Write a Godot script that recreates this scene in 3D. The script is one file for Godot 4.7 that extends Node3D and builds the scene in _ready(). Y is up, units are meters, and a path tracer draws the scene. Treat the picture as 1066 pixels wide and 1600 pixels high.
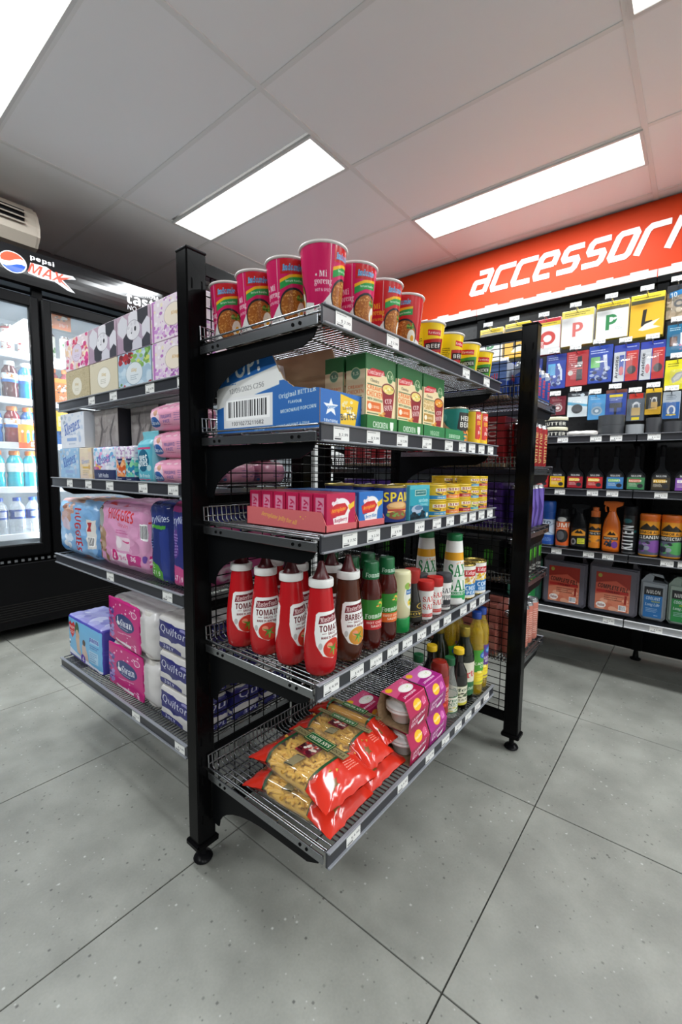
extends Node3D
# A convenience store: a four-armed wire gondola of groceries, a wall of car accessories under a red fascia, a drinks fridge.
# x runs along the accessories wall, -z into the shop, y up, metres.

# ---------------------------------------------------------------- mesh builder
class MB:
	var v := PackedVector3Array()
	var n := PackedVector3Array()
	var t := PackedVector2Array()
	var ix := PackedInt32Array()

	func quad(a: Vector3, b: Vector3, c: Vector3, d: Vector3, r := Rect2(0, 0, 1, 1)) -> void:
		# a, b, c, d run counter-clockwise as one looks at the face: bottom left, bottom right, top right, top left
		var k := v.size()
		var nn := (b - a).cross(d - a).normalized()
		if nn == Vector3.ZERO:
			nn = (c - b).cross(d - b).normalized()
		for p in [a, b, c, d]:
			v.append(p); n.append(nn)
		t.append(Vector2(r.position.x, r.end.y)); t.append(r.end)
		t.append(Vector2(r.end.x, r.position.y)); t.append(r.position)
		ix.append_array([k, k + 2, k + 1, k, k + 3, k + 2])

	func box(c: Vector3, s: Vector3, f := Rect2(0, 0, 1, 1), side := Rect2(), top := Rect2()) -> void:
		var h := s / 2.0
		var x0 := c.x - h.x; var x1 := c.x + h.x
		var y0 := c.y - h.y; var y1 := c.y + h.y
		var z0 := c.z - h.z; var z1 := c.z + h.z
		var sr := side if side.size.x > 0 else f
		var tr := top if top.size.x > 0 else sr
		quad(Vector3(x0, y0, z1), Vector3(x1, y0, z1), Vector3(x1, y1, z1), Vector3(x0, y1, z1), f)
		quad(Vector3(x1, y0, z0), Vector3(x0, y0, z0), Vector3(x0, y1, z0), Vector3(x1, y1, z0), f)
		quad(Vector3(x1, y0, z1), Vector3(x1, y0, z0), Vector3(x1, y1, z0), Vector3(x1, y1, z1), sr)
		quad(Vector3(x0, y0, z0), Vector3(x0, y0, z1), Vector3(x0, y1, z1), Vector3(x0, y1, z0), sr)
		quad(Vector3(x0, y1, z1), Vector3(x1, y1, z1), Vector3(x1, y1, z0), Vector3(x0, y1, z0), tr)
		quad(Vector3(x0, y0, z0), Vector3(x1, y0, z0), Vector3(x1, y0, z1), Vector3(x0, y0, z1), tr)

	func bevel(c: Vector3, s: Vector3, b: float, f := Rect2(0, 0, 1, 1), side := Rect2(), top := Rect2()) -> void:
		# a box with chamfered edges
		var h := s / 2.0
		var g := h - Vector3(b, b, b)
		var sr := side if side.size.x > 0 else f
		var tr := top if top.size.x > 0 else sr
		var P := func(x: float, y: float, z: float) -> Vector3: return c + Vector3(x, y, z)
		quad(P.call(-g.x, -g.y, h.z), P.call(g.x, -g.y, h.z), P.call(g.x, g.y, h.z), P.call(-g.x, g.y, h.z), f)
		quad(P.call(g.x, -g.y, -h.z), P.call(-g.x, -g.y, -h.z), P.call(-g.x, g.y, -h.z), P.call(g.x, g.y, -h.z), f)
		quad(P.call(h.x, -g.y, g.z), P.call(h.x, -g.y, -g.z), P.call(h.x, g.y, -g.z), P.call(h.x, g.y, g.z), sr)
		quad(P.call(-h.x, -g.y, -g.z), P.call(-h.x, -g.y, g.z), P.call(-h.x, g.y, g.z), P.call(-h.x, g.y, -g.z), sr)
		quad(P.call(-g.x, h.y, g.z), P.call(g.x, h.y, g.z), P.call(g.x, h.y, -g.z), P.call(-g.x, h.y, -g.z), tr)
		quad(P.call(-g.x, -h.y, -g.z), P.call(g.x, -h.y, -g.z), P.call(g.x, -h.y, g.z), P.call(-g.x, -h.y, g.z), tr)
		var e := Rect2(f.position + f.size * 0.02, f.size * 0.01)
		for sx in [-1.0, 1.0]:
			for sz in [-1.0, 1.0]:
				var a: Vector3 = P.call(sx * h.x, -g.y, sz * g.z); var q: Vector3 = P.call(sx * g.x, -g.y, sz * h.z)
				var up := Vector3(0, 2 * g.y, 0)
				if sx * sz > 0: quad(q, a, a + up, q + up, e)
				else: quad(a, q, q + up, a + up, e)
			for sy in [-1.0, 1.0]:
				var a2: Vector3 = P.call(sx * h.x, sy * g.y, -g.z); var q2: Vector3 = P.call(sx * g.x, sy * h.y, -g.z)
				var bk := Vector3(0, 0, 2 * g.z)
				if sx * sy > 0: quad(a2, q2, q2 + bk, a2 + bk, e)
				else: quad(q2, a2, a2 + bk, q2 + bk, e)
		for sy in [-1.0, 1.0]:
			for sz in [-1.0, 1.0]:
				var a3: Vector3 = P.call(-g.x, sy * g.y, sz * h.z); var q3: Vector3 = P.call(-g.x, sy * h.y, sz * g.z)
				var rt := Vector3(2 * g.x, 0, 0)
				if sy * sz > 0: quad(a3, a3 + rt, q3 + rt, q3, e)
				else: quad(q3, q3 + rt, a3 + rt, a3, e)

	func lathe(prof: Array, seg := 20, r := Rect2(0, 0, 1, 1), sx := 1.0, sz := 1.0, o := Vector3.ZERO, crease := 0.6) -> void:
		# prof: Vector2(radius, y) from the bottom up; the middle of the picture faces +z
		var m := prof.size()
		var sn := []
		for i in m - 1:
			var d: Vector2 = prof[i + 1] - prof[i]
			sn.append(Vector2(d.y, -d.x).normalized())
		var ylo: float = prof[0].y
		var yhi: float = prof[m - 1].y
		for p in prof:
			ylo = minf(ylo, p.y); yhi = maxf(yhi, p.y)
		for i in m - 1:
			var na: Vector2 = sn[i]
			var nb: Vector2 = sn[i]
			if i > 0 and sn[i].dot(sn[i - 1]) > crease: na = (sn[i] + sn[i - 1]).normalized()
			if i < m - 2 and sn[i].dot(sn[i + 1]) > crease: nb = (sn[i] + sn[i + 1]).normalized()
			var k := v.size()
			for j in seg + 1:
				var a := TAU * (float(j) / seg - 0.5)
				for e in 2:
					var p: Vector2 = prof[i + e]
					var q: Vector2 = nb if e else na
					v.append(o + Vector3(sin(a) * p.x * sx, p.y, cos(a) * p.x * sz))
					n.append(Vector3(sin(a) * q.x / sx, q.y, cos(a) * q.x / sz).normalized())
					var vv := 1.0 - (p.y - ylo) / maxf(yhi - ylo, 1e-5)
					t.append(r.position + r.size * Vector2(float(j) / seg, vv))
			for j in seg:
				var b := k + 2 * j
				ix.append_array([b, b + 1, b + 2, b + 2, b + 1, b + 3])

	func tube(pts: Array, rad: float, seg := 6, caps := true, sx := 1.0) -> void:
		var m := pts.size()
		var up := Vector3.UP
		var first := v.size()
		for i in m:
			var d: Vector3 = (pts[mini(i + 1, m - 1)] - pts[maxi(i - 1, 0)]).normalized()
			if absf(d.dot(up)) > 0.95: up = Vector3.RIGHT if absf(d.x) < 0.9 else Vector3.BACK
			var s := d.cross(up).normalized()
			var w := s.cross(d).normalized()
			up = w
			for j in seg:
				var a := TAU * j / seg
				var q := s * cos(a) * sx + w * sin(a)
				v.append(pts[i] + q * rad); n.append(q.normalized()); t.append(Vector2(0, 0))
		for i in m - 1:
			for j in seg:
				var a := first + i * seg + j; var b := first + i * seg + (j + 1) % seg
				ix.append_array([a, b, a + seg, b, b + seg, a + seg])
		if caps:
			for e in [0, m - 1]:
				for j in range(1, seg - 1):
					var c: int = first + e * seg
					ix.append_array([c, c + j, c + j + 1] if e == 0 else [c, c + j + 1, c + j])

	func prism(poly: PackedVector2Array, z0: float, z1: float, r := Rect2(0, 0, 1, 1), sidecol := Rect2()) -> void:
		# a flat outline (x, y) with thickness along z; the picture covers the outline's box on both faces
		var lo := poly[0]; var hi := poly[0]
		for p in poly:
			lo = lo.min(p); hi = hi.max(p)
		var ext := (hi - lo).max(Vector2(1e-5, 1e-5))
		var ccw := not Geometry2D.is_polygon_clockwise(poly)   # y up: true when counter-clockwise in the usual sense
		var tri := Geometry2D.triangulate_polygon(poly)
		for side in 2:
			var k := v.size()
			for p in poly:
				v.append(Vector3(p.x, p.y, z1 if side == 0 else z0)); n.append(Vector3(0, 0, 1 if side == 0 else -1))
				var f := (p - lo) / ext
				t.append(r.position + r.size * Vector2(f.x, 1 - f.y))
			for i in range(0, tri.size(), 3):
				var a := poly[tri[i]]; var b := poly[tri[i + 1]]; var c := poly[tri[i + 2]]
				var pos := (b - a).cross(c - a) > 0
				if pos == (side == 0): ix.append_array([k + tri[i], k + tri[i + 2], k + tri[i + 1]])
				else: ix.append_array([k + tri[i], k + tri[i + 1], k + tri[i + 2]])
		var area := 0.0
		for i in poly.size():
			area += poly[i].cross(poly[(i + 1) % poly.size()])
		var sr := sidecol if sidecol.size.x > 0 else Rect2(r.position + r.size * 0.02, r.size * 0.01)
		for i in poly.size():
			var a := poly[i]; var b := poly[(i + 1) % poly.size()]
			if area < 0:
				var w := a; a = b; b = w
			quad(Vector3(a.x, a.y, z1), Vector3(a.x, a.y, z0), Vector3(b.x, b.y, z0), Vector3(b.x, b.y, z1), sr)

	func soft(c: Vector3, s: Vector3, rad: float, puff: float, wr: float, sd: int, f := Rect2(0, 0, 1, 1), side := Rect2(), top := Rect2(), res := 10) -> void:
		# a padded pack: rounded box whose faces bulge by puff and crumple by wr; wholly smooth
		var sr := side if side.size.x > 0 else f
		var tr := top if top.size.x > 0 else sr
		var noise := FastNoiseLite.new()
		noise.seed = sd; noise.frequency = 1.0
		var h := s / 2.0
		var ax := [[0, 1, 2, 1.0, f], [0, 1, 2, -1.0, f], [2, 1, 0, 1.0, sr], [2, 1, 0, -1.0, sr], [0, 2, 1, 1.0, tr], [0, 2, 1, -1.0, tr]]
		var sums := {}
		var start := v.size()
		var keys := []
		var i0 := ix.size()
		for A in ax:
			var k := v.size()
			for i in res + 1:
				for j in res + 1:
					var uu := _band(float(i) / res, rad / s[A[0]]); var vv := _band(float(j) / res, rad / s[A[1]])
					var q := Vector3.ZERO
					q[A[0]] = (uu - 0.5) * s[A[0]]; q[A[1]] = (vv - 0.5) * s[A[1]]; q[A[2]] = A[3] * h[A[2]]
					var g := h - Vector3(rad, rad, rad)
					var cl := q.clamp(-g, g)
					var dir := q - cl
					var p := cl + dir.normalized() * rad if dir.length() > 1e-6 else q
					var e := 1.0
					for z in 3: e *= 1.0 if z == A[2] else (1.0 - pow(absf(q[z]) / h[z], 2.0))
					p[A[2]] += A[3] * puff * e
					if wr > 0.0:
						p += Vector3(noise.get_noise_3dv(p * 40.0), noise.get_noise_3dv(p * 40.0 + Vector3(9, 3, 1)), noise.get_noise_3dv(p * 40.0 + Vector3(2, 7, 5))) * wr
					v.append(c + p); n.append(Vector3.ZERO)
					keys.append(Vector3i((p * 20000.0).round()))
					var tu := uu
					if (A[2] == 2 and A[3] < 0) or (A[2] == 0 and A[3] > 0): tu = 1.0 - uu
					var tv := 1.0 - vv if A[2] != 1 else (vv if A[3] > 0 else 1.0 - vv)
					t.append(A[4].position + A[4].size * Vector2(tu, tv))
			for i in res:
				for j in res:
					var a := k + i * (res + 1) + j; var b := a + res + 1
					var nn := (v[b] - v[a]).cross(v[a + 1] - v[a])
					var want := Vector3.ZERO; want[A[2]] = A[3]
					if nn.dot(want) > 0: ix.append_array([a, a + 1, b, b, a + 1, b + 1])
					else: ix.append_array([a, b, a + 1, b, b + 1, a + 1])
		for i in range(i0, ix.size(), 3):
			var nn := -(v[ix[i + 1]] - v[ix[i]]).cross(v[ix[i + 2]] - v[ix[i]])
			for e in 3:
				var key: Vector3i = keys[ix[i + e] - start]
				sums[key] = sums.get(key, Vector3.ZERO) + nn
		for i in range(start, v.size()):
			n[i] = (sums[keys[i - start]] as Vector3).normalized()

	func smooth(first := 0) -> void:
		# one normal for all corners that share a place
		var sums := {}
		for i in range(0, ix.size(), 3):
			if ix[i] < first: continue
			var nn := -(v[ix[i + 1]] - v[ix[i]]).cross(v[ix[i + 2]] - v[ix[i]])
			for e in 3:
				var key := Vector3i((v[ix[i + e]] * 20000.0).round())
				sums[key] = sums.get(key, Vector3.ZERO) + nn
		for i in range(first, v.size()):
			var s: Vector3 = sums.get(Vector3i((v[i] * 20000.0).round()), n[i])
			if s.length() > 1e-12: n[i] = s.normalized()

	func _band(x: float, b: float) -> float:
		# more lines close to the edges, where the rounding is
		b = clampf(b, 0.01, 0.45)
		if x < 0.2: return x / 0.2 * b
		if x > 0.8: return 1.0 - (1.0 - x) / 0.2 * b
		return b + (x - 0.2) / 0.6 * (1.0 - 2.0 * b)

	func mesh() -> ArrayMesh:
		var a := []
		a.resize(Mesh.ARRAY_MAX)
		a[Mesh.ARRAY_VERTEX] = v; a[Mesh.ARRAY_NORMAL] = n; a[Mesh.ARRAY_TEX_UV] = t; a[Mesh.ARRAY_INDEX] = ix
		var m := ArrayMesh.new()
		m.add_surface_from_arrays(Mesh.PRIMITIVE_TRIANGLES, a)
		return m

# ---------------------------------------------------------------- things and parts
var taken := {}
func numbered(called: String) -> String:
	var k: int = taken.get(called, 0)
	taken[called] = k + 1
	return called if k == 0 else "%s_%03d" % [called, k]

func thing(called: String, label: String, category: String, at := Vector3.ZERO, turn := 0.0, group := "") -> Node3D:
	var o := Node3D.new()
	o.name = numbered(called)
	add_child(o)
	o.position = at; o.rotation_degrees.y = turn
	o.set_meta("label", label); o.set_meta("category", category)
	if group: o.set_meta("group", group)
	return o

func part(parent: Node, called: String, shape, m: Material, at := Vector3.ZERO, label := "") -> MeshInstance3D:
	var o := MeshInstance3D.new()
	o.name = called
	o.mesh = shape.mesh() if shape is MB else shape
	o.material_override = null
	for i in o.mesh.get_surface_count():
		o.set_surface_override_material(i, m)
	o.position = at
	o.cast_shadow = GeometryInstance3D.SHADOW_CASTING_SETTING_ON
	if label: o.set_meta("label", label)
	parent.add_child(o, true)
	return o

func structure(called: String, shape, m: Material, at := Vector3.ZERO) -> MeshInstance3D:
	var o := part(self, called, shape, m, at)
	o.set_meta("kind", "structure")
	return o

var protos := {}
var unmade := func(_o: Node3D) -> void: pass   # stands in where a copy is certain
# one of a kind is built by its maker, the others are copies of it
func place(kind: String, called: String, category: String, maker: Callable, label: String, at: Vector3, turn := 0.0, group := "") -> Node3D:
	var o: Node3D
	if protos.has(kind):
		o = protos[kind].duplicate()
		o.name = numbered(called)
		add_child(o)
		o.set_meta("label", label)
		if o.has_meta("group"): o.remove_meta("group")
		if group: o.set_meta("group", group)
		var sc := o.scale
		o.rotation_degrees = Vector3(0, turn, 0); o.position = at; o.scale = sc
	else:
		o = thing(called, label, category, at, turn, group)
		maker.call(o)
		protos[kind] = o
	return o

# ---------------------------------------------------------------- materials
var mats := {}
func col(hex: String) -> Color:
	return Color(hex)

func mat(hex: String, rough := 0.5, metal := 0.0, coat := 0.0) -> StandardMaterial3D:
	var key := "%s %s %s %s" % [hex, rough, metal, coat]
	if not mats.has(key):
		var m := StandardMaterial3D.new()
		m.albedo_color = Color(hex); m.roughness = rough; m.metallic = metal
		if Color(hex).v < 0.13 and coat == 0.0: m.metallic_specular = 0.2   # matt black powder coat
		if coat > 0.0:
			m.clearcoat_enabled = true; m.clearcoat = coat; m.clearcoat_roughness = 0.08
		mats[key] = m
	return mats[key]

func clear(hex: String, alpha: float, rough := 0.04) -> StandardMaterial3D:
	var key := "clear %s %s %s" % [hex, alpha, rough]
	if not mats.has(key):
		var m := StandardMaterial3D.new()
		var c := Color(hex); c.a = alpha
		m.albedo_color = c; m.roughness = rough
		m.transparency = BaseMaterial3D.TRANSPARENCY_ALPHA
		mats[key] = m
	return mats[key]

func printed(rough := 0.45) -> StandardMaterial3D:
	var key := "printed %s" % rough
	if not mats.has(key):
		var m := StandardMaterial3D.new()
		m.albedo_texture = atlas_texture; m.roughness = rough; m.texture_repeat = false
		mats[key] = m
	return mats[key]

# ---------------------------------------------------------------- printed pictures: one sheet for all packaging
const SHEET := 2048
var sheet: Image
var atlas_texture: ImageTexture
var pics := {}
var pen := Vector2i(2, 2)
var pen_row := 0
var glyphs := {}
var squash := 1.0
var fonts := []

func pic(called: String) -> Rect2:
	return pics[called]

func bit(called: String, x: float, y: float, w: float, h: float) -> Rect2:
	var r: Rect2 = pics[called]
	return Rect2(r.position + r.size * Vector2(x, y), r.size * Vector2(w, h))

func text_tris(s: String, f: int) -> Array:
	var key := "%d|%s" % [f, s]
	if not glyphs.has(key):
		var tm := TextMesh.new()
		tm.font = fonts[f]; tm.font_size = 48; tm.pixel_size = 0.02; tm.depth = 0.0; tm.curve_step = 2.0; tm.text = s
		var arr := tm.get_mesh_arrays()
		var vs: PackedVector3Array = arr[Mesh.ARRAY_VERTEX]
		var id: PackedInt32Array = arr[Mesh.ARRAY_INDEX] if arr[Mesh.ARRAY_INDEX] != null else PackedInt32Array()
		var out := PackedVector2Array()
		if id.size():
			for i in id: out.append(Vector2(vs[i].x, vs[i].y))
		else:
			for q in vs: out.append(Vector2(q.x, q.y))
		var lo := Vector2(1e9, 1e9); var hi := -lo
		for q in out:
			lo = lo.min(q); hi = hi.max(q)
		for i in out.size(): out[i] = (out[i] - (lo + hi) / 2.0)
		glyphs[key] = [out, hi - lo]
	return glyphs[key]

func fill_tri(im: Image, a: Vector2, b: Vector2, c: Vector2, k: Color) -> void:
	var y0 := int(ceil(minf(a.y, minf(b.y, c.y)) - 0.5)); var y1 := int(floor(maxf(a.y, maxf(b.y, c.y)) - 0.5))
	for y in range(maxi(y0, 0), mini(y1, im.get_height() - 1) + 1):
		var yy := y + 0.5
		var lo := 1e9; var hi := -1e9
		for e in [[a, b], [b, c], [c, a]]:
			var p: Vector2 = e[0]; var q: Vector2 = e[1]
			if (p.y <= yy) != (q.y <= yy):
				var x := p.x + (yy - p.y) / (q.y - p.y) * (q.x - p.x)
				lo = minf(lo, x); hi = maxf(hi, x)
		var x0 := int(ceil(lo - 0.5)); var x1 := int(floor(hi - 0.5))
		if x1 >= x0 and hi > -1e8: im.fill_rect(Rect2i(x0, y, x1 - x0 + 1, 1), k)

func fill_ellipse(im: Image, c: Vector2, r: Vector2, k: Color) -> void:
	for y in range(maxi(int(c.y - r.y), 0), mini(int(c.y + r.y) + 1, im.get_height())):
		var d := (y + 0.5 - c.y) / r.y
		if absf(d) < 1.0:
			var w := r.x * sqrt(1.0 - d * d)
			im.fill_rect(Rect2i(int(round(c.x - w)), y, maxi(int(round(2 * w)), 1), 1), k)

func paint(called: String, w: int, h: int, bg: String, ops: Array) -> void:
	# ops in pixels of the w x h picture, drawn at twice that size
	var S := 2.0
	var im := Image.create(w * 2, h * 2, false, Image.FORMAT_RGB8)
	im.fill(Color(bg))
	for o in ops:
		match o[0]:
			"r": im.fill_rect(Rect2i(int(o[1] * S), int(o[2] * S), int(o[3] * S), int(o[4] * S)), Color(o[5]))
			"e": fill_ellipse(im, Vector2(o[1], o[2]) * S, Vector2(o[3], o[4]) * S, Color(o[5]))
			"p":
				var poly := PackedVector2Array()
				for i in range(0, o[1].size(), 2): poly.append(Vector2(o[1][i], o[1][i + 1]) * S)
				var tri := Geometry2D.triangulate_polygon(poly)
				for i in range(0, tri.size(), 3): fill_tri(im, poly[tri[i]], poly[tri[i + 1]], poly[tri[i + 2]], Color(o[2]))
			"t":  # text, centre x, centre y, height, colour, font, turn in degrees, width (0: natural), slant
				var g := text_tris(o[1], o[6] if o.size() > 6 else 1)
				var ang := deg_to_rad(o[7] if o.size() > 7 else 0.0)
				var sy: float = o[4] / g[1].y
				var sx: float = (o[8] / g[1].x) if o.size() > 8 and o[8] > 0 else sy
				var sh: float = o[9] if o.size() > 9 else 0.0
				var ct := Vector2(o[2], o[3])
				var src: PackedVector2Array = g[0]
				var k := Color(o[5])
				for i in range(0, src.size(), 3):
					var q := []
					for e in 3:
						var p := src[i + e]
						q.append((ct + Vector2(p.x * sx + p.y * sh * sx, -p.y * sy).rotated(ang)) * S)
					fill_tri(im, q[0], q[1], q[2], k)
			"b":  # bar code on white
				im.fill_rect(Rect2i(int(o[1] * S), int(o[2] * S), int(o[3] * S), int(o[4] * S)), Color.WHITE)
				var rb := RandomNumberGenerator.new(); rb.seed = int(o[1] * 7 + o[2])
				var x: float = o[1] + o[3] * 0.06
				while x < o[1] + o[3] * 0.94:
					var bw: float = rb.randf_range(0.5, 1.6) * o[3] / 40.0
					im.fill_rect(Rect2i(int(x * S), int((o[2] + o[4] * 0.08) * S), maxi(int(bw * S), 1), int(o[4] * 0.8 * S)), Color("26262a"))
					x += bw + rb.randf_range(0.5, 1.5) * o[3] / 40.0
			"l":  # lines of small print: x, y, width, lines, pitch, colour
				var rl := RandomNumberGenerator.new(); rl.seed = int(o[1] * 13 + o[2] * 3)
				for i in o[4]:
					var lx: float = o[1]
					var le: float = o[1] + o[3] * rl.randf_range(0.6, 1.0)
					while lx < le:
						var lw := rl.randf_range(1.5, 5.0)
						im.fill_rect(Rect2i(int(lx * S), int((o[2] + i * o[5]) * S), int(lw * S), maxi(int(o[5] * 0.42 * S), 1)), Color(o[6]))
						lx += lw + 1.0
			"s":  # scattered blobs: x, y, w, h, colours, count, size, seed
				var rs := RandomNumberGenerator.new(); rs.seed = o[8]
				for i in o[6]:
					var c := Vector2(o[1] + rs.randf() * o[3], o[2] + rs.randf() * o[4]) * S
					var z: float = o[7] * rs.randf_range(0.5, 1.3) * S
					fill_ellipse(im, c, Vector2(z, z * rs.randf_range(0.4, 1.0)), Color(o[5][rs.randi() % o[5].size()]))
			"n":  # tangled short strokes (noodles, straw): x, y, rx, ry, colours, count, seed
				var rn := RandomNumberGenerator.new(); rn.seed = o[7]
				for i in o[6]:
					var a := rn.randf() * TAU; var rr := sqrt(rn.randf())
					var c := Vector2(o[1] + cos(a) * rr * o[3], o[2] + sin(a) * rr * o[4]) * S
					var b := rn.randf() * TAU
					var d := Vector2(cos(b), sin(b) * 0.6) * S * 3.0
					var e := d.orthogonal().normalized() * S * 0.6
					var k := Color(o[5][rn.randi() % o[5].size()])
					fill_tri(im, c - d + e, c + d + e, c + d - e, k); fill_tri(im, c - d + e, c + d - e, c - d - e, k)
	if squash < 1.0:   # the drawing takes up the upper part only; the rest keeps the ground colour
		var up := im.duplicate() as Image
		up.resize(w * 2, int(h * 2 * squash), Image.INTERPOLATE_BILINEAR)
		im.fill(Color(bg)); im.blit_rect(up, Rect2i(0, 0, w * 2, int(h * 2 * squash)), Vector2i.ZERO)
	im.resize(w, h, Image.INTERPOLATE_BILINEAR)
	if pen.x + w + 4 > SHEET:
		pen = Vector2i(2, pen.y + pen_row + 4); pen_row = 0
	if pen.y + h + 2 > SHEET: push_error("sheet is full at " + called)
	# a margin of the picture's own edge keeps neighbours from bleeding in
	sheet.blit_rect(im, Rect2i(0, 0, w, h), pen + Vector2i(-1, 0)); sheet.blit_rect(im, Rect2i(0, 0, w, h), pen + Vector2i(1, 0))
	sheet.blit_rect(im, Rect2i(0, 0, w, h), pen + Vector2i(0, -1)); sheet.blit_rect(im, Rect2i(0, 0, w, h), pen + Vector2i(0, 1))
	sheet.blit_rect(im, Rect2i(0, 0, w, h), pen)
	pics[called] = Rect2(Vector2(pen) / SHEET, Vector2(w, h) / SHEET)
	pen.x += w + 4
	pen_row = maxi(pen_row, h)
func cup_ops(bg: String, script: String) -> Array:
	var ops := []
	for x in [0, 150]:
		ops += [["r", x + 40, 0, 1, 120, "e9e4e2"], ["p", [x, 120, x, 112, x + 24, 100, x + 44, 82, x + 150, 100, x + 150, 120], "efebe8"],
			["p", [x + 48, 6, x + 100, 6, x + 104, 60, x + 46, 60], bg], ["r", x + 48, 4, 54, 26, "c2272b"],
			["p", [x + 46, 40, x + 70, 31, x + 106, 26, x + 106, 40, x + 46, 50], "f0b429"], ["p", [x + 46, 46, x + 72, 36, x + 106, 31, x + 106, 44, x + 74, 47, x + 46, 58], "2f9a4c"],
			["t", "Indomie", x + 76, 18, 12, "3ea3dc", 2, -4, 46, 0.2], ["t", "Indomie", x + 76, 17, 11, "e8f3fa", 2, -4, 44, 0.2], ["t", "Indomie", x + 76, 17, 10, "4aa8e0", 2, -4, 43, 0.2],
			["t", "Instant Noodles", x + 80, 41, 4, "f4f4ec", 1, -6],
			["e", x + 84, 86, 40, 33, "2a2a30"], ["e", x + 84, 87, 37, 30, "a8622c"], ["n", x + 82, 85, 34, 26, ["d8964a", "c07a34", "e8b066", "9a5424"], 150, 5],
			["e", x + 106, 92, 14, 16, "f6f0e2"], ["e", x + 108, 95, 6, 7, "efaa2c"], ["s", x + 90, 62, 22, 12, ["5f8c35", "7fae48", "456c2a"], 16, 3, 4],
			["t", "Mi", x + 24, 52, 11, script, 2], ["t", "goreng", x + 24, 67, 11, script, 2, 0, 42], ["t", "HOT & SPICY", x + 24, 79, 5, script, 1, 0, 38], ["e", x + 8, 54, 2, 2, script],
			["t", "NET WEIGHT 75g", x + 26, 112, 4, "3c3c40", 1]]
	return ops

func yellow_ops(panel: String, word: String) -> Array:
	var ops := []
	for x in [0, 130]:
		ops += [["r", x + 46, 20, 40, 14, "c8242a"], ["t", "Fantastic", x + 66, 27, 7, "f6f2ec", 1, 0, 36], ["p", [x + 34, 46, x + 100, 38, x + 100, 96, x + 34, 96], panel],
			["p", [x + 38, 54, x + 92, 48, x + 92, 66, x + 38, 72], "20301c" if word == "CHICKEN" else "2a1414"], ["t", word, x + 65, 60, 10, "f6f4ee", 1, -5, 46], ["e", x + 84, 84, 18, 10, "e3b44c"], ["n", x + 84, 84, 15, 8, ["f0d080", "d89c3c"], 40, 3],
			["l", x + 4, 40, 26, 7, 5, "5c4c18"]]
	return ops

func card(called: String, w: int, h: int, bg: String, head: String, ops: Array) -> void:
	paint(called, w, h, bg, [["r", 0, 0, w, h * 0.18, head]] + ops)

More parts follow.
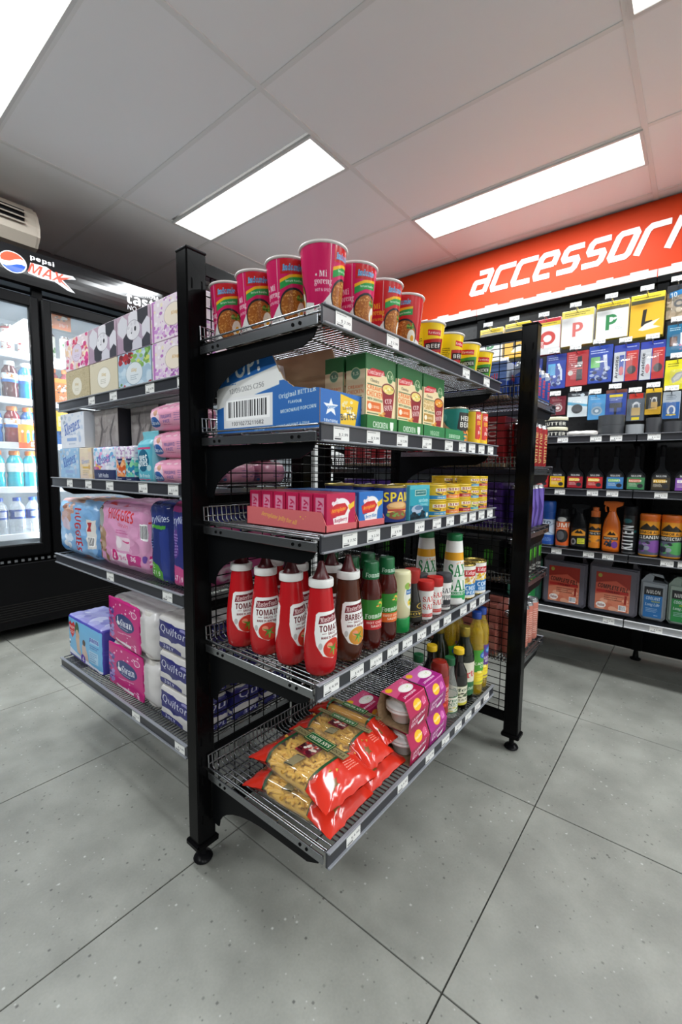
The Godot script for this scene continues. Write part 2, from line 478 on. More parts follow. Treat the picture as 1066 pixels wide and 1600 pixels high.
func print_everything() -> void:
	sheet = Image.create(SHEET, SHEET, false, Image.FORMAT_RGB8)
	sheet.fill(Color("808080"))
	for f in [["Droid Sans", 400], ["Droid Sans", 700], ["Droid Serif", 700]]:
		var sf := SystemFont.new()
		sf.font_names = PackedStringArray([f[0]]); sf.font_weight = f[1]
		fonts.append(sf)
	# price tickets
	for p in ["2.99", "3.99", "2.50", "4.99", "6.50", "8.99"]:
		paint("ticket_" + p, 56, 46, "e9e9e6", [["l", 4, 6, 44, 1, 5, "3a3a3c"], ["t", "$ " + p, 35, 26, 10, "232326", 0], ["r", 4, 38, 22, 5, "3c3c40"], ["l", 4, 33, 30, 1, 4, "77777a"]])
	# cups
	paint("cup_pink", 300, 120, "cf2360", cup_ops("cf2360", "f6ecec"))
	paint("cup_red", 300, 120, "c4262c", cup_ops("c4262c", "f2c832"))
	paint("cup_beef", 260, 96, "f1cc1e", yellow_ops("b3201f", "BEEF"))
	paint("cup_chicken", 260, 96, "f1cc1e", yellow_ops("3c8a34", "CHICKEN"))
	# popcorn carton
	paint("pop_side", 256, 160, "1d66b4", [["p", [0, 72, 120, 54, 256, 30, 256, 78, 170, 80, 0, 112], "e6e6e4"], ["t", "POP!", 74, 38, 36, "eef0f2", 1, -7, 92], ["p", [70, 30, 73, 36, 80, 36, 75, 41, 77, 48, 70, 44, 63, 48, 65, 41, 60, 36, 67, 36], "1d66b4"], ["l", 14, 66, 50, 1, 5, "1d66b4"],
		["t", "12/09/2025 C256", 84, 78, 9, "66666a", 0, -3], ["r", 20, 92, 132, 58, "e9e9ea"], ["b", 27, 97, 118, 38], ["t", "19310273211682", 86, 142, 7, "26262a", 0, 0, 86], ["r", 168, 74, 88, 86, "1d66b4"], ["t", "Original BUTTER", 208, 100, 11, "f2f2f0", 2, -4, 82], ["t", "FLAVOUR", 204, 113, 5, "f2f2f0", 1], ["t", "MICROWAVE POPCORN", 210, 126, 6, "f2f2f0", 1, -3, 78], ["t", "18x100g PACKS   GROSS WEIGHT 2.25kg", 170, 153, 5, "f2f2f0", 1, -3, 130]])
	paint("pop_front", 120, 90, "1d66b4", [["p", [28, 18, 33, 32, 48, 32, 37, 42, 41, 58, 28, 49, 15, 58, 19, 42, 8, 32, 23, 32], "eef0f2"], ["t", "POPPIN", 28, 40, 7, "1d66b4", 1, -8, 30], ["t", "18x100g", 28, 72, 9, "eef0f2", 1, 0, 38], ["p", [54, 4, 108, 14, 96, 90, 54, 90], "efc31f"], ["t", "BUTTER", 78, 56, 15, "23305c", 1, -8, 46], ["s", 60, 18, 36, 40, ["f6edc8", "fdf8e8", "e8d69a"], 26, 4, 8], ["t", "Lovely", 76, 36, 9, "5c3a12", 2, -10]])
	paint("kraft", 40, 40, "a48868", [["s", 0, 0, 40, 40, ["9c8060", "ac9070"], 60, 2, 3]])
	paint("white_board", 40, 40, "d2d2d0", [])
	# soup boxes: the lowest fifth stands inside the tray
	squash = 0.8
	for q in [["soup_chicken", "CREAMY", "CHICKEN", "df6a28", "e8d27a"], ["soup_pumpkin", "HOMESTYLE", "PUMPKIN", "b5893c", "e0861f"]]:
		paint(q[0], 100, 160, "e9d3a6", [["p", [0, 0, 100, 0, 100, 54, 62, 46, 0, 40], "17642f"], ["p", [4, 44, 20, 34, 58, 34, 62, 44, 44, 52, 4, 58], "c8252b"], ["t", "Continental", 32, 44, 12, "f8f4ee", 2, -3, 50, 0.15], ["e", 80, 46, 12, 18, "c9cfa6"], ["e", 80, 46, 10, 16, "3f7440"], ["t", "1.5", 80, 45, 10, "e6e8cc", 1], ["t", "Classics", 28, 66, 8, "4a4436", 2, 3, 28], ["r", 4, 76, 52, 2, "1e4a2a"], ["t", q[1], 30, 85, 11, q[3], 1, 2, 52], ["t", q[2], 30, 101, 15, q[3], 1, 2, 54], ["t", "WITH CROUTONS", 30, 115, 6, "1e4a2a", 1, 2, 50], ["r", 4, 122, 46, 24, q[3]], ["e", 13, 134, 6, 8, "f2e6d0"], ["t", "2 SERVES", 32, 134, 7, "f6ead6", 1, 0, 24], ["r", 4, 151, 50, 2, "1e4a2a"],
			["p", [52, 80, 98, 80, 88, 156, 62, 156], "8c1a22"], ["e", 75, 80, 23, 16, "6c1018"], ["e", 75, 80, 20, 13, q[4]], ["s", 60, 72, 30, 16, ["f4ecc0", "7a9a3c", "e0b048"], 16, 2.2, 5], ["t", "CUP", 76, 112, 13, "f4eee8", 2, -10, 24], ["t", "SOUP", 76, 130, 14, "f4eee8", 2, -10, 28], ["s", 44, 146, 20, 12, ["e8b048", "c87a2c"], 12, 4, 9]])
	paint("soup_side", 50, 160, "e4d2b0", [["r", 0, 0, 50, 40, "17642f"], ["e", 25, 50, 13, 16, "c9cfa6"], ["e", 25, 50, 11, 14, "54806a"], ["t", "1.5", 25, 50, 9, "e6e8cc", 1], ["t", "CREAMY", 25, 84, 8, "d9805a", 1, 0, 40], ["t", "CHICKEN", 25, 97, 10, "d9805a", 1, 0, 42], ["l", 6, 108, 38, 4, 5, "50644c"], ["e", 28, 146, 14, 8, "8c1a22"], ["e", 28, 144, 11, 5, "e8d27a"]])
	squash = 1.0
	paint("tray_chicken", 120, 50, "2c7a38", [["t", "CHICKEN", 52, 25, 17, "e6eee2", 1, 0, 56], ["r", 90, 12, 14, 16, "e6eee2"], ["p", [90, 28, 104, 28, 100, 40, 94, 40], "e6eee2"]])
	paint("tray_veggie", 90, 50, "2a7a44", [["t", "VEGGIE", 45, 25, 15, "b8d2b4", 1, 0, 38]])
	paint("tray_summer", 120, 50, "2c8049", [["t", "SUMMER SOUP", 60, 26, 14, "cfe2cc", 1, 0, 72]])
	# cans
	paint("can_beans", 240, 120, "128079", [["p", [84, 14, 156, 14, 162, 70, 120, 92, 78, 70], "1d1d1d"], ["t", "HEINZ", 120, 34, 17, "f4f2ea", 1, 0, 62], ["t", "BEANZ", 120, 56, 18, "f4f2ea", 1, 0, 66], ["s", 92, 78, 60, 34, ["e28a2c", "c85f20", "f0a84c"], 40, 5, 2], ["e", 30, 30, 14, 14, "4aa8a0"], ["l", 180, 20, 50, 12, 7, "9fd0ca"]])
	paint("can_yellow", 240, 120, "eec522", [["r", 84, 0, 76, 120, "c8302a"], ["t", "HEINZ", 122, 20, 17, "f6f2e6", 1, 0, 62], ["t", "BIG'N", 122, 42, 15, "f0c22c", 2, 0, 60], ["t", "THE", 122, 62, 12, "f6f2e6", 1], ["t", "FOR", 122, 78, 13, "f6f2e6", 1, 0, 44], ["s", 90, 86, 66, 32, ["d8421e", "f0b02c", "8c1c14"], 30, 6, 7], ["p", [84, 100, 160, 112, 160, 120, 84, 120], "eec522"]])
	paint("can_soup", 240, 120, "c23a2c", [["r", 0, 0, 240, 34, "86202c"], ["t", "Campbell's", 120, 20, 17, "f2e8e0", 2, 0, 76, 0.15], ["r", 0, 34, 240, 46, "3b8455"], ["e", 84, 56, 26, 22, "e6c98c"], ["s", 64, 40, 40, 32, ["e0a03c", "6f9a3c", "f0e0b4"], 30, 4, 3], ["t", "GARDEN", 150, 48, 11, "f4f2e4", 1, 0, 52], ["t", "VEGETABLE", 150, 66, 11, "f4f2e4", 1, 0, 60], ["s", 80, 84, 80, 34, ["e8752c", "d0491f", "f0b04c"], 40, 6, 9]])
	for q in [["jelly_red", "b9154a", "Raspberry", "a81c3c"], ["jelly_blue", "2a6fbe", "Berry Blue", "2160a8"]]:
		paint(q[0], 100, 84, q[1], [["e", 50, 34, 32, 24, "f0ecec"], ["s", 8, 6, 30, 20, ["f4f0f0", "e6d6dc"], 6, 4, 4], ["p", [8, 34, 30, 24, 62, 22, 74, 34, 62, 50, 14, 54], "c8212a"], ["p", [12, 38, 34, 30, 64, 28, 68, 36, 56, 44, 18, 48], "d9322c"], ["t", "Aeroplane", 40, 38, 12, "f4c52c", 2, -6, 50, 0.2], ["p", [20, 56, 76, 48, 72, 80, 26, 80], "f2eeec"], ["t", q[2], 48, 62, 11, q[3], 2, -4, 46, 0.2], ["t", "flavoured jelly", 48, 74, 5, "6a3a4c", 1], ["p", [74, 28, 98, 18, 96, 32, 78, 40], "eec02c"]])
		paint(q[0] + "_spine", 34, 84, q[1], [["p", [6, 8, 28, 8, 28, 78, 6, 78], "d68aa4" if q[0] == "jelly_red" else "8cb4de"], ["t", "Jelly", 17, 44, 15, q[1], 1, -90, 60], ["l", 8, 66, 18, 3, 4, q[1]], ["r", 31, 4, 1, 76, "7c1034"]])
	paint("jelly_tray", 256, 56, "d4686a", [["t", "Aeroplane Jelly for all", 112, 28, 17, "e8b64c", 2, 9, 118, 0.2], ["s", 176, 14, 24, 10, ["e8b64c"], 4, 2, 5]])
	paint("jelly_tray_end", 100, 50, "d4686a", [["l", 40, 42, 50, 1, 5, "f0c8b8"]])
	paint("spam", 240, 100, "1c2f78", [["t", "SPAM", 120, 26, 28, "f2d42e", 1, 0, 76], ["e", 120, 54, 30, 15, "c98f50"], ["e", 118, 50, 24, 8, "e0b57a"], ["r", 92, 62, 56, 6, "b0322c"], ["r", 92, 67, 56, 5, "e8c468"], ["e", 120, 80, 28, 13, "8c4c2e"], ["s", 92, 68, 56, 14, ["6f9a44", "a04038", "d8a85c"], 20, 4, 2], ["r", 0, 94, 240, 6, "26346e"]])
	paint("sardines", 90, 100, "2f9cae", [["r", 0, 0, 90, 10, "56b4c0"], ["r", 22, 12, 52, 18, "c9d8c0"], ["r", 24, 14, 48, 14, "1d6a70"], ["t", "JOHN WEST", 48, 21, 7, "dfe8d6", 1, 0, 42], ["t", "sardines", 62, 44, 12, "e6f2f2", 0, 0, 44], ["l", 48, 54, 36, 3, 4, "d2ecee"], ["p", [0, 58, 90, 64, 90, 100, 0, 100], "1e6f8c"], ["e", 34, 70, 26, 13, "a8b8cc"], ["e", 40, 66, 18, 7, "5a7c9c"], ["s", 2, 76, 66, 22, ["12222e", "1c3440", "0d1820"], 16, 8, 4], ["e", 80, 90, 5, 7, "dfe4da"]])
	for q in [["tuna_orange", "e2722a", "dfb92a"], ["tuna_red", "a8202a", "dfb92a"], ["tuna_blue", "2d86b8", "dfb92a"], ["tuna_lemon", "3fa2b4", "d8d266"]]:
		paint(q[0], 220, 44, q[2], [["r", 0, 30, 220, 14, q[1]], ["r", 76, 6, 70, 11, "efe9d8"], ["t", "SIRENA", 111, 11.5, 8, "8a2420", 1, 0, 62], ["t", "T U N A", 118, 23, 7, "96301f", 1, 0, 50], ["p", [74, 20, 98, 26, 92, 29, 82, 27], "34404c"], ["l", 150, 34, 40, 2, 4, "f2e6d6"], ["t", "ITALIAN STYLE", 104, 37, 6, "f4e6d4", 1, 0, 46], ["l", 4, 8, 60, 3, 5, "8a6a1c"]])
	# sauce bottles (whole wrap, front in the middle)
	for q in [["tomato", "b3121a", "TOMATO", "c8301f"], ["barbecue", "4a2415", "BARBECUE", "c8862c"]]:
		var ops := []
		for x in [128, 0, 256]:
			ops += [["p", [x - 46, 66, x - 38, 60, x + 38, 60, x + 46, 66, x + 48, 110, x + 42, 140, x + 26, 166, x, 176, x - 26, 166, x - 42, 140, x - 48, 110], "e8e8e6"]]
		ops += [["p", [94, 70, 162, 66, 166, 84, 90, 88], "6e1420"], ["t", "MasterFoods", 128, 77, 13, "f2e8e4", 2, -3, 66, 0.15], ["t", q[2], 128, 100, 15, "5a1418", 1, 0, 70], ["t", "SAUCE", 128, 113, 6, "6a3034", 1], ["r", 100, 112, 12, 1, "6a3034"], ["r", 144, 112, 12, 1, "6a3034"], ["t", "MADE IN AUSTRALIA", 128, 122, 5, "5a1418", 1, 0, 60],
			["e", 130, 150, 27, 24, q[3]], ["e", 120, 142, 8, 7, "e08a6c"], ["p", [130, 146, 144, 138, 135, 150, 146, 160, 131, 153, 118, 164, 125, 150, 112, 142], "4f8a2c"], ["p", [128, 152, 134, 150, 133, 168, 129, 168], "7aa83c"], ["e", 96, 142, 5, 8, "b8b8b6"], ["b", 4, 96, 24, 46], ["b", 232, 96, 20, 46], ["l", 6, 148, 20, 3, 4, "8c8c8c"]]
		paint(q[0], 256, 220, q[1], ops)
	for q in [["fountain_red", "HOT CHILLI", "b81f26", "d6292a"], ["fountain_orange", "SWEET CHILLI", "d9611e", "f08a2c"]]:
		paint(q[0], 200, 110, "2f7d2c", [["r", 0, 74, 200, 36, q[2]], ["s", 96, 8, 34, 30, [q[3], "7ab83c", "e8b04c"], 10, 6, 3], ["t", "Fountain", 98, 58, 19, "f4f6ee", 2, -4, 66, 0.2], ["t", q[1], 100, 84, 9, "f6ece0", 1, 0, 60], ["t", "SAUCE", 100, 97, 9, "f6ece0", 1], ["l", 8, 14, 50, 12, 6, "8cc07c"], ["b", 160, 20, 30, 40]])
	paint("fountain_cap", 160, 50, "0f5f33", [["t", "Fountain", 80, 36, 14, "dfe8dc", 2, 0, 66, 0.2]])
	paint("mayo", 200, 160, "d8d3a8", [["e", 128, 84, 32, 46, "ecebdc"], ["e", 128, 84, 29, 42, "dfe0d0"], ["r", 104, 62, 48, 16, "2f64a8"], ["t", "TRADITIONAL", 128, 70, 7, "f0f0e8", 1, 0, 44], ["e", 110, 50, 12, 12, "8cb04c"], ["t", "Praise", 130, 48, 12, "b8302c", 2, 0, 32], ["e", 128, 106, 18, 12, "e8c24c"], ["s", 112, 88, 34, 30, ["f0d46c", "6f9c3c"], 14, 5, 4]])
	paint("soy", 160, 100, "15110e", [["r", 44, 44, 72, 30, "1e1a16"], ["r", 44, 44, 72, 2, "b89c3c"], ["r", 44, 72, 72, 2, "b89c3c"], ["t", "SOY", 66, 58, 12, "c8a83c", 2], ["t", "SAUCE", 96, 58, 9, "c8a83c", 2], ["e", 84, 20, 14, 14, "b8983a"], ["e", 84, 20, 11, 11, "231c12"]])
	for q in [["salt_small", "c22a24", "SALT"], ["pepper", "3c3c42", "PEPPER"]]:
		paint(q[0], 160, 130, "e6e4e0", [["t", "SAXA", 80, 40, 24, q[1], 2, 0, 56], ["t", q[2], 80, 76, 24, q[1], 2, 0, 56], ["r", 0, 108, 160, 16, q[1]], ["l", 52, 112, 50, 2, 5, "eadcd6"], ["l", 8, 40, 34, 8, 8, "b4b0ac"]] + ([["r", 60, 88, 40, 20, "2c2c32"]] if q[0] == "pepper" else []))
	paint("salt_large", 240, 240, "e9e8e4", [["r", 0, 44, 240, 30, "e0a01f"], ["s", 90, 80, 60, 12, ["e8b48a"], 10, 4, 3], ["t", "SAXA", 120, 112, 46, "147a3c", 2, 0, 104], ["t", "SALT", 120, 168, 46, "147a3c", 2, 0, 104], ["t", "SAXA", 10, 116, 42, "147a3c", 2, 0, 70], ["t", "SALT", 10, 168, 42, "147a3c", 2, 0, 70], ["e", 124, 142, 22, 9, "d6dcd2"], ["r", 70, 194, 100, 10, "147a3c"], ["r", 70, 206, 100, 12, "2f9a56"], ["e", 132, 216, 13, 12, "2f9a56"], ["t", "ICEBERG SALT", 120, 199, 7, "f0f4ee", 1, 0, 70], ["l", 186, 100, 40, 16, 7, "a9a9a4"]])
	for q in [["edgell_peas", "CHICK", "PEAS", "c89a5c"], ["edgell_corn", "CORN", "KERNELS", "e8b81f"]]:
		paint(q[0], 220, 110, "e6e2da", [["r", 78, 14, 68, 22, "b8222a"], ["t", "Edgell", 112, 25, 15, "f4f0ec", 2, 0, 54], ["e", 66, 34, 14, 16, "4f8a34"], ["s", 84, 38, 54, 26, [q[3], "f0cc5c", "b0803c"], 60, 4, 3], ["p", [70, 64, 152, 60, 152, 100, 70, 100], "2a74b4"], ["t", q[1], 112, 76, 15, "eef2f4", 1, 0, 52], ["t", q[2], 112, 92, 11, "eef2f4", 1, 0, 44], ["l", 166, 20, 46, 12, 7, "a8a49c"]])
	# pasta, rice, bottles of the bottom shelf
	paint("pasta_red", 128, 64, "c42c1c", [["l", 80, 14, 30, 4, 5, "e8a090"], ["e", 40, 36, 6, 5, "6a4a1c"], ["p", [36, 30, 40, 22, 44, 30, 52, 28, 46, 36, 50, 44, 40, 40, 32, 46, 35, 36, 28, 30], "6f5424"]])
	paint("pasta_plaque", 120, 44, "1c4a2c", [["r", 3, 3, 114, 38, "c8bc84"], ["r", 5, 5, 110, 34, "17582f"], ["t", "SAN REMO", 60, 22, 17, "efe9d2", 2, 0, 96]])
	paint("pasta_band", 128, 40, "8a7f58", [["r", 0, 0, 128, 3, "2c2c26"], ["r", 0, 37, 128, 3, "2c2c26"], ["t", "PENNE", 24, 20, 15, "4c4630", 2, 0, 40], ["t", "PENNE", 104, 20, 15, "4c4630", 2, 0, 40]])
	paint("pasta_art", 60, 48, "5c1a22", [["s", 0, 0, 60, 48, ["8c2430", "3c1018", "6a1c24"], 30, 8, 3], ["s", 6, 22, 50, 24, ["e6ded2", "c8402c", "d8c8b8"], 26, 5, 8], ["e", 18, 14, 10, 8, "4a1020"]])
	for q in [["rice_red", "a8194a", "d0507c"], ["rice_magenta", "9c2478", "c860a4"]]:
		paint(q[0] + "_front", 90, 100, q[1], [["r", 0, 0, 90, 4, q[2]], ["e", 44, 28, 17, 17, "e8b41f"], ["t", "SunRice", 46, 28, 8, "f4f0e6", 2, -6, 32], ["t", "JASMINE", 42, 60, 13, "f2e8ec", 1, -8, 62, 0.15], ["t", "RICE", 26, 78, 12, "f2e8ec", 1, -8, 30, 0.15], ["p", [40, 86, 76, 74, 66, 90, 44, 94], "f0ecec"], ["e", 74, 30, 9, 12, q[2]], ["s", 66, 18, 16, 24, ["f2dce4"], 12, 1.2, 4]])
		paint(q[0] + "_top", 90, 90, q[1], [["p", [0, 0, 90, 0, 90, 30, 0, 60], q[2]], ["e", 58, 46, 26, 20, "e8e4e0"], ["e", 58, 46, 21, 15, "f2efe8"], ["s", 46, 40, 24, 12, ["fdfdf8", "c8d8a0"], 20, 2, 6], ["t", "JASMINE", 40, 76, 10, "f4e8ee", 1, 0, 56], ["e", 16, 16, 11, 11, "e8b41f"], ["s", 66, 8, 18, 16, ["f4dce6"], 14, 1.2, 2]])
	paint("passata", 160, 140, "8e2419", [["r", 36, 30, 88, 84, "b4281f"], ["t", "Leggo's", 80, 46, 16, "f0e4d8", 2, 0, 52], ["t", "PASTA", 80, 68, 13, "f0e4d8", 2, 0, 48], ["t", "SAUCE", 80, 84, 12, "f0e4d8", 2, 0, 44], ["s", 50, 92, 60, 20, ["d8402c", "e86a3c", "5f8a34"], 18, 5, 2]])
	paint("vinegar", 120, 100, "e2dfd0", [["r", 0, 0, 120, 6, "2c6a3c"], ["t", "WHITE", 60, 26, 14, "1f5a34", 2, 0, 50], ["t", "VINEGAR", 60, 46, 15, "1f5a34", 2, 0, 66], ["r", 20, 58, 80, 2, "2c6a3c"], ["s", 34, 64, 54, 26, ["7aa84c", "4a8434", "c8c060"], 18, 5, 3], ["r", 0, 94, 120, 6, "2c6a3c"]])
	paint("balsamic", 130, 110, "dcd8c0", [["r", 0, 0, 130, 4, "3c4a30"], ["t", "Moro", 64, 22, 18, "3a4a38", 2, -4, 54, 0.2], ["s", 40, 40, 44, 26, ["3c5030", "6a7a3c", "2c2a1c"], 20, 5, 3], ["t", "BALSAMIC", 64, 80, 10, "4c4a34", 2, 0, 60], ["r", 0, 96, 130, 14, "c4bb3c"]])
	paint("olive", 160, 120, "dad5c2", [["p", [0, 60, 160, 84, 160, 120, 0, 120], "24603a"], ["t", "Bertolli", 80, 40, 26, "c22a34", 2, -14, 86, 0.2], ["t", "OLIVE OIL", 84, 96, 10, "e2e0cc", 1, 4, 54], ["l", 10, 20, 30, 4, 6, "9a9684"]])
	for q in [["oil_green", "4a9a34", "CANOLA"], ["oil_purple", "5e3a86", "VEGETABLE"]]:
		paint(q[0], 140, 150, q[1], [["e", 84, 24, 20, 17, "2a5aa0"], ["e", 84, 24, 16, 13, "3f78c0"], ["t", "Crisco", 84, 24, 11, "eef2f6", 2, -4, 28], ["t", q[2], 76, 58, 11, "eeeede", 1, -4, 54], ["t", "OIL", 76, 72, 10, "eeeede", 1, -4], ["p", [40, 98, 120, 84, 120, 128, 40, 142], "e8c82c"], ["s", 60, 90, 50, 42, ["f0dc3c", "e0b01f", "f6ec7c"], 30, 6, 2], ["r", 0, 140, 140, 10, "d8c832"], ["l", 6, 30, 30, 10, 7, "d6e2c6"]])
	# tissues
	paint("tissue_floral", 160, 96, "dccbd0", [["s", 0, 0, 160, 96, ["e8d8dc", "f0dcc0", "e8a86c", "d86a8c", "c83c78", "f2e6ea", "e2c0a0"], 90, 9, 3], ["s", 90, 58, 60, 34, ["b82a78", "d8408c"], 16, 7, 6], ["s", 58, 4, 30, 20, ["c83458", "d85a70"], 8, 6, 5], ["e", 84, 48, 34, 26, "8a7a94"], ["e", 84, 48, 33, 25, "d3c6d8"], ["t", "King", 84, 42, 10, "c8a464", 2, 0, 24, 0.2], ["l", 68, 54, 32, 2, 5, "a89ab0"]])
	var hex := [["s", 0, 0, 160, 96, ["b49cac", "c2aebc", "a890a4"], 50, 12, 3]]
	for h in [[30, 30, "d0cfd6"], [84, 22, "d8d6dc"], [128, 14, "303038"], [56, 74, "34343e"], [112, 66, "b09cb0"], [148, 54, "d4d2da"], [8, 80, "a68ea2"], [100, 92, "c9c6d0"], [146, 92, "3a3a44"]]:
		hex.append(["p", [h[0] - 24, h[1] - 14, h[0], h[1] - 30, h[0] + 24, h[1] - 14, h[0] + 24, h[1] + 14, h[0], h[1] + 30, h[0] - 24, h[1] + 14], h[2]])
	hex += [["e", 82, 46, 33, 25, "77747e"], ["e", 82, 46, 32, 24, "d9d7dc"], ["s", 58, 28, 48, 36, ["c8c5cc", "e2e0e4"], 14, 6, 8], ["e", 92, 44, 5, 6, "3a3a40"], ["e", 74, 52, 2, 2, "3a3a40"]]
	paint("tissue_marble", 160, 96, "b49cac", hex)
	paint("tissue_purple", 160, 96, "e3d6de", [["s", 0, 0, 160, 96, ["ead9e6", "d9b8dc", "c48ccc", "e8dcc0", "f0e8ee", "b070b8"], 120, 5, 4], ["r", 4, 0, 8, 96, "b473b4"], ["s", 40, 50, 110, 40, ["b06cb0", "9a58a4", "d0a0d0"], 60, 3.4, 7], ["e", 92, 44, 38, 26, "9a8a90"], ["e", 92, 44, 37, 25, "e9dccb"], ["t", "King", 96, 42, 10, "c89a54", 2, 0, 26, 0.2]])
	paint("tissue_straw", 160, 96, "b3a583", [["n", 80, 48, 90, 56, ["a39472", "c2b592", "8f8160", "cfc3a2"], 500, 3], ["e", 76, 50, 34, 27, "d9d4c4"], ["t", "King", 76, 44, 10, "b89a5c", 2, 0, 24, 0.2], ["l", 62, 56, 28, 2, 5, "aaa28c"]])
	paint("tissue_cream", 160, 96, "cdc3aa", [["e", 84, 46, 39, 30, "a1967e"], ["e", 84, 46, 38, 29, "dcd8cc"], ["e", 84, 46, 35, 26, "e4e1d8"], ["t", "King", 84, 38, 11, "c0a464", 2, 0, 26, 0.2], ["l", 64, 50, 40, 3, 5, "a7a294"], ["r", 20, 0, 2, 6, "6a6250"]])
	paint("tissue_flower", 160, 96, "a3bccd", [["s", 0, 0, 160, 96, ["b4cad8", "9ab4c8", "c0d2de"], 40, 14, 3], ["s", 0, 0, 70, 26, ["a8202c", "c83a3c", "7a1420"], 16, 9, 5], ["s", 64, 0, 90, 40, ["5d8a3c", "7ca64c", "8cb864", "c8d06c"], 26, 8, 4], ["s", 120, 80, 40, 16, ["a8202c", "8c1a24"], 6, 9, 6], ["s", 0, 76, 44, 20, ["b02a30", "5d8a4c"], 8, 8, 2], ["e", 80, 56, 41, 29, "6a7c88"], ["e", 80, 56, 40, 28, "d5dce0"], ["t", "King", 80, 48, 11, "c8a464", 2, 0, 26, 0.2], ["l", 62, 60, 38, 3, 5, "8a9aa4"]])
	for q in [["kleenex_white", "d9dde6", "dfe2ea"], ["kleenex_blue", "93b9da", "a9cae4"]]:
		paint(q[0], 130, 96, q[1], [["s", 0, 0, 130, 96, [q[2], "c2cede"], 30, 8, 3], ["s", 0, 0, 30, 26, ["9aa6b4", "b4bec8"], 8, 5, 5], ["t", "Kleenex", 64, 36, 32, "2350a8", 2, -12, 88, 0.25], ["t", "everyday soft", 62, 58, 6, "5f7cb0", 0, 0, 44], ["r", 34, 68, 54, 9, "8ea8d4"], ["e", 106, 72, 7, 10, "a9bad6"], ["l", 44, 84, 44, 1, 5, "8ea0be"]])
	paint("kleenex_cream", 60, 96, "ddcdb6", [["s", 0, 0, 60, 96, ["e2d2b8", "e0c8a0", "d8c4b4"], 20, 10, 4], ["t", "Kleenex", 30, 40, 13, "7a8cc0", 2, -6, 40, 0.2], ["r", 14, 56, 32, 6, "d2ac4c"], ["l", 14, 68, 32, 3, 6, "a89c8c"], ["e", 48, 58, 5, 7, "c8a05c"]])
	paint("kleenex_soft", 140, 110, "d4dae6", [["s", 0, 0, 140, 74, ["8cc0dc", "b8d8e8", "c080b8", "e0a0c8", "6aa8d4", "e8e8f0", "d8d0e4"], 80, 8, 3], ["s", 0, 56, 60, 20, ["e0b848", "d8688c", "b44c8c"], 20, 6, 7], ["t", "Kleenex", 70, 40, 26, "2350a8", 2, -8, 84, 0.25], ["r", 0, 74, 140, 36, "24305c"], ["t", "Soft Packs", 66, 92, 14, "e4e6ec", 1, 0, 62], ["t", "everyday", 104, 58, 6, "6a7cb0", 0]])
	for q in [["pack_orange", ["e0763c", "e89a5c", "d05a2c", "f0b080"]], ["pack_teal", ["3ca8b0", "6cc4b8", "2c80a8", "8cd0a0"]]]:
		paint(q[0], 50, 110, "d5d2dc", [["s", 0, 0, 50, 40, ["c0a8c8", "e2dfe6", "b090b8"], 16, 7, 3], ["s", 0, 42, 50, 54, q[1], 50, 8, 5], ["r", 0, 38, 50, 3, "eef0f2"], ["p", [8, 38, 42, 38, 25, 62], "24305c"], ["t", "Kleenex", 25, 46, 7, "e8eaf0", 2, 0, 26], ["r", 0, 94, 50, 16, "24305c"], ["l", 12, 100, 26, 1, 6, "e0e2ea"]])
	paint("wet_wipes", 70, 130, "5cb4c8", [["r", 0, 0, 70, 14, "7cc4d2"], ["r", 6, 22, 58, 6, "c84a78"], ["e", 35, 62, 24, 34, "1d5c7c"], ["t", "wet", 35, 52, 18, "eef4f6", 1, -4, 36], ["t", "ones", 35, 70, 18, "eef4f6", 1, -4, 38], ["e", 12, 80, 7, 9, "b8dce2"], ["e", 58, 84, 7, 9, "b8dce2"], ["t", "Be Fresh", 38, 108, 11, "e2f2f4", 1, 0, 44], ["r", 8, 118, 54, 4, "c86a90"]])
	paint("baby_wipes", 170, 70, "dd9ab4", [["s", 0, 0, 170, 10, ["e8c8d0"], 10, 8, 3], ["e", 36, 40, 24, 26, "e8c6d2"], ["e", 40, 22, 9, 10, "c99c84"], ["e", 34, 52, 25, 18, "2b5a9c"], ["t", "Curash", 36, 52, 11, "eef2f8", 2, 0, 40], ["t", "FRAGRANCE", 92, 36, 9, "6a5a94", 1, 0, 48], ["t", "FREE", 92, 50, 10, "6a5a94", 1], ["t", "baby wipes", 92, 62, 6, "a83c70", 1, 0, 42], ["l", 126, 28, 36, 4, 6, "8a6a98"], ["e", 154, 58, 7, 6, "5c8ac0"]])
	paint("tissue_grey", 130, 96, "8f8886", [["s", 0, 0, 130, 96, ["968f8c", "88817f", "9c9693"], 50, 10, 3], ["p", [20, 96, 40, 50, 34, 30, 48, 8, 44, 34, 52, 52, 30, 96], "5f5a5a"], ["p", [90, 96, 84, 60, 104, 30, 120, 12, 106, 40, 92, 66, 100, 96], "5a5656"], ["p", [44, 60, 80, 40, 66, 60], "6a6464"], ["r", 64, 0, 2, 96, "a8a29e"]])
	paint("spine_dark", 20, 20, "1e1e24", [])
	# nappies, rolls
	paint("nappy_blue", 200, 160, "82b0dc", [["s", 0, 0, 200, 160, ["8cb8e2", "78a8d6"], 30, 16, 3], ["s", 40, 0, 50, 40, ["c49a84", "b88a78", "8a5c4c", "d8b4a0"], 16, 10, 4], ["e", 46, 56, 26, 22, "c8a4a0"], ["e", 70, 52, 12, 14, "b48a74"], ["e", 52, 72, 22, 18, "c4b0c0"], ["s", 40, 96, 34, 44, ["dfe8f2", "cfdcec"], 14, 9, 5], ["t", "HUGGIES", 118, 82, 30, "b8282e", 1, 90, 120], ["e", 10, 72, 9, 16, "2b5cb0"], ["r", 160, 50, 36, 80, "dfdcd8"], ["r", 164, 58, 18, 22, "b8343a"], ["b", 166, 96, 24, 28], ["p", [0, 130, 60, 142, 0, 160], "5b94d0"]])
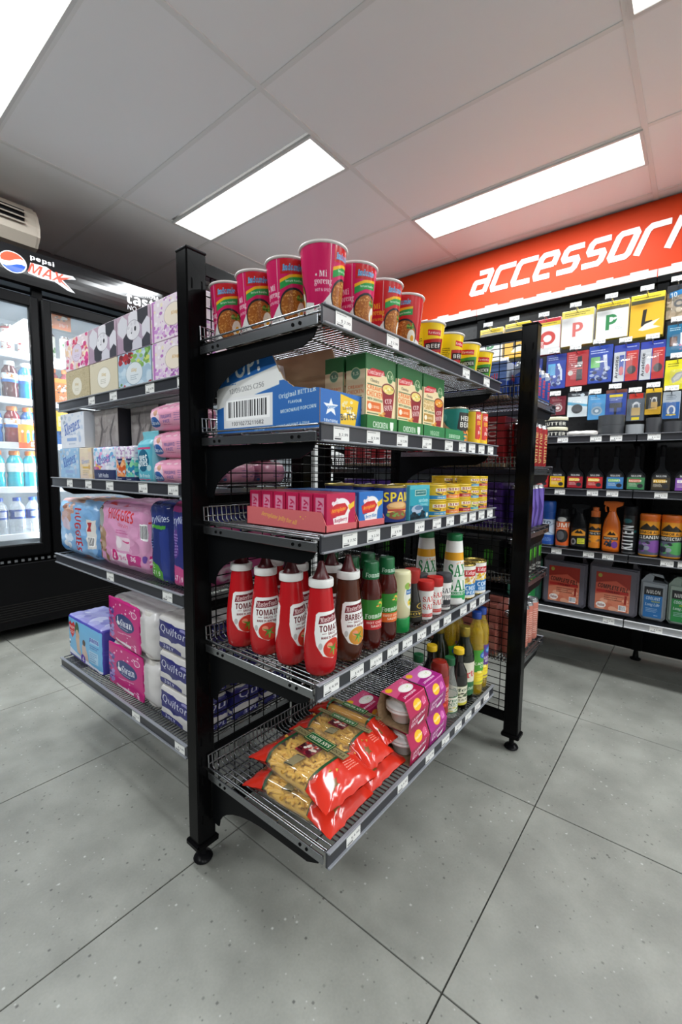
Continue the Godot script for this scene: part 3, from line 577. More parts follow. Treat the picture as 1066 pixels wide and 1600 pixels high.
	paint("nappy_pink", 220, 170, "d495ba", [["s", 0, 0, 220, 170, ["da9ec2", "cc8cb2"], 30, 18, 3], ["e", 22, 18, 10, 14, "4a342c"], ["e", 24, 48, 16, 30, "8a9088"], ["e", 20, 84, 15, 20, "7a5a3c"], ["e", 36, 100, 16, 34, "a8886a"], ["p", [12, 110, 26, 110, 24, 160, 14, 160], "7a5a3c"], ["p", [40, 124, 54, 124, 56, 162, 44, 162], "8a6844"], ["t", "HUGGIES", 116, 30, 28, "c8343c", 1, 4, 108], ["t", "Ultra Dry", 126, 56, 11, "c85a70", 2, 4, 44, 0.2], ["l", 100, 68, 60, 2, 6, "b85a8c"], ["r", 100, 84, 54, 34, "e2c6d6"], ["e", 112, 98, 11, 13, "efe2ea"], ["r", 128, 92, 24, 4, "c84a80"], ["r", 72, 124, 120, 28, "efe0ea"], ["e", 88, 136, 14, 15, "c82a78"], ["t", "4", 88, 136, 15, "f6eaf2", 1], ["t", "10-15", 120, 137, 13, "b8407c", 1, 0, 28], ["r", 140, 124, 52, 28, "c23a84"], ["t", "36", 164, 135, 14, "f4e6ee", 1], ["b", 194, 44, 22, 40], ["e", 206, 128, 9, 9, "6a4aa0"]])
	paint("drynites_blue", 90, 180, "22306e", [["t", "DryNites", 46, 38, 19, "dde4f0", 0, -4, 82], ["r", 16, 50, 60, 8, "4a9a3c"], ["e", 12, 86, 9, 14, "1c2658"], ["e", 12, 116, 9, 14, "1c2658"], ["l", 6, 82, 14, 4, 6, "8ca0c8"], ["p", [0, 128, 44, 142, 74, 168, 74, 180, 0, 180], "4f9a34"], ["t", "4-7 | 9", 26, 160, 14, "eef2e6", 1, 0, 42], ["l", 6, 142, 24, 2, 5, "dfeed0"], ["p", [50, 64, 84, 54, 88, 170, 60, 174], "2c3c84"]])
	paint("drynites_pink", 90, 180, "2c3076", [["r", 0, 0, 90, 20, "8c2a6c"], ["t", "DryNites", 46, 38, 19, "dde4f0", 0, -4, 82], ["e", 24, 70, 10, 14, "5a3c84"], ["e", 24, 100, 10, 16, "5a3c84"], ["l", 16, 66, 18, 8, 6, "a08cc8"], ["p", [0, 128, 90, 142, 90, 180, 0, 180], "c24a84"], ["t", "4-7 | 9", 30, 160, 14, "f6e6f0", 1, 0, 42]])
	paint("nappy_pants", 190, 130, "6fb2de", [["r", 0, 0, 190, 8, "4b4aa8"], ["p", [6, 26, 16, 16, 26, 24, 38, 16, 48, 28, 40, 52, 28, 66, 12, 52], "c42a30"], ["t", "Huggies", 27, 34, 11, "f4ecec", 2, -4, 36], ["l", 12, 46, 28, 2, 5, "f0c8c8"], ["e", 58, 34, 13, 22, "3a5a3c"], ["e", 60, 50, 11, 16, "c8a890"], ["p", [48, 60, 72, 60, 78, 108, 56, 100], "c6ac98"], ["e", 98, 62, 8, 9, "4a342c"], ["p", [88, 70, 108, 70, 120, 112, 84, 108], "c8b0a4"], ["r", 130, 34, 46, 16, "9cc6e6"], ["t", "pants", 152, 42, 15, "4a3a9c", 1, 3, 44], ["l", 132, 56, 44, 2, 6, "3c5aa0"], ["r", 124, 72, 46, 34, "a4cae4"], ["l", 128, 76, 38, 5, 6, "5a84b4"], ["p", [0, 96, 60, 108, 190, 118, 190, 130, 0, 130], "dfe2f2"], ["p", [0, 116, 190, 124, 190, 130, 0, 130], "4b4aa8"], ["e", 88, 112, 13, 13, "5a3ca8"], ["t", "4", 88, 112, 13, "eeeaf8", 1], ["s", 2, 76, 12, 22, ["20242c", "eef0f4"], 5, 4, 3]])
	paint("nappy_purple", 40, 130, "4a41a4", [["s", 0, 0, 40, 130, ["544cb0", "423a98"], 12, 8, 3]])
	paint("nappy_top", 190, 60, "8583c4", [["s", 0, 0, 190, 60, ["9a9ad0", "7472bc", "b4b6dc", "6864b4"], 40, 12, 3]])
	paint("swan", 150, 130, "bf2277", [["s", 8, 6, 130, 40, ["eab8d4", "e8a4c8"], 12, 4, 3], ["s", 30, 96, 110, 30, ["eab8d4", "e8a4c8"], 10, 4, 6], ["s", 0, 30, 26, 90, ["6a4a9c", "8c7ac0", "4a3a84", "a48ccc"], 26, 7, 4], ["e", 84, 60, 44, 25, "27346f"], ["t", "Swan", 92, 60, 20, "e8e8f0", 2, -4, 52, 0.15], ["e", 56, 66, 9, 6, "e8e8f0"], ["p", [49, 48, 53, 46, 55, 62, 51, 64], "e8e8f0"], ["l", 62, 76, 48, 1, 5, "c8cce4"], ["t", "lavender fragrance", 84, 93, 6, "f0d0e2", 1, -8, 62], ["e", 128, 24, 12, 10, "efe2ea"], ["e", 128, 24, 10, 8, "c84a8c"], ["r", 40, 120, 70, 7, "e6dfe6"]])
	paint("roll_white", 60, 60, "cfcbc6", [["s", 0, 0, 60, 60, ["d6d2cd", "c6c2bc"], 50, 5, 3]])
	paint("quilton", 130, 120, "2a2a6c", [["p", [0, 0, 130, 0, 130, 14, 66, 20, 0, 14], "c9c6c4"], ["t", "Quilton", 60, 44, 30, "d6d6e2", 0, 4, 92], ["e", 96, 26, 14, 6, "8a86b8"], ["e", 26, 84, 30, 14, "cfccca"], ["e", 88, 86, 36, 16, "cfccca"], ["p", [0, 88, 20, 78, 60, 90, 90, 78, 130, 92, 130, 108, 0, 108], "cbc8c6"], ["p", [0, 92, 40, 88, 84, 96, 84, 120, 0, 120], "2a2a6c"], ["t", "3 PLY", 40, 100, 13, "c6c6da", 1, 3, 36], ["s", 100, 84, 26, 20, ["4a4a94", "e2e0de"], 14, 4, 3], ["r", 0, 112, 130, 8, "26265f"]])
	# energy drinks
	paint("case_silver", 160, 110, "4a6cab", [["r", 0, 0, 80, 110, "8f97a6"], ["p", [0, 60, 80, 30, 160, 60, 160, 110, 0, 110], "1f3f8c"], ["t", "Red Bull", 80, 44, 20, "c22a30", 1, 0, 100], ["p", [60, 66, 100, 60, 96, 90, 70, 92], "c22a30"], ["t", "SUGARFREE", 80, 100, 10, "d8dce6", 1, 0, 80]])
	paint("case_red", 160, 120, "861a20", [["t", "MOTHER", 46, 62, 30, "b9a8a4", 2, 90, 104], ["r", 84, 0, 2, 120, "4a0e12"], ["t", "MOTHER", 122, 62, 30, "b9a8a4", 2, 90, 104], ["r", 0, 110, 160, 10, "c8c0bc"]])
	paint("case_purple", 160, 120, "3c2266", [["r", 48, 0, 2, 120, "241440"], ["r", 106, 0, 2, 120, "241440"], ["t", "MOTHER", 132, 62, 26, "9a90b0", 2, 90, 90], ["t", "KICKED APPLE", 76, 14, 6, "9c8cc0", 1], ["s", 0, 0, 160, 120, ["46297a", "321a58"], 20, 12, 3]])
	var claw := func(x: float, y: float, s: float, c: String) -> Array:
		return [["p", [x - 9 * s, y - 12 * s, x - 4 * s, y - 14 * s, x - 5 * s, y + 14 * s, x - 8 * s, y + 18 * s], c], ["p", [x - 2 * s, y - 15 * s, x + 3 * s, y - 13 * s, x + 1 * s, y + 20 * s, x - 2 * s, y + 15 * s], c], ["p", [x + 5 * s, y - 14 * s, x + 10 * s, y - 12 * s, x + 9 * s, y + 15 * s, x + 6 * s, y + 19 * s], c]]
	paint("case_black", 160, 120, "0d0e0f", claw.call(50, 50, 1.6, "3f8a22") + claw.call(124, 50, 1.6, "3f8a22") + [["t", "MONSTER", 50, 98, 10, "b4b4ac", 2, 0, 54], ["t", "MONSTER", 124, 98, 10, "b4b4ac", 2, 0, 54]])
	paint("case_peach", 160, 120, "b4675a", [["s", 0, 0, 160, 120, ["bd7264", "a85c50", "c88474"], 40, 10, 3], ["r", 40, 0, 2, 120, "8c4a40"], ["r", 82, 0, 2, 120, "8c4a40"], ["r", 122, 0, 2, 120, "8c4a40"], ["l", 8, 30, 26, 10, 7, "dba99c"], ["l", 90, 30, 26, 10, 7, "dba99c"]])
	paint("can_silver", 120, 120, "8b93a4", [["p", [0, 40, 60, 10, 60, 110, 0, 110], "1f3f8c"], ["p", [60, 40, 120, 10, 120, 110, 60, 110], "1f3f8c"], ["t", "Red Bull", 60, 60, 20, "c22a30", 1, 90, 70]])
	paint("can_red", 120, 120, "961c20", [["t", "MOTHER", 60, 62, 22, "c8b070", 2, 90, 92], ["r", 20, 0, 14, 120, "2a0c0c"], ["r", 92, 0, 14, 120, "2a0c0c"]])
	paint("can_purple", 120, 120, "43317a", [["p", [36, 0, 52, 0, 66, 60, 50, 120, 40, 120, 54, 60], "6a58a8"], ["p", [70, 0, 82, 0, 90, 60, 78, 120, 68, 120, 78, 60], "1c1434"], ["r", 0, 0, 14, 120, "17141f"], ["r", 106, 0, 14, 120, "17141f"]])
	paint("can_black", 120, 120, "0e0f10", claw.call(60, 48, 1.3, "469a1c") + [["t", "MONSTER", 60, 96, 10, "c8c8c0", 2, 0, 56], ["t", "ENERGY", 60, 108, 6, "c8c8c0", 1]])
	paint("can_peach", 120, 120, "c07464", [["s", 0, 0, 120, 120, ["c98272", "b66a5a"], 24, 8, 2], ["l", 40, 20, 40, 12, 7, "e6c0b4"], ["b", 92, 50, 18, 34]])
	# wall unit: driver plates and hang cards
	var head := func(c: String) -> Array: return [["r", 0, 0, 100, 26, c], ["l", 8, 9, 84, 2, 7, "4c4420"]]
	paint("plate_red_sideways", 100, 130, "dcdcda", [["r", 0, 0, 100, 12, "c2303c"], ["r", 0, 12, 100, 14, "e0c832"], ["l", 6, 16, 84, 1, 8, "60561c"], ["e", 56, 70, 28, 25, "c23a34"], ["e", 56, 72, 15, 13, "dcdcda"], ["r", 28, 76, 16, 44, "c23a34"], ["r", 0, 106, 100, 24, "cfcfce"], ["t", "RED P", 36, 100, 12, "dcdcda", 1, 90, 36]])
	paint("plate_red", 100, 130, "e0dedc", head.call("e2cf62") + [["t", "P", 52, 72, 52, "cf6a64", 1], ["s", 66, 56, 10, 8, ["e0dedc"], 4, 3, 3]])
	paint("plate_green", 100, 130, "dfe0dd", head.call("e0c22c") + [["r", 0, 18, 100, 10, "6a6450"], ["t", "P", 48, 72, 54, "2f7f4a", 1], ["p", [46, 60, 60, 56, 72, 58, 58, 66], "dfe0dd"], ["l", 62, 92, 20, 2, 5, "9ab0a2"]])
	paint("plate_yellow", 100, 130, "e3ab2a", head.call("e6cf3a") + [["r", 0, 16, 100, 12, "4c4a34"], ["p", [38, 48, 50, 46, 46, 84, 66, 82, 76, 94, 34, 98], "24221c"], ["p", [26, 108, 46, 92, 90, 80, 70, 98, 94, 106, 40, 112], "efe8cc"]])
	paint("card_camo", 80, 120, "8c7c64", [["s", 0, 20, 80, 100, ["a4927a", "6c5c48", "b8a890", "58503c"], 50, 9, 3], ["r", 0, 0, 80, 26, "26282c"], ["p", [8, 24, 76, 14, 76, 30, 8, 44], "2a78b4"], ["t", "10", 24, 34, 18, "e6ecf0", 1, -8], ["e", 46, 66, 20, 14, "2c2c2e"], ["e", 46, 66, 11, 7, "9a8c78"]])
	paint("card_blue_hose", 90, 130, "243c98", [["r", 0, 0, 90, 24, "1c2c7a"], ["l", 8, 10, 60, 2, 7, "c8d0e8"], ["r", 8, 34, 34, 44, "58a8d8"], ["s", 8, 80, 60, 40, ["d0d8e6", "8c98b8", "2c3468"], 20, 7, 4], ["p", [48, 36, 60, 34, 74, 60, 76, 100, 68, 100, 64, 66], "d6dae4"]])
	paint("card_red_tube", 90, 130, "a82a30", [["l", 8, 10, 40, 10, 8, "dca8a4"], ["p", [46, 20, 64, 18, 70, 110, 44, 112], "23262a"], ["r", 46, 40, 22, 10, "b8b8b6"], ["r", 46, 62, 22, 6, "c84a3c"], ["e", 18, 80, 11, 10, "cfcac4"]])
	paint("card_blue_green", 90, 130, "23409c", [["l", 6, 14, 70, 2, 8, "d6dcf0"], ["r", 8, 38, 36, 38, "78c070"], ["s", 6, 78, 70, 44, ["3c4c80", "98a4c0", "20284c"], 24, 8, 4], ["p", [54, 34, 70, 32, 76, 90, 66, 90], "c8ccd8"]])
	for q in [["card_epoxy", "c4c6c8", "b8302c", "3a52a8"], ["card_epoxy_tube", "b9bcc0", "b02a2a", "cfd2d6"]]:
		paint(q[0], 96, 130, "25389a", [["r", 0, 24, 44, 106, q[1]], ["r", 48, 24, 48, 106, q[2]], ["t", "Araldite", 12, 78, 12, "24262c", 1, -90, 80], ["r", 22, 36, 18, 70, q[3]], ["e", 31, 92, 9, 16, "c86a70"], ["l", 54, 34, 36, 3, 7, "f0c8b8"], ["e", 72, 92, 17, 15, "3a3436"], ["l", 50, 8, 40, 1, 8, "d6dcf0"]])
	paint("card_teal", 90, 130, "1e6488", [["l", 10, 12, 60, 2, 8, "cfe2ea"], ["r", 12, 50, 32, 40, "5a3428"], ["r", 16, 54, 24, 30, "8a6a5c"], ["p", [56, 36, 68, 36, 72, 90, 58, 92], "dfe6ec"], ["s", 46, 84, 30, 30, ["3a6a9c", "c0708c"], 8, 6, 3]])
	paint("card_key", 100, 110, "d9cf1f", [["l", 10, 12, 60, 2, 8, "5a561c"], ["p", [26, 70, 46, 48, 78, 42, 84, 56, 60, 78, 34, 86], "a0a09c"], ["p", [34, 68, 50, 54, 74, 50, 60, 70, 40, 78], "c6c6c2"], ["r", 0, 92, 100, 18, "cfc52a"]])
	paint("card_maroon", 80, 100, "6e2430", [["l", 10, 12, 50, 2, 7, "d0a8a4"], ["e", 42, 62, 24, 20, "b4a8a8"], ["e", 42, 62, 17, 14, "7c2c34"], ["e", 42, 62, 10, 8, "d8cccc"]])
	paint("card_white_cap", 90, 110, "cfd8dc", [["r", 0, 0, 90, 18, "23282e"], ["t", "TRIDON", 36, 9, 8, "dfe4e8", 1], ["e", 66, 12, 10, 7, "c8d4dc"], ["p", [0, 40, 90, 56, 90, 66, 0, 54], "58a0c0"], ["e", 44, 74, 25, 21, "1a1b1e"], ["e", 44, 74, 14, 11, "2e3034"]])
	paint("card_lightblue", 80, 110, "4f92c4", [["l", 10, 10, 54, 2, 7, "dcebf4"], ["e", 42, 72, 26, 20, "8ea4b4"], ["e", 42, 72, 18, 13, "5a7c94"], ["e", 42, 72, 9, 7, "c8d6de"]])
	paint("card_squeegee", 96, 120, "2a4594", [["r", 0, 0, 96, 14, "6c4034"], ["r", 16, 20, 62, 12, "d8c23a"], ["l", 16, 36, 60, 2, 7, "c8d0e6"], ["r", 18, 58, 60, 22, "2c2e36"], ["p", [40, 80, 54, 80, 52, 112, 42, 112], "20222a"]])
	paint("card_lock_red", 80, 120, "3a3c40", [["r", 8, 0, 64, 22, "b83228"], ["r", 0, 22, 80, 98, "57606a"], ["e", 42, 56, 17, 20, "c8ccd0"], ["e", 42, 58, 11, 14, "57606a"], ["r", 22, 62, 40, 34, "bfa05c"], ["r", 24, 104, 36, 12, "e0c832"]])
	paint("card_lock_yellow", 80, 120, "2c2c28", [["r", 0, 0, 80, 18, "d8ae2c"], ["e", 44, 56, 14, 18, "d0d0cc"], ["e", 44, 58, 9, 12, "2c2c28"], ["r", 28, 62, 34, 26, "c09a4c"], ["p", [0, 96, 80, 84, 80, 120, 0, 120], "c89c28"]])
	paint("card_shackle", 80, 120, "2b5c9c", [["r", 0, 0, 80, 46, "9ea6ae"], ["l", 14, 14, 48, 3, 8, "54606c"], ["e", 42, 84, 20, 24, "d6d8da"], ["e", 42, 82, 11, 15, "2b5c9c"], ["r", 32, 96, 22, 10, "2b5c9c"], ["r", 18, 100, 46, 6, "d0b64c"]])
	paint("wax_tin", 200, 40, "1f2022", [["t", "CUTTER", 100, 20, 20, "cfccc0", 1, 0, 78], ["t", "POLISH", 10, 20, 14, "cfccc0", 1, 0, 30]])
	paint("tape_dark", 60, 30, "3f4144", [["s", 0, 0, 60, 30, ["484a4e", "36383c"], 20, 4, 2]])
	var oils := [["oil_yellow", "d8ac1f", "c22c28"], ["oil_leak", "9c2430", "e0b838"], ["oil_redyellow", "b42a2c", "e8c03a"], ["oil_blue", "3f78b0", "5aa850"], ["oil_greenred", "3f7c50", "b03a34"], ["oil_flush", "3a3428", "c89a2c"], ["oil_lilac", "7c4a9c", "cfc4d8"]]
	var words := ["DIESEL", "STOP LEAK", "ENGINE", "CLEANER", "RADIATOR", "FLUSH", "LEAD"]
	for i in oils.size():
		paint(oils[i][0], 90, 100, oils[i][1], [["p", [0, 0, 90, 0, 90, 26, 0, 26], "1f2022"], ["t", "NULON", 45, 16, 12, "d6d6d4", 1, 0, 50], ["r", 8, 36, 60, 20, oils[i][2]], ["t", words[i], 42, 47, 13, "f2ead0", 1, 0, 64], ["l", 8, 64, 56, 3, 7, "e6e0d2"], ["e", 68, 78, 15, 13, "2c2e32"]])
	paint("tyre_blue", 130, 190, "1f4fa0", [["r", 0, 44, 130, 90, "b6c4d6"], ["t", "AUTO", 52, 62, 18, "3a4a64", 1, 0, 50], ["t", "SHINE", 56, 88, 14, "3f68b0", 1], ["e", 92, 100, 26, 34, "8a9cb4"], ["e", 92, 100, 20, 28, "b6c4d6"], ["r", 0, 134, 130, 56, "1f4fa0"], ["l", 40, 150, 50, 3, 8, "9ab4dc"]])
	paint("tyre_pump", 120, 150, "cf5a24", [["r", 0, 0, 120, 26, "1e1f22"], ["e", 60, 14, 14, 12, "d6d6d2"], ["t", "PUMP", 60, 44, 22, "ece4dc", 1, 0, 62], ["e", 62, 100, 20, 34, "1a1b1d"], ["e", 58, 98, 11, 24, "58585c"], ["l", 36, 62, 50, 1, 8, "f0d8c8"]])
	paint("wheel_label", 100, 100, "1d1e20", [["p", [6, 30, 40, 10, 60, 4, 94, 20, 94, 40, 6, 46], "d8902c"], ["p", [30, 28, 48, 10, 56, 20, 64, 12, 80, 30], "23201c"], ["r", 48, 56, 44, 30, "cfd038"], ["e", 24, 76, 18, 18, "8c8c8c"], ["e", 24, 76, 10, 10, "2a2a2c"], ["l", 52, 60, 36, 3, 8, "4a4a20"]])
	paint("protect_small", 80, 110, "dc8a24", [["r", 0, 36, 80, 16, "1f1f20"], ["t", "PROTECTANT", 40, 44, 8, "e8e4da", 1, 0, 62], ["p", [20, 30, 36, 10, 44, 22, 50, 14, 62, 30], "1f1f20"], ["r", 0, 84, 80, 26, "c8761f"], ["s", 10, 60, 60, 24, ["7a5a3c", "4a4a50"], 10, 6, 2]])
	paint("protect_orange", 100, 110, "d2691c", [["p", [10, 36, 40, 10, 60, 8, 90, 30, 90, 44, 10, 44], "e08a2c"], ["p", [32, 34, 48, 14, 56, 26, 64, 18, 78, 34], "1f1a14"], ["r", 8, 44, 84, 16, "1c1c1c"], ["t", "PROTECTANT", 50, 52, 9, "e8e4da", 1, 0, 70], ["s", 14, 66, 40, 36, ["1c2430", "3c4454"], 12, 8, 3], ["e", 74, 84, 18, 18, "6a3a8c"]])
	paint("kitten", 100, 200, "17191b", [["t", "KITTEN", 44, 120, 34, "d6d8d8", 1, -90, 130], ["r", 62, 80, 38, 12, "1f6a70"], ["e", 44, 30, 12, 12, "2c5c60"], ["t", "ULTRA", 78, 130, 12, "6a8c90", 1, -90, 60]])
	for q in [["wipes_cleaning", "CLEANING", "7a4a94"], ["wipes_protect", "PROTECTANT", "4f9a54"]]:
		paint(q[0], 200, 160, "dd9426", [["r", 0, 0, 200, 10, "d8661c"], ["p", [60, 50, 92, 18, 104, 34, 112, 24, 140, 50], "2a241c"], ["t", "ARMOR ALL", 100, 60, 12, "2a241c", 1, 0, 70], ["p", [0, 74, 200, 66, 200, 90, 0, 96], "1c1c1c"], ["t", q[1], 104, 81, 14, "e8e6e0", 1, -2, 84], ["p", [0, 96, 200, 90, 200, 160, 0, 160], "545a68"], ["e", 124, 122, 34, 28, q[2]], ["s", 40, 104, 60, 44, ["2c3038", "8a909c", q[2]], 20, 9, 3]])
	paint("coolant_jug", 150, 150, "b8523f", [["p", [0, 0, 150, 0, 150, 60, 90, 30, 0, 44], "8c2c22"], ["e", 18, 14, 9, 8, "8c8a3c"], ["p", [0, 90, 150, 60, 150, 150, 0, 150], "c8775c"], ["s", 0, 96, 150, 54, ["d08a6c", "c06a50", "d89c80"], 20, 14, 4], ["t", "COMPLETE FILL", 76, 58, 17, "221c1a", 1, 4, 132, 0.15], ["r", 4, 70, 140, 12, "a82a26"], ["t", "COOLANT", 76, 76, 8, "40140f", 1, 3, 60], ["l", 40, 90, 90, 3, 8, "5c2a20"], ["e", 28, 132, 22, 12, "e6e2de"], ["t", "Nulon", 28, 132, 11, "6a2420", 2, 0, 32, 0.2], ["b", 104, 124, 32, 22], ["p", [128, 84, 138, 84, 136, 118, 126, 118], "8c241c"]])
	for q in [["coolant_blue", "2a74b8"], ["coolant_green", "2c8a48"]]:
		paint(q[0], 100, 140, "1e2024", [["t", "NULON", 50, 22, 17, "e2e2e0", 1, 0, 74], ["r", 0, 38, 100, 102, q[1]], ["t", "COOLANT", 50, 52, 14, "dfe8f0", 1, 0, 76, 0.1], ["t", "PREMIUM", 64, 66, 7, "e8d23a", 1], ["t", "Long Life", 48, 82, 17, "e8eef4", 2, 0, 78, 0.2], ["l", 14, 98, 70, 3, 7, "c8d8e8"], ["r", 0, 124, 100, 16, q[1]], ["l", 60, 128, 30, 1, 6, "e8eef4"]])
	# fridge
	var hx := 230.0
	paint("header", 720, 104, "0d0d0f", [["e", hx + 64, 52, 31, 31, "e6e6e8"], ["e", hx + 64, 52, 29, 29, "e9eaee"], ["p", [hx + 35.5, 46, hx + 38, 38, hx + 44, 31, hx + 52, 25, hx + 64, 23, hx + 76, 25, hx + 85, 32, hx + 90, 39, hx + 80, 38, hx + 68, 44, hx + 56, 52, hx + 44, 55, hx + 37, 54], "df4a34"], ["p", [hx + 38, 66, hx + 48, 68, hx + 60, 63, hx + 72, 56, hx + 84, 53, hx + 92.5, 55, hx + 89, 66, hx + 82, 75, hx + 72, 80, hx + 62, 81, hx + 50, 77, hx + 42, 71], "1f4aa8"],
		["t", "pepsi", hx + 134, 22, 20, "e8e8ea", 1, 2, 58], ["p", [hx + 104, 38, hx + 142, 36, hx + 160, 46, hx + 210, 40, hx + 218, 48, hx + 180, 60, hx + 216, 92, hx + 196, 90, hx + 162, 74, hx + 128, 76, hx + 98, 72], "e9e9ea"], ["t", "MAX", hx + 142, 56, 30, "e04a3a", 1, 4, 82, 0.25], ["p", [hx + 176, 56, hx + 212, 43, hx + 180, 64, hx + 208, 88, hx + 168, 64], "e04a3a"],
		["t", "MAXIMUM", 652, 24, 16, "e8e8ea", 0, 0, 104], ["t", "taste", 656, 54, 36, "eeeef0", 1, 0, 122], ["t", "NO SUGAR", 652, 86, 15, "e8e8ea", 0, 0, 104]])
	paint("promo_orange", 80, 100, "e0792a", [["r", 0, 0, 80, 18, "e8a02c"], ["s", 14, 26, 52, 36, ["eee6d8", "f2ece2", "3c3430"], 26, 5, 3], ["e", 48, 80, 20, 13, "e8662c"], ["t", "2 for 7", 48, 80, 15, "f4efe6", 1, 0, 36]])
	paint("promo_drinks", 100, 100, "e6992c", [["r", 0, 76, 100, 24, "d2562a"], ["r", 12, 32, 16, 46, "e0762c"], ["r", 40, 32, 16, 46, "4c96cc"], ["r", 68, 32, 16, 46, "2a58a4"], ["e", 20, 30, 6, 6, "eee2cc"], ["e", 48, 30, 6, 6, "dde6ec"], ["e", 76, 30, 6, 6, "dde6ec"], ["e", 70, 82, 23, 16, "d8502a"], ["t", "$7", 70, 82, 20, "f4efe6", 1]])
	paint("promo_yellow", 80, 80, "e8bc2a", [["r", 12, 22, 44, 40, "efe0a0"], ["s", 14, 26, 40, 32, ["e0862c", "f4ecd0"], 14, 5, 3]])
	paint("can_white_red", 160, 110, "dedcd8", [["r", 0, 0, 160, 8, "a8323c"], ["s", 20, 14, 40, 84, ["b03a40", "d8c8c4"], 16, 5, 3], ["s", 100, 14, 40, 84, ["b03a40", "d8c8c4"], 16, 5, 8], ["t", "COLA", 80, 60, 18, "9c2c34", 1, 90, 70]])
	paint("can_white_green", 160, 110, "c9cdc4", [["s", 0, 20, 160, 70, ["4c7a44", "8aa880", "e4e6e0"], 40, 7, 3]])
	paint("sport_label", 160, 60, "dfe6ea", [["r", 0, 40, 160, 20, "2f6cb4"], ["s", 0, 0, 160, 40, ["b4c4d2", "f2f4f6", "e07a2c"], 24, 6, 3], ["p", [80, 4, 96, 20, 84, 20, 96, 40, 70, 22, 80, 22], "e0702a"]])
	paint("sport_white", 160, 60, "d8e2e4", [["s", 0, 0, 160, 60, ["c4d4d8", "eef2f2"], 20, 8, 3], ["p", [84, 4, 100, 24, 88, 24, 98, 50, 72, 28, 84, 28], "b8ccd4"]])
	paint("water_label", 160, 60, "1f3f8c", [["r", 60, 10, 34, 36, "b6bcc8"], ["l", 64, 14, 26, 5, 6, "4a5a84"], ["e", 120, 28, 16, 20, "dfe6f0"], ["e", 30, 28, 14, 18, "c8d4ea"]])
	atlas_texture = ImageTexture.create_from_image(sheet)

# ---------------------------------------------------------------- fixtures
const POST_H := 1.44

func make_arm(o: Node3D, length: float) -> void:
	# one wire-mesh arm of the gondola: two slotted posts on levelling feet, rails and a welded mesh between them
	var gloss := mat("09090a", 0.2, 0.0)
	for x in [0.0, length]:
		var b := MB.new()
		b.bevel(Vector3(0, 0.055 + (POST_H - 0.055) / 2, 0), Vector3(0.05, POST_H - 0.055, 0.042), 0.003)
		var p := part(o, "post", b, gloss, Vector3(x, 0, 0))
		var c := MB.new()
		c.bevel(Vector3(0, POST_H + 0.002, 0), Vector3(0.052, 0.006, 0.044), 0.002)
		part(p, "end_cap", c, mat("1b1b1d", 0.5))
		var sl := MB.new()
		for i in 26:
			for s in [-1.0, 1.0]:
				sl.box(Vector3(s * 0.0125, 0.12 + i * 0.05, 0.0206), Vector3(0.004, 0.022, 0.0012))
				sl.box(Vector3(s * 0.0125, 0.12 + i * 0.05, -0.0206), Vector3(0.004, 0.022, 0.0012))
		var so := part(p, "slot_shade", sl, mat("050506", 0.9))  # dark boxes on the post faces stand for the shade inside the slots
		so.set_meta("kind", "stuff")
		var k := MB.new()
		k.bevel(Vector3(0, 0.052, 0), Vector3(0.062, 0.016, 0.054), 0.004)
		part(p, "collar", k, gloss)
		var f := MB.new()
		f.lathe([Vector2(0.001, 0.0), Vector2(0.022, 0.0), Vector2(0.024, 0.004), Vector2(0.02, 0.011), Vector2(0.009, 0.016), Vector2(0.008, 0.05), Vector2(0.001, 0.05)], 20)
		part(p, "levelling_foot", f, mat("101012", 0.25))
	for y in [1.415, 0.105]:
		var b := MB.new()
		b.bevel(Vector3(length / 2, y, 0), Vector3(length - 0.05, 0.03, 0.022), 0.002)
		part(o, "rail", b, gloss)
	var m := MB.new()
	var x := 0.05
	while x < length - 0.03:
		m.tube([Vector3(x, 0.11, 0), Vector3(x, 1.405, 0)], 0.0016, 5, false)
		x += 0.05
	var y := 0.135
	while y < 1.4:
		m.tube([Vector3(0.025, y, 0.003), Vector3(length - 0.025, y, 0.003)], 0.0016, 5, false)
		y += 0.025
	var w := part(o, "wire_mesh", m, mat("080809", 0.35))
	w.set_meta("kind", "stuff")

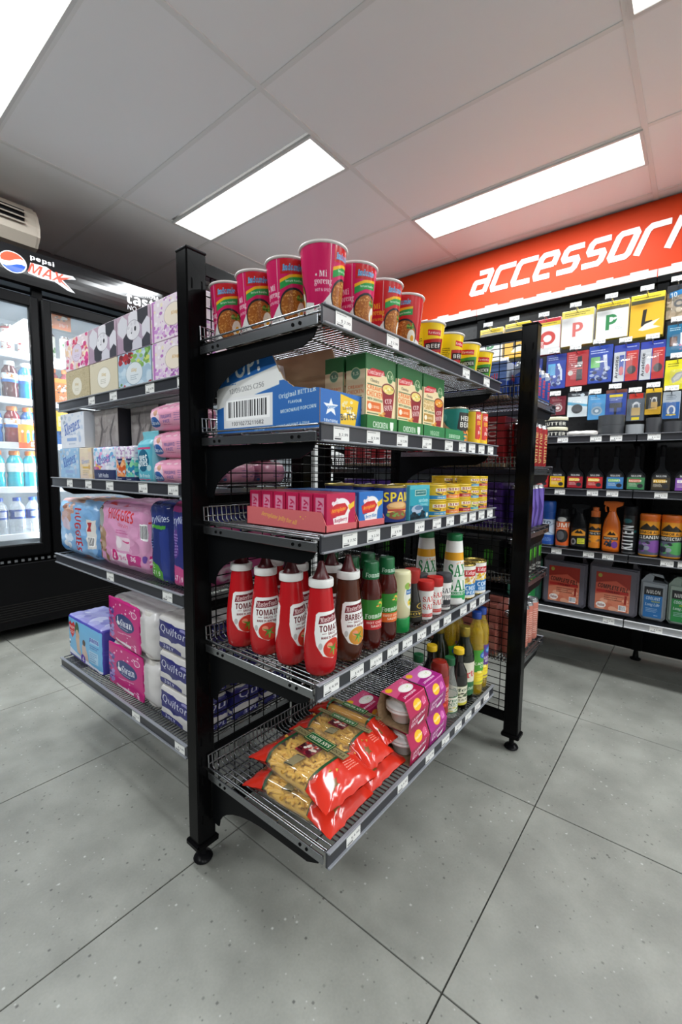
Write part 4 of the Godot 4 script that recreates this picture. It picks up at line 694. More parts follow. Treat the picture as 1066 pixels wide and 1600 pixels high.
func make_wire_shelf(o: Node3D, w: float, d: float, tickets: Array, prices: Array, ends := true) -> void:
	# rear edge along local x at z = 0, front edge at z = d, top of the wires at y = 0
	var chrome := mat("8e9093", 0.26, 0.95)
	var m := MB.new()
	var x := 0.012
	while x < w - 0.005:
		m.tube([Vector3(x, -0.002, d - 0.008), Vector3(x, -0.002, 0.016), Vector3(x, 0.004, 0.006), Vector3(x, 0.036, 0.002)], 0.0019, 6, false)
		x += 0.0128
	for z in [0.05, 0.14, 0.23, 0.32]:
		m.tube([Vector3(0, -0.0055, z * d / 0.36), Vector3(w, -0.0055, z * d / 0.36)], 0.0022, 5, false)
	m.tube([Vector3(0, 0.035, 0.002), Vector3(w, 0.035, 0.002)], 0.0018, 5, false)
	m.tube([Vector3(0, 0.014, 0.0045), Vector3(w, 0.014, 0.0045)], 0.0018, 5, false)
	var wd := part(o, "wire_deck", m, chrome)
	wd.set_meta("kind", "stuff")
	for e in [0, 1]:
		var ex: float = 0.002 if e == 0 else w - 0.002
		var s := MB.new()
		s.bevel(Vector3(ex, -0.017, d / 2 - 0.004), Vector3(0.004, 0.018, d - 0.012), 0.001)
		s.tube([Vector3(ex, 0.004, 0.004), Vector3(ex, 0.004, d - 0.006)], 0.0022, 6)
		s.tube([Vector3(ex + 0.006 * (1 - 2 * e), -0.003, 0.004), Vector3(ex + 0.006 * (1 - 2 * e), -0.003, d - 0.006)], 0.002, 6)
		s.tube([Vector3(ex, 0.004, 0.004), Vector3(ex, 0.036, 0.002)], 0.0022, 6)
		var sr := part(o, "side_rail", s, chrome)
		if ends:
			for hz in [0.05, 0.068, d - 0.07, d - 0.052]:
				var h := MB.new()
				h.lathe([Vector2(0.0005, 0), Vector2(0.0034, 0), Vector2(0.0034, 0.001), Vector2(0.0005, 0.001)], 10)
				var hole_shade := part(sr, "hole_shade", h, mat("060607", 0.8), Vector3(ex + (0.0022 if e else -0.0032), -0.017, hz))  # dark disc laid on the rail stands for the shade in a hole
				hole_shade.rotation_degrees.z = -90
		var br := MB.new()
		var poly := PackedVector2Array([Vector2(0.004, -0.026), Vector2(d - 0.02, -0.026), Vector2(d - 0.03, -0.042), Vector2(d - 0.06, -0.056)])
		for i in 9:
			var a := PI / 2 * i / 8.0
			poly.append(Vector2(0.215 - 0.187 * sin(a), -0.058 - 0.084 * (1 - cos(a))))
		poly.append(Vector2(0.004, -0.142))
		br.prism(poly, -0.0015, 0.0015)
		var bo := part(o, "bracket", br, mat("0b0c0e", 0.4), Vector3(0.012 if e == 0 else w - 0.012, 0, 0))
		bo.rotation_degrees.y = -90
	price_rail(o, w, d, 0.006, tickets, prices)

func price_rail(o: Node3D, w: float, z: float, top: float, tickets: Array, prices: Array, insert := "2c2d33", lip := "7d8086") -> void:
	var b := MB.new()
	b.box(Vector3(w / 2, top - 0.016, z), Vector3(w, 0.032, 0.005))
	var r := part(o, "price_rail", b, mat(insert, 0.3))
	for yy in [top - 0.001, top - 0.0315]:
		var l := MB.new()
		l.bevel(Vector3(w / 2, yy, z + 0.003), Vector3(w, 0.004, 0.009), 0.001)
		part(r, "rail_lip", l, mat(lip, 0.3))
	for i in tickets.size():
		var t := MB.new()
		var pr: Rect2 = pic("ticket_" + prices[i % prices.size()])
		t.box(Vector3.ZERO, Vector3(0.046, 0.0255, 0.0008), pr, bit("ticket_2.99", 0.02, 0.02, 0.02, 0.02))
		part(r, "price_ticket", t, printed(0.35), Vector3(tickets[i], top - 0.0163, z + 0.0032))

func noise_image(size: int, lo: Color, hi: Color, freq: float, fine: float, specks: int, sd: int) -> ImageTexture:
	var a := FastNoiseLite.new(); a.seed = sd; a.frequency = freq; a.fractal_octaves = 5
	var b := FastNoiseLite.new(); b.seed = sd + 1; b.frequency = 0.35; b.fractal_octaves = 2
	var ia := a.get_seamless_image(size, size); var ib := b.get_seamless_image(size, size)
	var im := Image.create(size, size, false, Image.FORMAT_RGB8)
	for y in size:
		for x in size:
			var k := clampf(ia.get_pixel(x, y).r + (ib.get_pixel(x, y).r - 0.5) * fine, 0, 1)
			im.set_pixel(x, y, lo.lerp(hi, k))
	var r := RandomNumberGenerator.new(); r.seed = sd
	for i in specks:
		var dark := r.randf() < 0.7
		var c := lo.darkened(r.randf_range(0.05, 0.4)) if dark else hi.lightened(0.25)
		var s := 1 if r.randf() < 0.8 else 2
		im.fill_rect(Rect2i(r.randi() % size, r.randi() % size, s, s), c)
	return ImageTexture.create_from_image(im)

const CX := -1.498   # lines of the ceiling grid: x = CX + 1.2 i, z = CZ - 0.6 j
const CZ := -1.3055
const CEIL := 2.511
# column, row, which half of the cell (0: nearer the shop front, 1: deeper in the shop)
const LIGHTS := [[-1, 0, 1], [0, 2, 0], [-1, -2, 1], [1, 0, 1], [2, 2, 0], [0, -6, 1], [-1, -4, 1], [2, -5, 1], [3, -3, 1], [3, 0, 1]]  # later entries are out of view, placed to light floor, walls and ceiling
const LIGHT_NAMES := ["bright flat ceiling panel above the black end post of the food shelves", "bright flat ceiling panel just in front of the red fascia", "bright flat ceiling panel in the top corner above the drinks fridge", "bright flat ceiling panel cut by the top edge of the picture", "unseen ceiling panel further along the red fascia, placed to light the room", "unseen ceiling panel near the shop front behind the photographer, placed to light the room", "unseen ceiling panel near the front on the fridge side, placed to light the floor there", "unseen ceiling panel near the front on the far side, placed to light the room", "unseen ceiling panel by the side wall, placed to light the wall and room", "unseen ceiling panel deep along the side wall, placed to light the wall and room"]

func light_rect(L: Array) -> Rect2:   # x, z of the half cell
	return Rect2(CX + 1.2 * L[0], CZ - 0.6 * (L[1] + 1) + (0.3 if L[2] == 0 else 0.0), 1.2, 0.3)

func _ready() -> void:
	# --- camera
	var cam := Camera3D.new()
	add_child(cam)
	cam.basis = Basis(Vector3.UP, 0.6788) * Basis(Vector3.RIGHT, -0.0948) * Basis(Vector3.BACK, 0.0104)
	cam.position = Vector3(0, 0.9706, 0)
	cam.near = 0.02
	cam.current = true
	var lens := CameraAttributesPhysical.new()
	lens.frustum_focal_length = 12.0 / (800.0 / 692.05)
	lens.frustum_focus_distance = 1.05
	lens.exposure_aperture = 4.5
	lens.frustum_near = 0.02
	cam.attributes = lens
	cam.fov = rad_to_deg(2.0 * atan(800.0 / 692.05))
	# --- sky (a closed room: hardly seen) and exposure
	var we := WorldEnvironment.new()
	var env := Environment.new()
	env.background_mode = Environment.BG_COLOR
	env.background_color = Color("0a0b0d")
	env.tonemap_mode = Environment.TONE_MAPPER_LINEAR
	env.tonemap_exposure = 1.05
	env.sdfgi_enabled = true; env.ssao_enabled = true; env.ssil_enabled = true
	we.environment = env
	add_child(we)
	# --- the ceiling's light panels: an area light just under each glowing diffuser
	for L in LIGHTS:
		var r := light_rect(L)
		var a := AreaLight3D.new()
		a.name = "panel_light"
		a.area_size = Vector2(1.16, 0.26)
		a.light_energy = 3.5
		a.light_color = Color(0.97, 0.99, 1.0)
		a.area_range = 12.0
		a.area_attenuation = 2.0
		a.shadow_enabled = true
		add_child(a, true)
		a.position = Vector3(r.get_center().x, CEIL - 0.012, r.get_center().y)
		a.rotation_degrees = Vector3(-90, 0, 0)
	print_everything()
	build_room()
	build_gondola()
	build_wall_unit()
	build_fridge()
	stock_food_side()
	stock_paper_side()
	stock_drinks_side()
	stock_wall()

# ---------------------------------------------------------------- the room
const X0 := -3.78
const X1 := 3.4
const Z0 := -3.2
const Z1 := 3.3

func build_room() -> void:
	var stone := StandardMaterial3D.new()
	stone.albedo_texture = noise_image(768, Color("70716b"), Color("898a83"), 0.012, 0.3, 2600, 11)
	stone.roughness = 0.5
	stone.uv1_triplanar = true; stone.uv1_world_triplanar = true; stone.uv1_scale = Vector3(0.55, 0.55, 0.55)
	var fb := MB.new()
	fb.box(Vector3((X0 + X1) / 2, -0.06, (Z0 + Z1) / 2), Vector3(X1 - X0 + 0.4, 0.1, Z1 - Z0 + 0.4))
	var floor_slab := structure("floor", fb, mat("4c4a46", 0.8))
	var fx := -0.310; var fz := -0.699
	var tile_mesh := {}
	for i in range(-7, 8):
		for j in range(-8, 6):
			var ax := maxf(fx + 0.6 * i, X0); var bx := minf(fx + 0.6 * (i + 1), X1)
			var az := maxf(fz + 0.6 * j, Z0); var bz := minf(fz + 0.6 * (j + 1), Z1)
			if bx - ax < 0.02 or bz - az < 0.02: continue
			var s := Vector3(bx - ax - 0.003, 0.0105, bz - az - 0.003)
			var key := s.snapped(Vector3.ONE * 0.001)
			if not tile_mesh.has(key):
				var tb := MB.new(); tb.bevel(Vector3.ZERO, s, 0.0008)
				tile_mesh[key] = tb.mesh()
			part(floor_slab, "tile", tile_mesh[key], stone, Vector3((ax + bx) / 2, -0.00525, (az + bz) / 2))
	# ceiling: slab, panels resting in a T-bar grid
	var cb := MB.new()
	cb.box(Vector3((X0 + X1) / 2, CEIL + 0.1, (Z0 + Z1) / 2), Vector3(X1 - X0 + 0.4, 0.1, Z1 - Z0 + 0.4))
	var slab := structure("ceiling", cb, mat("8a8a8a", 0.9))
	var vinyl := mat("eeeeee", 0.55)
	var bar := mat("e2e2e0", 0.45)
	var lit := {}
	for L in LIGHTS: lit["%d %d" % [L[0], L[1]]] = L[2]
	var pm := {}
	for i in range(-2, 5):
		for j in range(-8, 4):
			var ax := maxf(CX + 1.2 * i, X0); var bx := minf(CX + 1.2 * (i + 1), X1)
			var az := maxf(CZ - 0.6 * (j + 1), Z0); var bz := minf(CZ - 0.6 * j, Z1)
			if bx - ax < 0.03 or bz - az < 0.03: continue
			var k := "%d %d" % [i, j]
			if lit.has(k):
				if lit[k] == 1: az = az + 0.3
				else: bz = bz - 0.3
			var s := Vector3(bx - ax - 0.016, 0.012, bz - az - 0.016).snapped(Vector3.ONE * 0.0005)
			if s.x < 0.01 or s.z < 0.01: continue
			if not pm.has(s):
				var tb := MB.new(); tb.bevel(Vector3.ZERO, s, 0.0015)
				pm[s] = tb.mesh()
			part(slab, "panel", pm[s], vinyl, Vector3((ax + bx) / 2, CEIL + 0.009, (az + bz) / 2))
	for i in range(-1, 5):
		var tb := MB.new(); tb.bevel(Vector3(CX + 1.2 * i, CEIL + 0.006, (Z0 + Z1) / 2), Vector3(0.025, 0.014, Z1 - Z0), 0.001)
		part(slab, "grid_bar", tb, bar)
	for j in range(-7, 4):
		var tb := MB.new(); tb.bevel(Vector3((X0 + X1) / 2, CEIL + 0.0068, CZ - 0.6 * j), Vector3(X1 - X0, 0.013, 0.022), 0.001)
		part(slab, "grid_bar", tb, bar)
	for L in LIGHTS:
		var r := light_rect(L)
		var n := LIGHTS.find(L)
		var o := thing("ceiling_light", LIGHT_NAMES[n], "light", Vector3(r.get_center().x, CEIL - 0.004, r.get_center().y), 0, "flat ceiling light panels")
		var d := MB.new()
		d.box(Vector3(0, 0.002, 0), Vector3(1.16, 0.004, 0.262))
		var glow := StandardMaterial3D.new() if n == 0 else mats["glow"] as StandardMaterial3D
		if n == 0:
			glow.albedo_color = Color("f4f4f2"); glow.emission_enabled = true; glow.emission = Color(1.0, 0.99, 0.975); glow.emission_energy_multiplier = 1.6
			mats["glow"] = glow
		part(o, "diffuser", d, glow)
		var f := MB.new()
		for s in [-1.0, 1.0]:
			f.box(Vector3(s * 0.586, 0.003, 0), Vector3(0.014, 0.012, 0.288))
			f.box(Vector3(0, 0.003, s * 0.138), Vector3(1.16, 0.012, 0.013))
		part(o, "frame", f, mat("d4d4d2", 0.4))
	# walls
	var paint_w := mat("dededc", 0.6)
	for w in [["wall_back", Vector3((X0 + X1) / 2, CEIL / 2, Z0 - 0.06), Vector3(X1 - X0 + 0.3, CEIL + 0.1, 0.12)], ["unseen_front_wall", Vector3((X0 + X1) / 2, CEIL / 2, Z1 + 0.06), Vector3(X1 - X0 + 0.3, CEIL + 0.1, 0.12)], ["wall_left", Vector3(X0 - 0.06, CEIL / 2, (Z0 + Z1) / 2), Vector3(0.12, CEIL + 0.1, Z1 - Z0)], ["wall_right", Vector3(X1 + 0.06, CEIL / 2, (Z0 + Z1) / 2), Vector3(0.12, CEIL + 0.1, Z1 - Z0)]]:
		var wb := MB.new(); wb.box(w[1], w[2])
		structure(w[0], wb, {"wall_back": paint_w, "unseen_front_wall": mat("4c4d50", 0.6), "wall_left": mat("55575a", 0.6), "wall_right": mat("b4b4b2", 0.6)}[w[0]])  # unseen front wall is dark for post reflections; left wall darkens the ceiling
	# red fascia with slanted white lettering
	var sg := thing("fascia_sign", "orange red wall fascia with slanted white lettering above the car products", "sign", Vector3(-0.6, 1.78, Z0 + 0.012))
	var pb := MB.new(); pb.box(Vector3(0, 0.362, 0), Vector3(4.4, 0.724, 0.022))
	var satin := StandardMaterial3D.new()
	satin.albedo_color = Color("b83610"); satin.roughness = 0.5; satin.metallic_specular = 0.28
	part(sg, "panel", pb, satin)
	var paths := {
		"a": [[[0.12, 1.0], [0.86, 1.0], [0.9, 0.96], [0.9, 0.08]], [[0.9, 0.58], [0.12, 0.58], [0.08, 0.52], [0.08, 0.12], [0.14, 0.08], [0.9, 0.08]]],
		"c": [[[0.95, 1.0], [0.18, 1.0], [0.08, 0.88], [0.08, 0.2], [0.18, 0.08], [0.95, 0.08]]],
		"e": [[[0.92, 0.08], [0.18, 0.08], [0.08, 0.2], [0.08, 0.88], [0.18, 1.0], [0.8, 1.0], [0.9, 0.9], [0.9, 0.5]], [[0.9, 0.54], [0.1, 0.54]]],
		"s": [[[0.95, 1.0], [0.2, 1.0], [0.1, 0.9], [0.1, 0.64], [0.2, 0.54], [0.8, 0.54], [0.9, 0.44], [0.9, 0.18], [0.8, 0.08], [0.04, 0.08]]],
		"o": [[[0.5, 1.0], [0.18, 1.0], [0.08, 0.9], [0.08, 0.18], [0.18, 0.08], [0.5, 0.08]], [[0.49, 0.08], [0.8, 0.08], [0.9, 0.18], [0.9, 0.9], [0.8, 1.0], [0.49, 1.0]]],
		"r": [[[0.08, 0.0], [0.08, 0.88], [0.2, 1.0], [0.98, 1.0]]],
		"i": [[[0.1, 0.0], [0.1, 1.08]]]}
	var px := -1.385
	for ch in "accessories":
		var lm := MB.new()
		var thick := 0.004
		for path in paths[ch]:
			var pl := PackedVector2Array()
			for q in path: pl.append(Vector2(q[0] * 0.112 + q[1] * 0.058, q[1] * 0.142))
			for poly in Geometry2D.offset_polyline(pl, 0.0162, Geometry2D.JOIN_MITER, Geometry2D.END_SQUARE if ch == "c" else Geometry2D.END_BUTT):
				if not Geometry2D.is_polygon_clockwise(poly): lm.prism(poly, 0.0, thick)
			thick += 0.0006
		part(sg, "letter", lm, mat("ecebe8", 0.4), Vector3(px + 0.6, 0.448, 0.011))
		px += 0.075 if ch == "i" else 0.143

# ---------------------------------------------------------------- the gondola
const DECK := [1.247, 1.047, 0.847, 0.566, 0.245]      # food side, top to bottom
const DECKP := [1.192, 0.928, 0.654, 0.262]            # paper side
const DECKD := [1.225, 0.985, 0.755, 0.575, 0.285]     # drinks side

func build_gondola() -> void:
	make_arm(thing("gondola_frame", "black mesh frame behind the food shelves, nearest post on a round foot", "shelf frame", Vector3(-0.904, 0, -0.585), 90), 0.885)
	make_arm(thing("gondola_frame", "black mesh frame at the far end of the food shelves, standing across them", "shelf frame", Vector3(-0.455, 0, -1.537), 180), 0.885)
	make_arm(thing("gondola_frame", "black mesh frame behind the tissue and nappy shelves", "shelf frame", Vector3(-1.825, 0, -0.988), 0), 0.87)
	make_arm(thing("gondola_frame", "black mesh frame on the fridge side, at the back of the shelving", "shelf frame", Vector3(-1.395, 0, -1.08), 90), 0.885)
	var tk := [[-0.643, -0.807, -1.18, -1.33], [-0.642, -0.745, -0.857, -0.972, -1.092, -1.177, -1.244, -1.316, -1.39], [-0.669, -0.749, -0.838, -0.943, -1.033, -1.111, -1.199, -1.263, -1.332, -1.402], [-0.627, -0.709, -0.779, -0.847, -0.913, -0.984, -1.058, -1.132, -1.241, -1.313, -1.387], [-0.667, -0.859, -0.994, -1.086, -1.168, -1.24, -1.313, -1.386]]
	var pr := [["2.99"], ["2.99", "3.99"], ["2.50", "2.50", "8.99", "4.99", "3.99"], ["4.99", "4.99", "6.50", "3.99"], ["4.99", "6.50", "3.99"]]
	var lb := ["top wire shelf holding noodle cups", "wire shelf of soup boxes and the blue popcorn carton", "wire shelf of jelly boxes and tuna cans", "wire shelf of red sauce bottles", "lowest wire shelf with pasta bags, rice and oil"]
	for i in 5:
		var t := []
		for z in tk[i]: t.append(-0.587 - z)
		make_wire_shelf(thing("wire_shelf", lb[i], "shelf", Vector3(-0.882, DECK[i], -0.587), 90, "chrome wire shelves"), 0.862, [0.362, 0.36, 0.362, 0.354, 0.382][i], t, pr[i])
	var tp := [[-1.522, -1.371, -1.157, -1.0], [-1.64, -1.492, -1.344, -1.148, -1.0], [-1.364, -1.04], [-1.232, -1.0]]
	var lp := ["top wire shelf holding patterned tissue boxes", "wire shelf of tissues and pink baby wipes", "wire shelf of blue and pink nappy packs", "lowest wire shelf holding toilet rolls"]
	for i in 4:
		var t := []
		for x in tp[i]: t.append(x + 1.80)
		make_wire_shelf(thing("wire_shelf", lp[i], "shelf", Vector3(-1.80, DECKP[i], -0.96), 0, "chrome wire shelves"), 0.835, 0.34 if i == 0 else 0.372, t, ["6.50", "3.99", "4.99"], false)
	var ld := ["top wire shelf of silver and blue drink cases behind the far frame", "second wire shelf of red drink cases behind the far frame", "middle wire shelf of purple drink cases behind the far frame", "wire shelf of black and green drink cases behind the far frame", "lowest wire shelf of peach drink packs behind the far frame"]
	for i in 5:
		make_wire_shelf(thing("wire_shelf", ld[i], "shelf", Vector3(-0.462, DECKD[i], -1.562), 180, "chrome wire shelves"), 0.862, 0.355, [0.1, 0.3, 0.5], ["3.99"], true)

# ---------------------------------------------------------------- the wall unit
const WDECK := [1.142, 0.892, 0.600, 0.302]
const WZ := -2.72

func build_wall_unit() -> void:
	var black := mat("0c0d0e", 0.4)
	var peg := StandardMaterial3D.new()
	var pi := Image.create(32, 32, false, Image.FORMAT_RGB8)
	pi.fill(Color("17181a"))
	fill_ellipse(pi, Vector2(16, 16), Vector2(7, 7), Color("030303"))  # peg holes as dark dots, their shade put into the colour
	peg.albedo_texture = ImageTexture.create_from_image(pi); peg.roughness = 0.5
	peg.uv1_triplanar = true; peg.uv1_scale = Vector3(28, 28, 28)
	var bays := [[-2.025, "pegboard bay hidden behind the drinks, furthest from the sign's end"], [-1.125, "black pegboard bay of car products under the first sign letters"], [-0.225, "black pegboard bay of car products at the picture's edge"]]
	for b in bays:
		var o := thing("pegboard_bay", b[1], "shelf unit", Vector3(b[0], 0, WZ), 0, "wall bays")
		var m := MB.new(); m.box(Vector3(0.45, 1.085, -0.012), Vector3(0.9, 1.65, 0.012))
		part(o, "pegboard", m, peg)
		var kp := MB.new(); kp.box(Vector3(0.45, 0.15, -0.1), Vector3(0.9, 0.27, 0.012))
		part(o, "kick_panel", kp, black)
		for x in ([0.026, 0.874] if b[0] > -0.3 else [0.026]):
			var p := MB.new(); p.bevel(Vector3(x, 0.99, 0.004), Vector3(0.05, 1.88, 0.03), 0.003)
			part(o, "upright", p, black)
			var f := MB.new(); f.lathe([Vector2(0.001, 0), Vector2(0.024, 0), Vector2(0.026, 0.006), Vector2(0.014, 0.014), Vector2(0.01, 0.05), Vector2(0.001, 0.05)], 16, Rect2(0, 0, 1, 1), 1, 1, Vector3(x, 0, 0.004))
			part(o, "levelling_foot", f, black)
		var t := MB.new(); t.bevel(Vector3(0.45, 1.90, 0.01), Vector3(0.9, 0.03, 0.04), 0.003)
		part(o, "top_rail", t, black)
		var ts := MB.new(); ts.box(Vector3(0.45, 1.932, 0.03), Vector3(0.896, 0.034, 0.005))
		var tr := part(o, "ticket_rail", ts, mat("c6c7c8", 0.35))
		for k in 6:
			var tt := MB.new(); tt.box(Vector3.ZERO, Vector3(0.075, 0.042, 0.001), bit("ticket_2.99", 0.05, 0.3, 0.3, 0.2))
			part(tr, "price_ticket", tt, printed(0.4), Vector3(0.09 + k * 0.147, 1.936, 0.0335))
	var names := ["tape and polish", "black oil additive bottles", "spray cleaners and wipes", "large coolant jugs"]
	for i in 4:
		for b in bays:
			var where := "at the picture's edge" if b[0] > -0.3 else "in the middle bay" if b[0] > -1.2 else "in the hidden bay"
			var o := thing("wall_shelf", "black shelf of %s %s" % [names[i], where], "shelf", Vector3(b[0], WDECK[i], WZ + 0.02), 0, "black wall shelves")
			var m := MB.new(); m.bevel(Vector3(0.45, -0.012, 0.176), Vector3(0.896, 0.022, 0.35), 0.002)
			part(o, "deck", m, black)
			for x in [0.02, 0.88]:
				var br := MB.new(); br.prism(PackedVector2Array([Vector2(0, -0.02), Vector2(0.3, -0.02), Vector2(0.28, -0.04), Vector2(0.06, -0.09), Vector2(0, -0.09)]), -0.0015, 0.0015)
				var bo := part(o, "bracket", br, black, Vector3(x, 0, 0)); bo.rotation_degrees.y = -90
			if i < 3: price_rail(o, 0.896, 0.353, 0.0, [0.06 + 0.04 * i, 0.2, 0.36 + 0.03 * i, 0.5, 0.6, 0.74, 0.82], ["6.50", "8.99", "4.99"], "2b2c30", "55575c")
			else: price_rail(o, 0.896, 0.353, 0.0, [0.12, 0.3, 0.84], ["8.99"], "a9abae", "c8c9cb")

# ---------------------------------------------------------------- the fridge
func build_fridge() -> void:
	var black := mat("070708", 0.25)
	var liner := mat("b4bdc4", 0.4)
	var W := 1.46; var D := 0.72; var H := 2.13
	# local front faces +z; turned so that it faces the food shelves. Local x = 0 is the end nearer the camera.
	var o := thing("drinks_fridge", "tall black two-door drinks fridge with lit white inside", "fridge", Vector3(-2.95, 0, -0.20), 90)
	var c := MB.new()
	c.box(Vector3(0.02, 1.04, -D / 2), Vector3(0.04, 1.94, D)); c.box(Vector3(W - 0.02, 1.04, -D / 2), Vector3(0.04, 1.94, D))
	c.box(Vector3(W / 2, 1.04, -D + 0.02), Vector3(W, 1.94, 0.04)); c.box(Vector3(W / 2, 2.02, -D / 2 - 0.02), Vector3(W, 0.14, D - 0.04)); c.box(Vector3(W / 2, 0.27, -D / 2), Vector3(W, 0.40, D - 0.02))
	c.box(Vector3(W / 2, 1.2, -0.012), Vector3(0.05, 1.5, 0.026))
	part(o, "cabinet", c, black)
	var li := MB.new()
	li.box(Vector3(W / 2, 1.2, -D + 0.05), Vector3(W - 0.1, 1.46, 0.01)); li.box(Vector3(0.046, 1.2, -D / 2 - 0.03), Vector3(0.008, 1.46, D - 0.1)); li.box(Vector3(W - 0.046, 1.2, -D / 2 - 0.03), Vector3(0.008, 1.46, D - 0.1))
	li.box(Vector3(W / 2, 1.935, -D / 2 - 0.03), Vector3(W - 0.1, 0.01, D - 0.1)); li.box(Vector3(W / 2, 0.478, -D / 2 - 0.03), Vector3(W - 0.1, 0.01, D - 0.1))
	part(o, "liner", li, liner)
	# curved header with the printed sign
	var hd := MB.new()
	var hp := PackedVector2Array([Vector2(-0.04, 1.945), Vector2(0.03, 1.945)])
	for i in 9: hp.append(Vector2(0.03 + 0.028 * sin(PI * (0.18 + 0.62 * i / 8.0)), 1.955 + 0.178 * i / 8.0))
	hp.append(Vector2(-0.04, 2.135))
	hd.prism(hp, -W, 0.0)
	var ho := part(o, "header", hd, black); ho.rotation_degrees.y = -90
	var hs := MB.new()
	var hr := pic("header")
	for i in 8:
		var p: Vector2 = hp[2 + i]; var q: Vector2 = hp[3 + i]
		hs.quad(Vector3(0.03, p.y, p.x + 0.0015), Vector3(W - 0.01, p.y, p.x + 0.0015), Vector3(W - 0.01, q.y, q.x + 0.0015), Vector3(0.03, q.y, q.x + 0.0015), Rect2(hr.position.x, hr.position.y + hr.size.y * (1.0 - (i + 1) / 8.0), hr.size.x, hr.size.y / 8.0))
	part(ho, "header_print", hs, printed(0.18)).rotation_degrees.y = 90
	# doors: frame with a pane, a handle
	for k in 2:
		var x0 := 0.012 + k * 0.724
		var dm := MB.new()
		var dw := 0.712
		for s in [0.0, 1.0]: dm.bevel(Vector3(0.024 + s * (dw - 0.048), 0.715, 0.02), Vector3(0.048, 1.43, 0.045), 0.008)
		dm.bevel(Vector3(dw / 2, 1.40, 0.02), Vector3(dw - 0.07, 0.06, 0.04), 0.006); dm.bevel(Vector3(dw / 2, 0.035, 0.02), Vector3(dw - 0.07, 0.07, 0.04), 0.006)
		var d := part(o, "door", dm, mat("0a0a0b", 0.3), Vector3(x0, 0.47, 0.004))
		var g := MB.new(); g.box(Vector3(dw / 2, 0.72, 0.018), Vector3(dw - 0.085, 1.33, 0.005))
		part(d, "pane", g, clear("e6eef0", 0.06, 0.02))
		var hm := MB.new(); hm.tube([Vector3(0.03 if k else dw - 0.03, 0.5, 0.045), Vector3(0.03 if k else dw - 0.03, 0.5, 0.07), Vector3(0.03 if k else dw - 0.03, 0.95, 0.07), Vector3(0.03 if k else dw - 0.03, 0.95, 0.045)], 0.008, 8)
		if k == 0: hm = MB.new(); hm.tube([Vector3(0.03, 0.5, 0.045), Vector3(0.03, 0.5, 0.07), Vector3(0.03, 0.95, 0.07), Vector3(0.03, 0.95, 0.045)], 0.008, 8)
		if k == 0: part(d, "handle", hm, black)
	# lower grille with a dotted vent line
	var gr := MB.new(); gr.bevel(Vector3(W / 2, 0.25, 0.02), Vector3(W, 0.36, 0.02), 0.004)
	part(o, "grille", gr, mat("0b0b0c", 0.4))
	var sl := MB.new()
	for i in 7: sl.box(Vector3(W / 2, 0.12 + i * 0.014, 0.0305), Vector3(W - 0.06, 0.005, 0.002))
	part(o, "louvre", sl, mat("1b1a19", 0.5)).set_meta("kind", "stuff")
	var dots := MB.new()
	for i in 44: dots.box(Vector3(0.04 + i * 0.032, 0.448, 0.032), Vector3(0.014, 0.013, 0.003))
	part(o, "vent_dots", dots, mat("5a5c5e", 0.4)).set_meta("kind", "stuff")
	for x in [0.08, W - 0.08]:
		for z in [-0.06, -D + 0.08]:
			var cs := MB.new(); cs.lathe([Vector2(0.001, 0), Vector2(0.026, 0), Vector2(0.026, 0.05), Vector2(0.012, 0.06), Vector2(0.012, 0.08), Vector2(0.001, 0.08)], 14)
			part(o, "castor", cs, mat("2a2b2d", 0.4), Vector3(x, 0, z))
	# shelves with clear front guards, white LED strips up the door jambs
	var sy := [1.60, 1.345, 1.095, 0.845, 0.575]
	for y in sy:
		for k in 2:
			var s := MB.new(); s.box(Vector3(0.39 + k * 0.68, y - 0.008, -0.34), Vector3(0.65, 0.014, 0.52)); s.bevel(Vector3(0.39 + k * 0.68, y - 0.006, -0.072), Vector3(0.65, 0.036, 0.006), 0.002)
			part(o, "shelf", s, mat("cfd5da", 0.3))
	var led := StandardMaterial3D.new()
	led.albedo_color = Color("f2f6fa"); led.emission_enabled = true; led.emission = Color(0.93, 0.97, 1.0); led.emission_energy_multiplier = 3.0
	for x in [0.058, W / 2, W - 0.058]:
		var lm := MB.new(); lm.bevel(Vector3(x, 1.2, -0.04), Vector3(0.016, 1.36, 0.012), 0.003)
		part(o, "led_strip", lm, led)
		for sd in ([1] if x < 0.1 else [-1] if x > 1.2 else [-1, 1]):
			var a := AreaLight3D.new()
			a.name = "led_light"
			a.area_size = Vector2(0.014, 1.3); a.light_energy = 0.5; a.light_color = Color(0.93, 0.97, 1.0); a.area_range = 6.0; a.area_attenuation = 2.0; a.shadow_enabled = true
			add_child(a, true)
			# the strip throws its light back into the cabinet and sideways
			a.transform = o.transform * Transform3D(Basis(Vector3.UP, deg_to_rad(-55.0 * sd)), Vector3(x + 0.013 * sd, 1.2, -0.052))
	stock_fridge(o, sy)
	var o2: Node3D = o.duplicate()  # out of view, placed to darken the ceiling beyond the first fridge
	o2.name = numbered("drinks_fridge"); add_child(o2)
	o2.set_meta("label", "second black drinks fridge, unseen behind the paper shelves, darkening the ceiling above")
	o2.position = Vector3(-2.95, 0, -1.69)
	# the air conditioner above it
	var ac := thing("air_conditioner", "beige air conditioner mounted high above the drinks fridge", "air conditioner", Vector3(-3.36, 2.24, -0.15), 90)
	var am := MB.new()
	var ap := PackedVector2Array([Vector2(-0.4, 0.0), Vector2(0.12, 0.0), Vector2(0.2, 0.02), Vector2(0.245, 0.07), Vector2(0.25, 0.12), Vector2(0.22, 0.2), Vector2(0.19, 0.24), Vector2(-0.4, 0.25)])
	am.prism(ap, -0.85, 0.0)
	var ao := part(ac, "casing", am, mat("b3aa9c", 0.45)); ao.rotation_degrees.y = -90
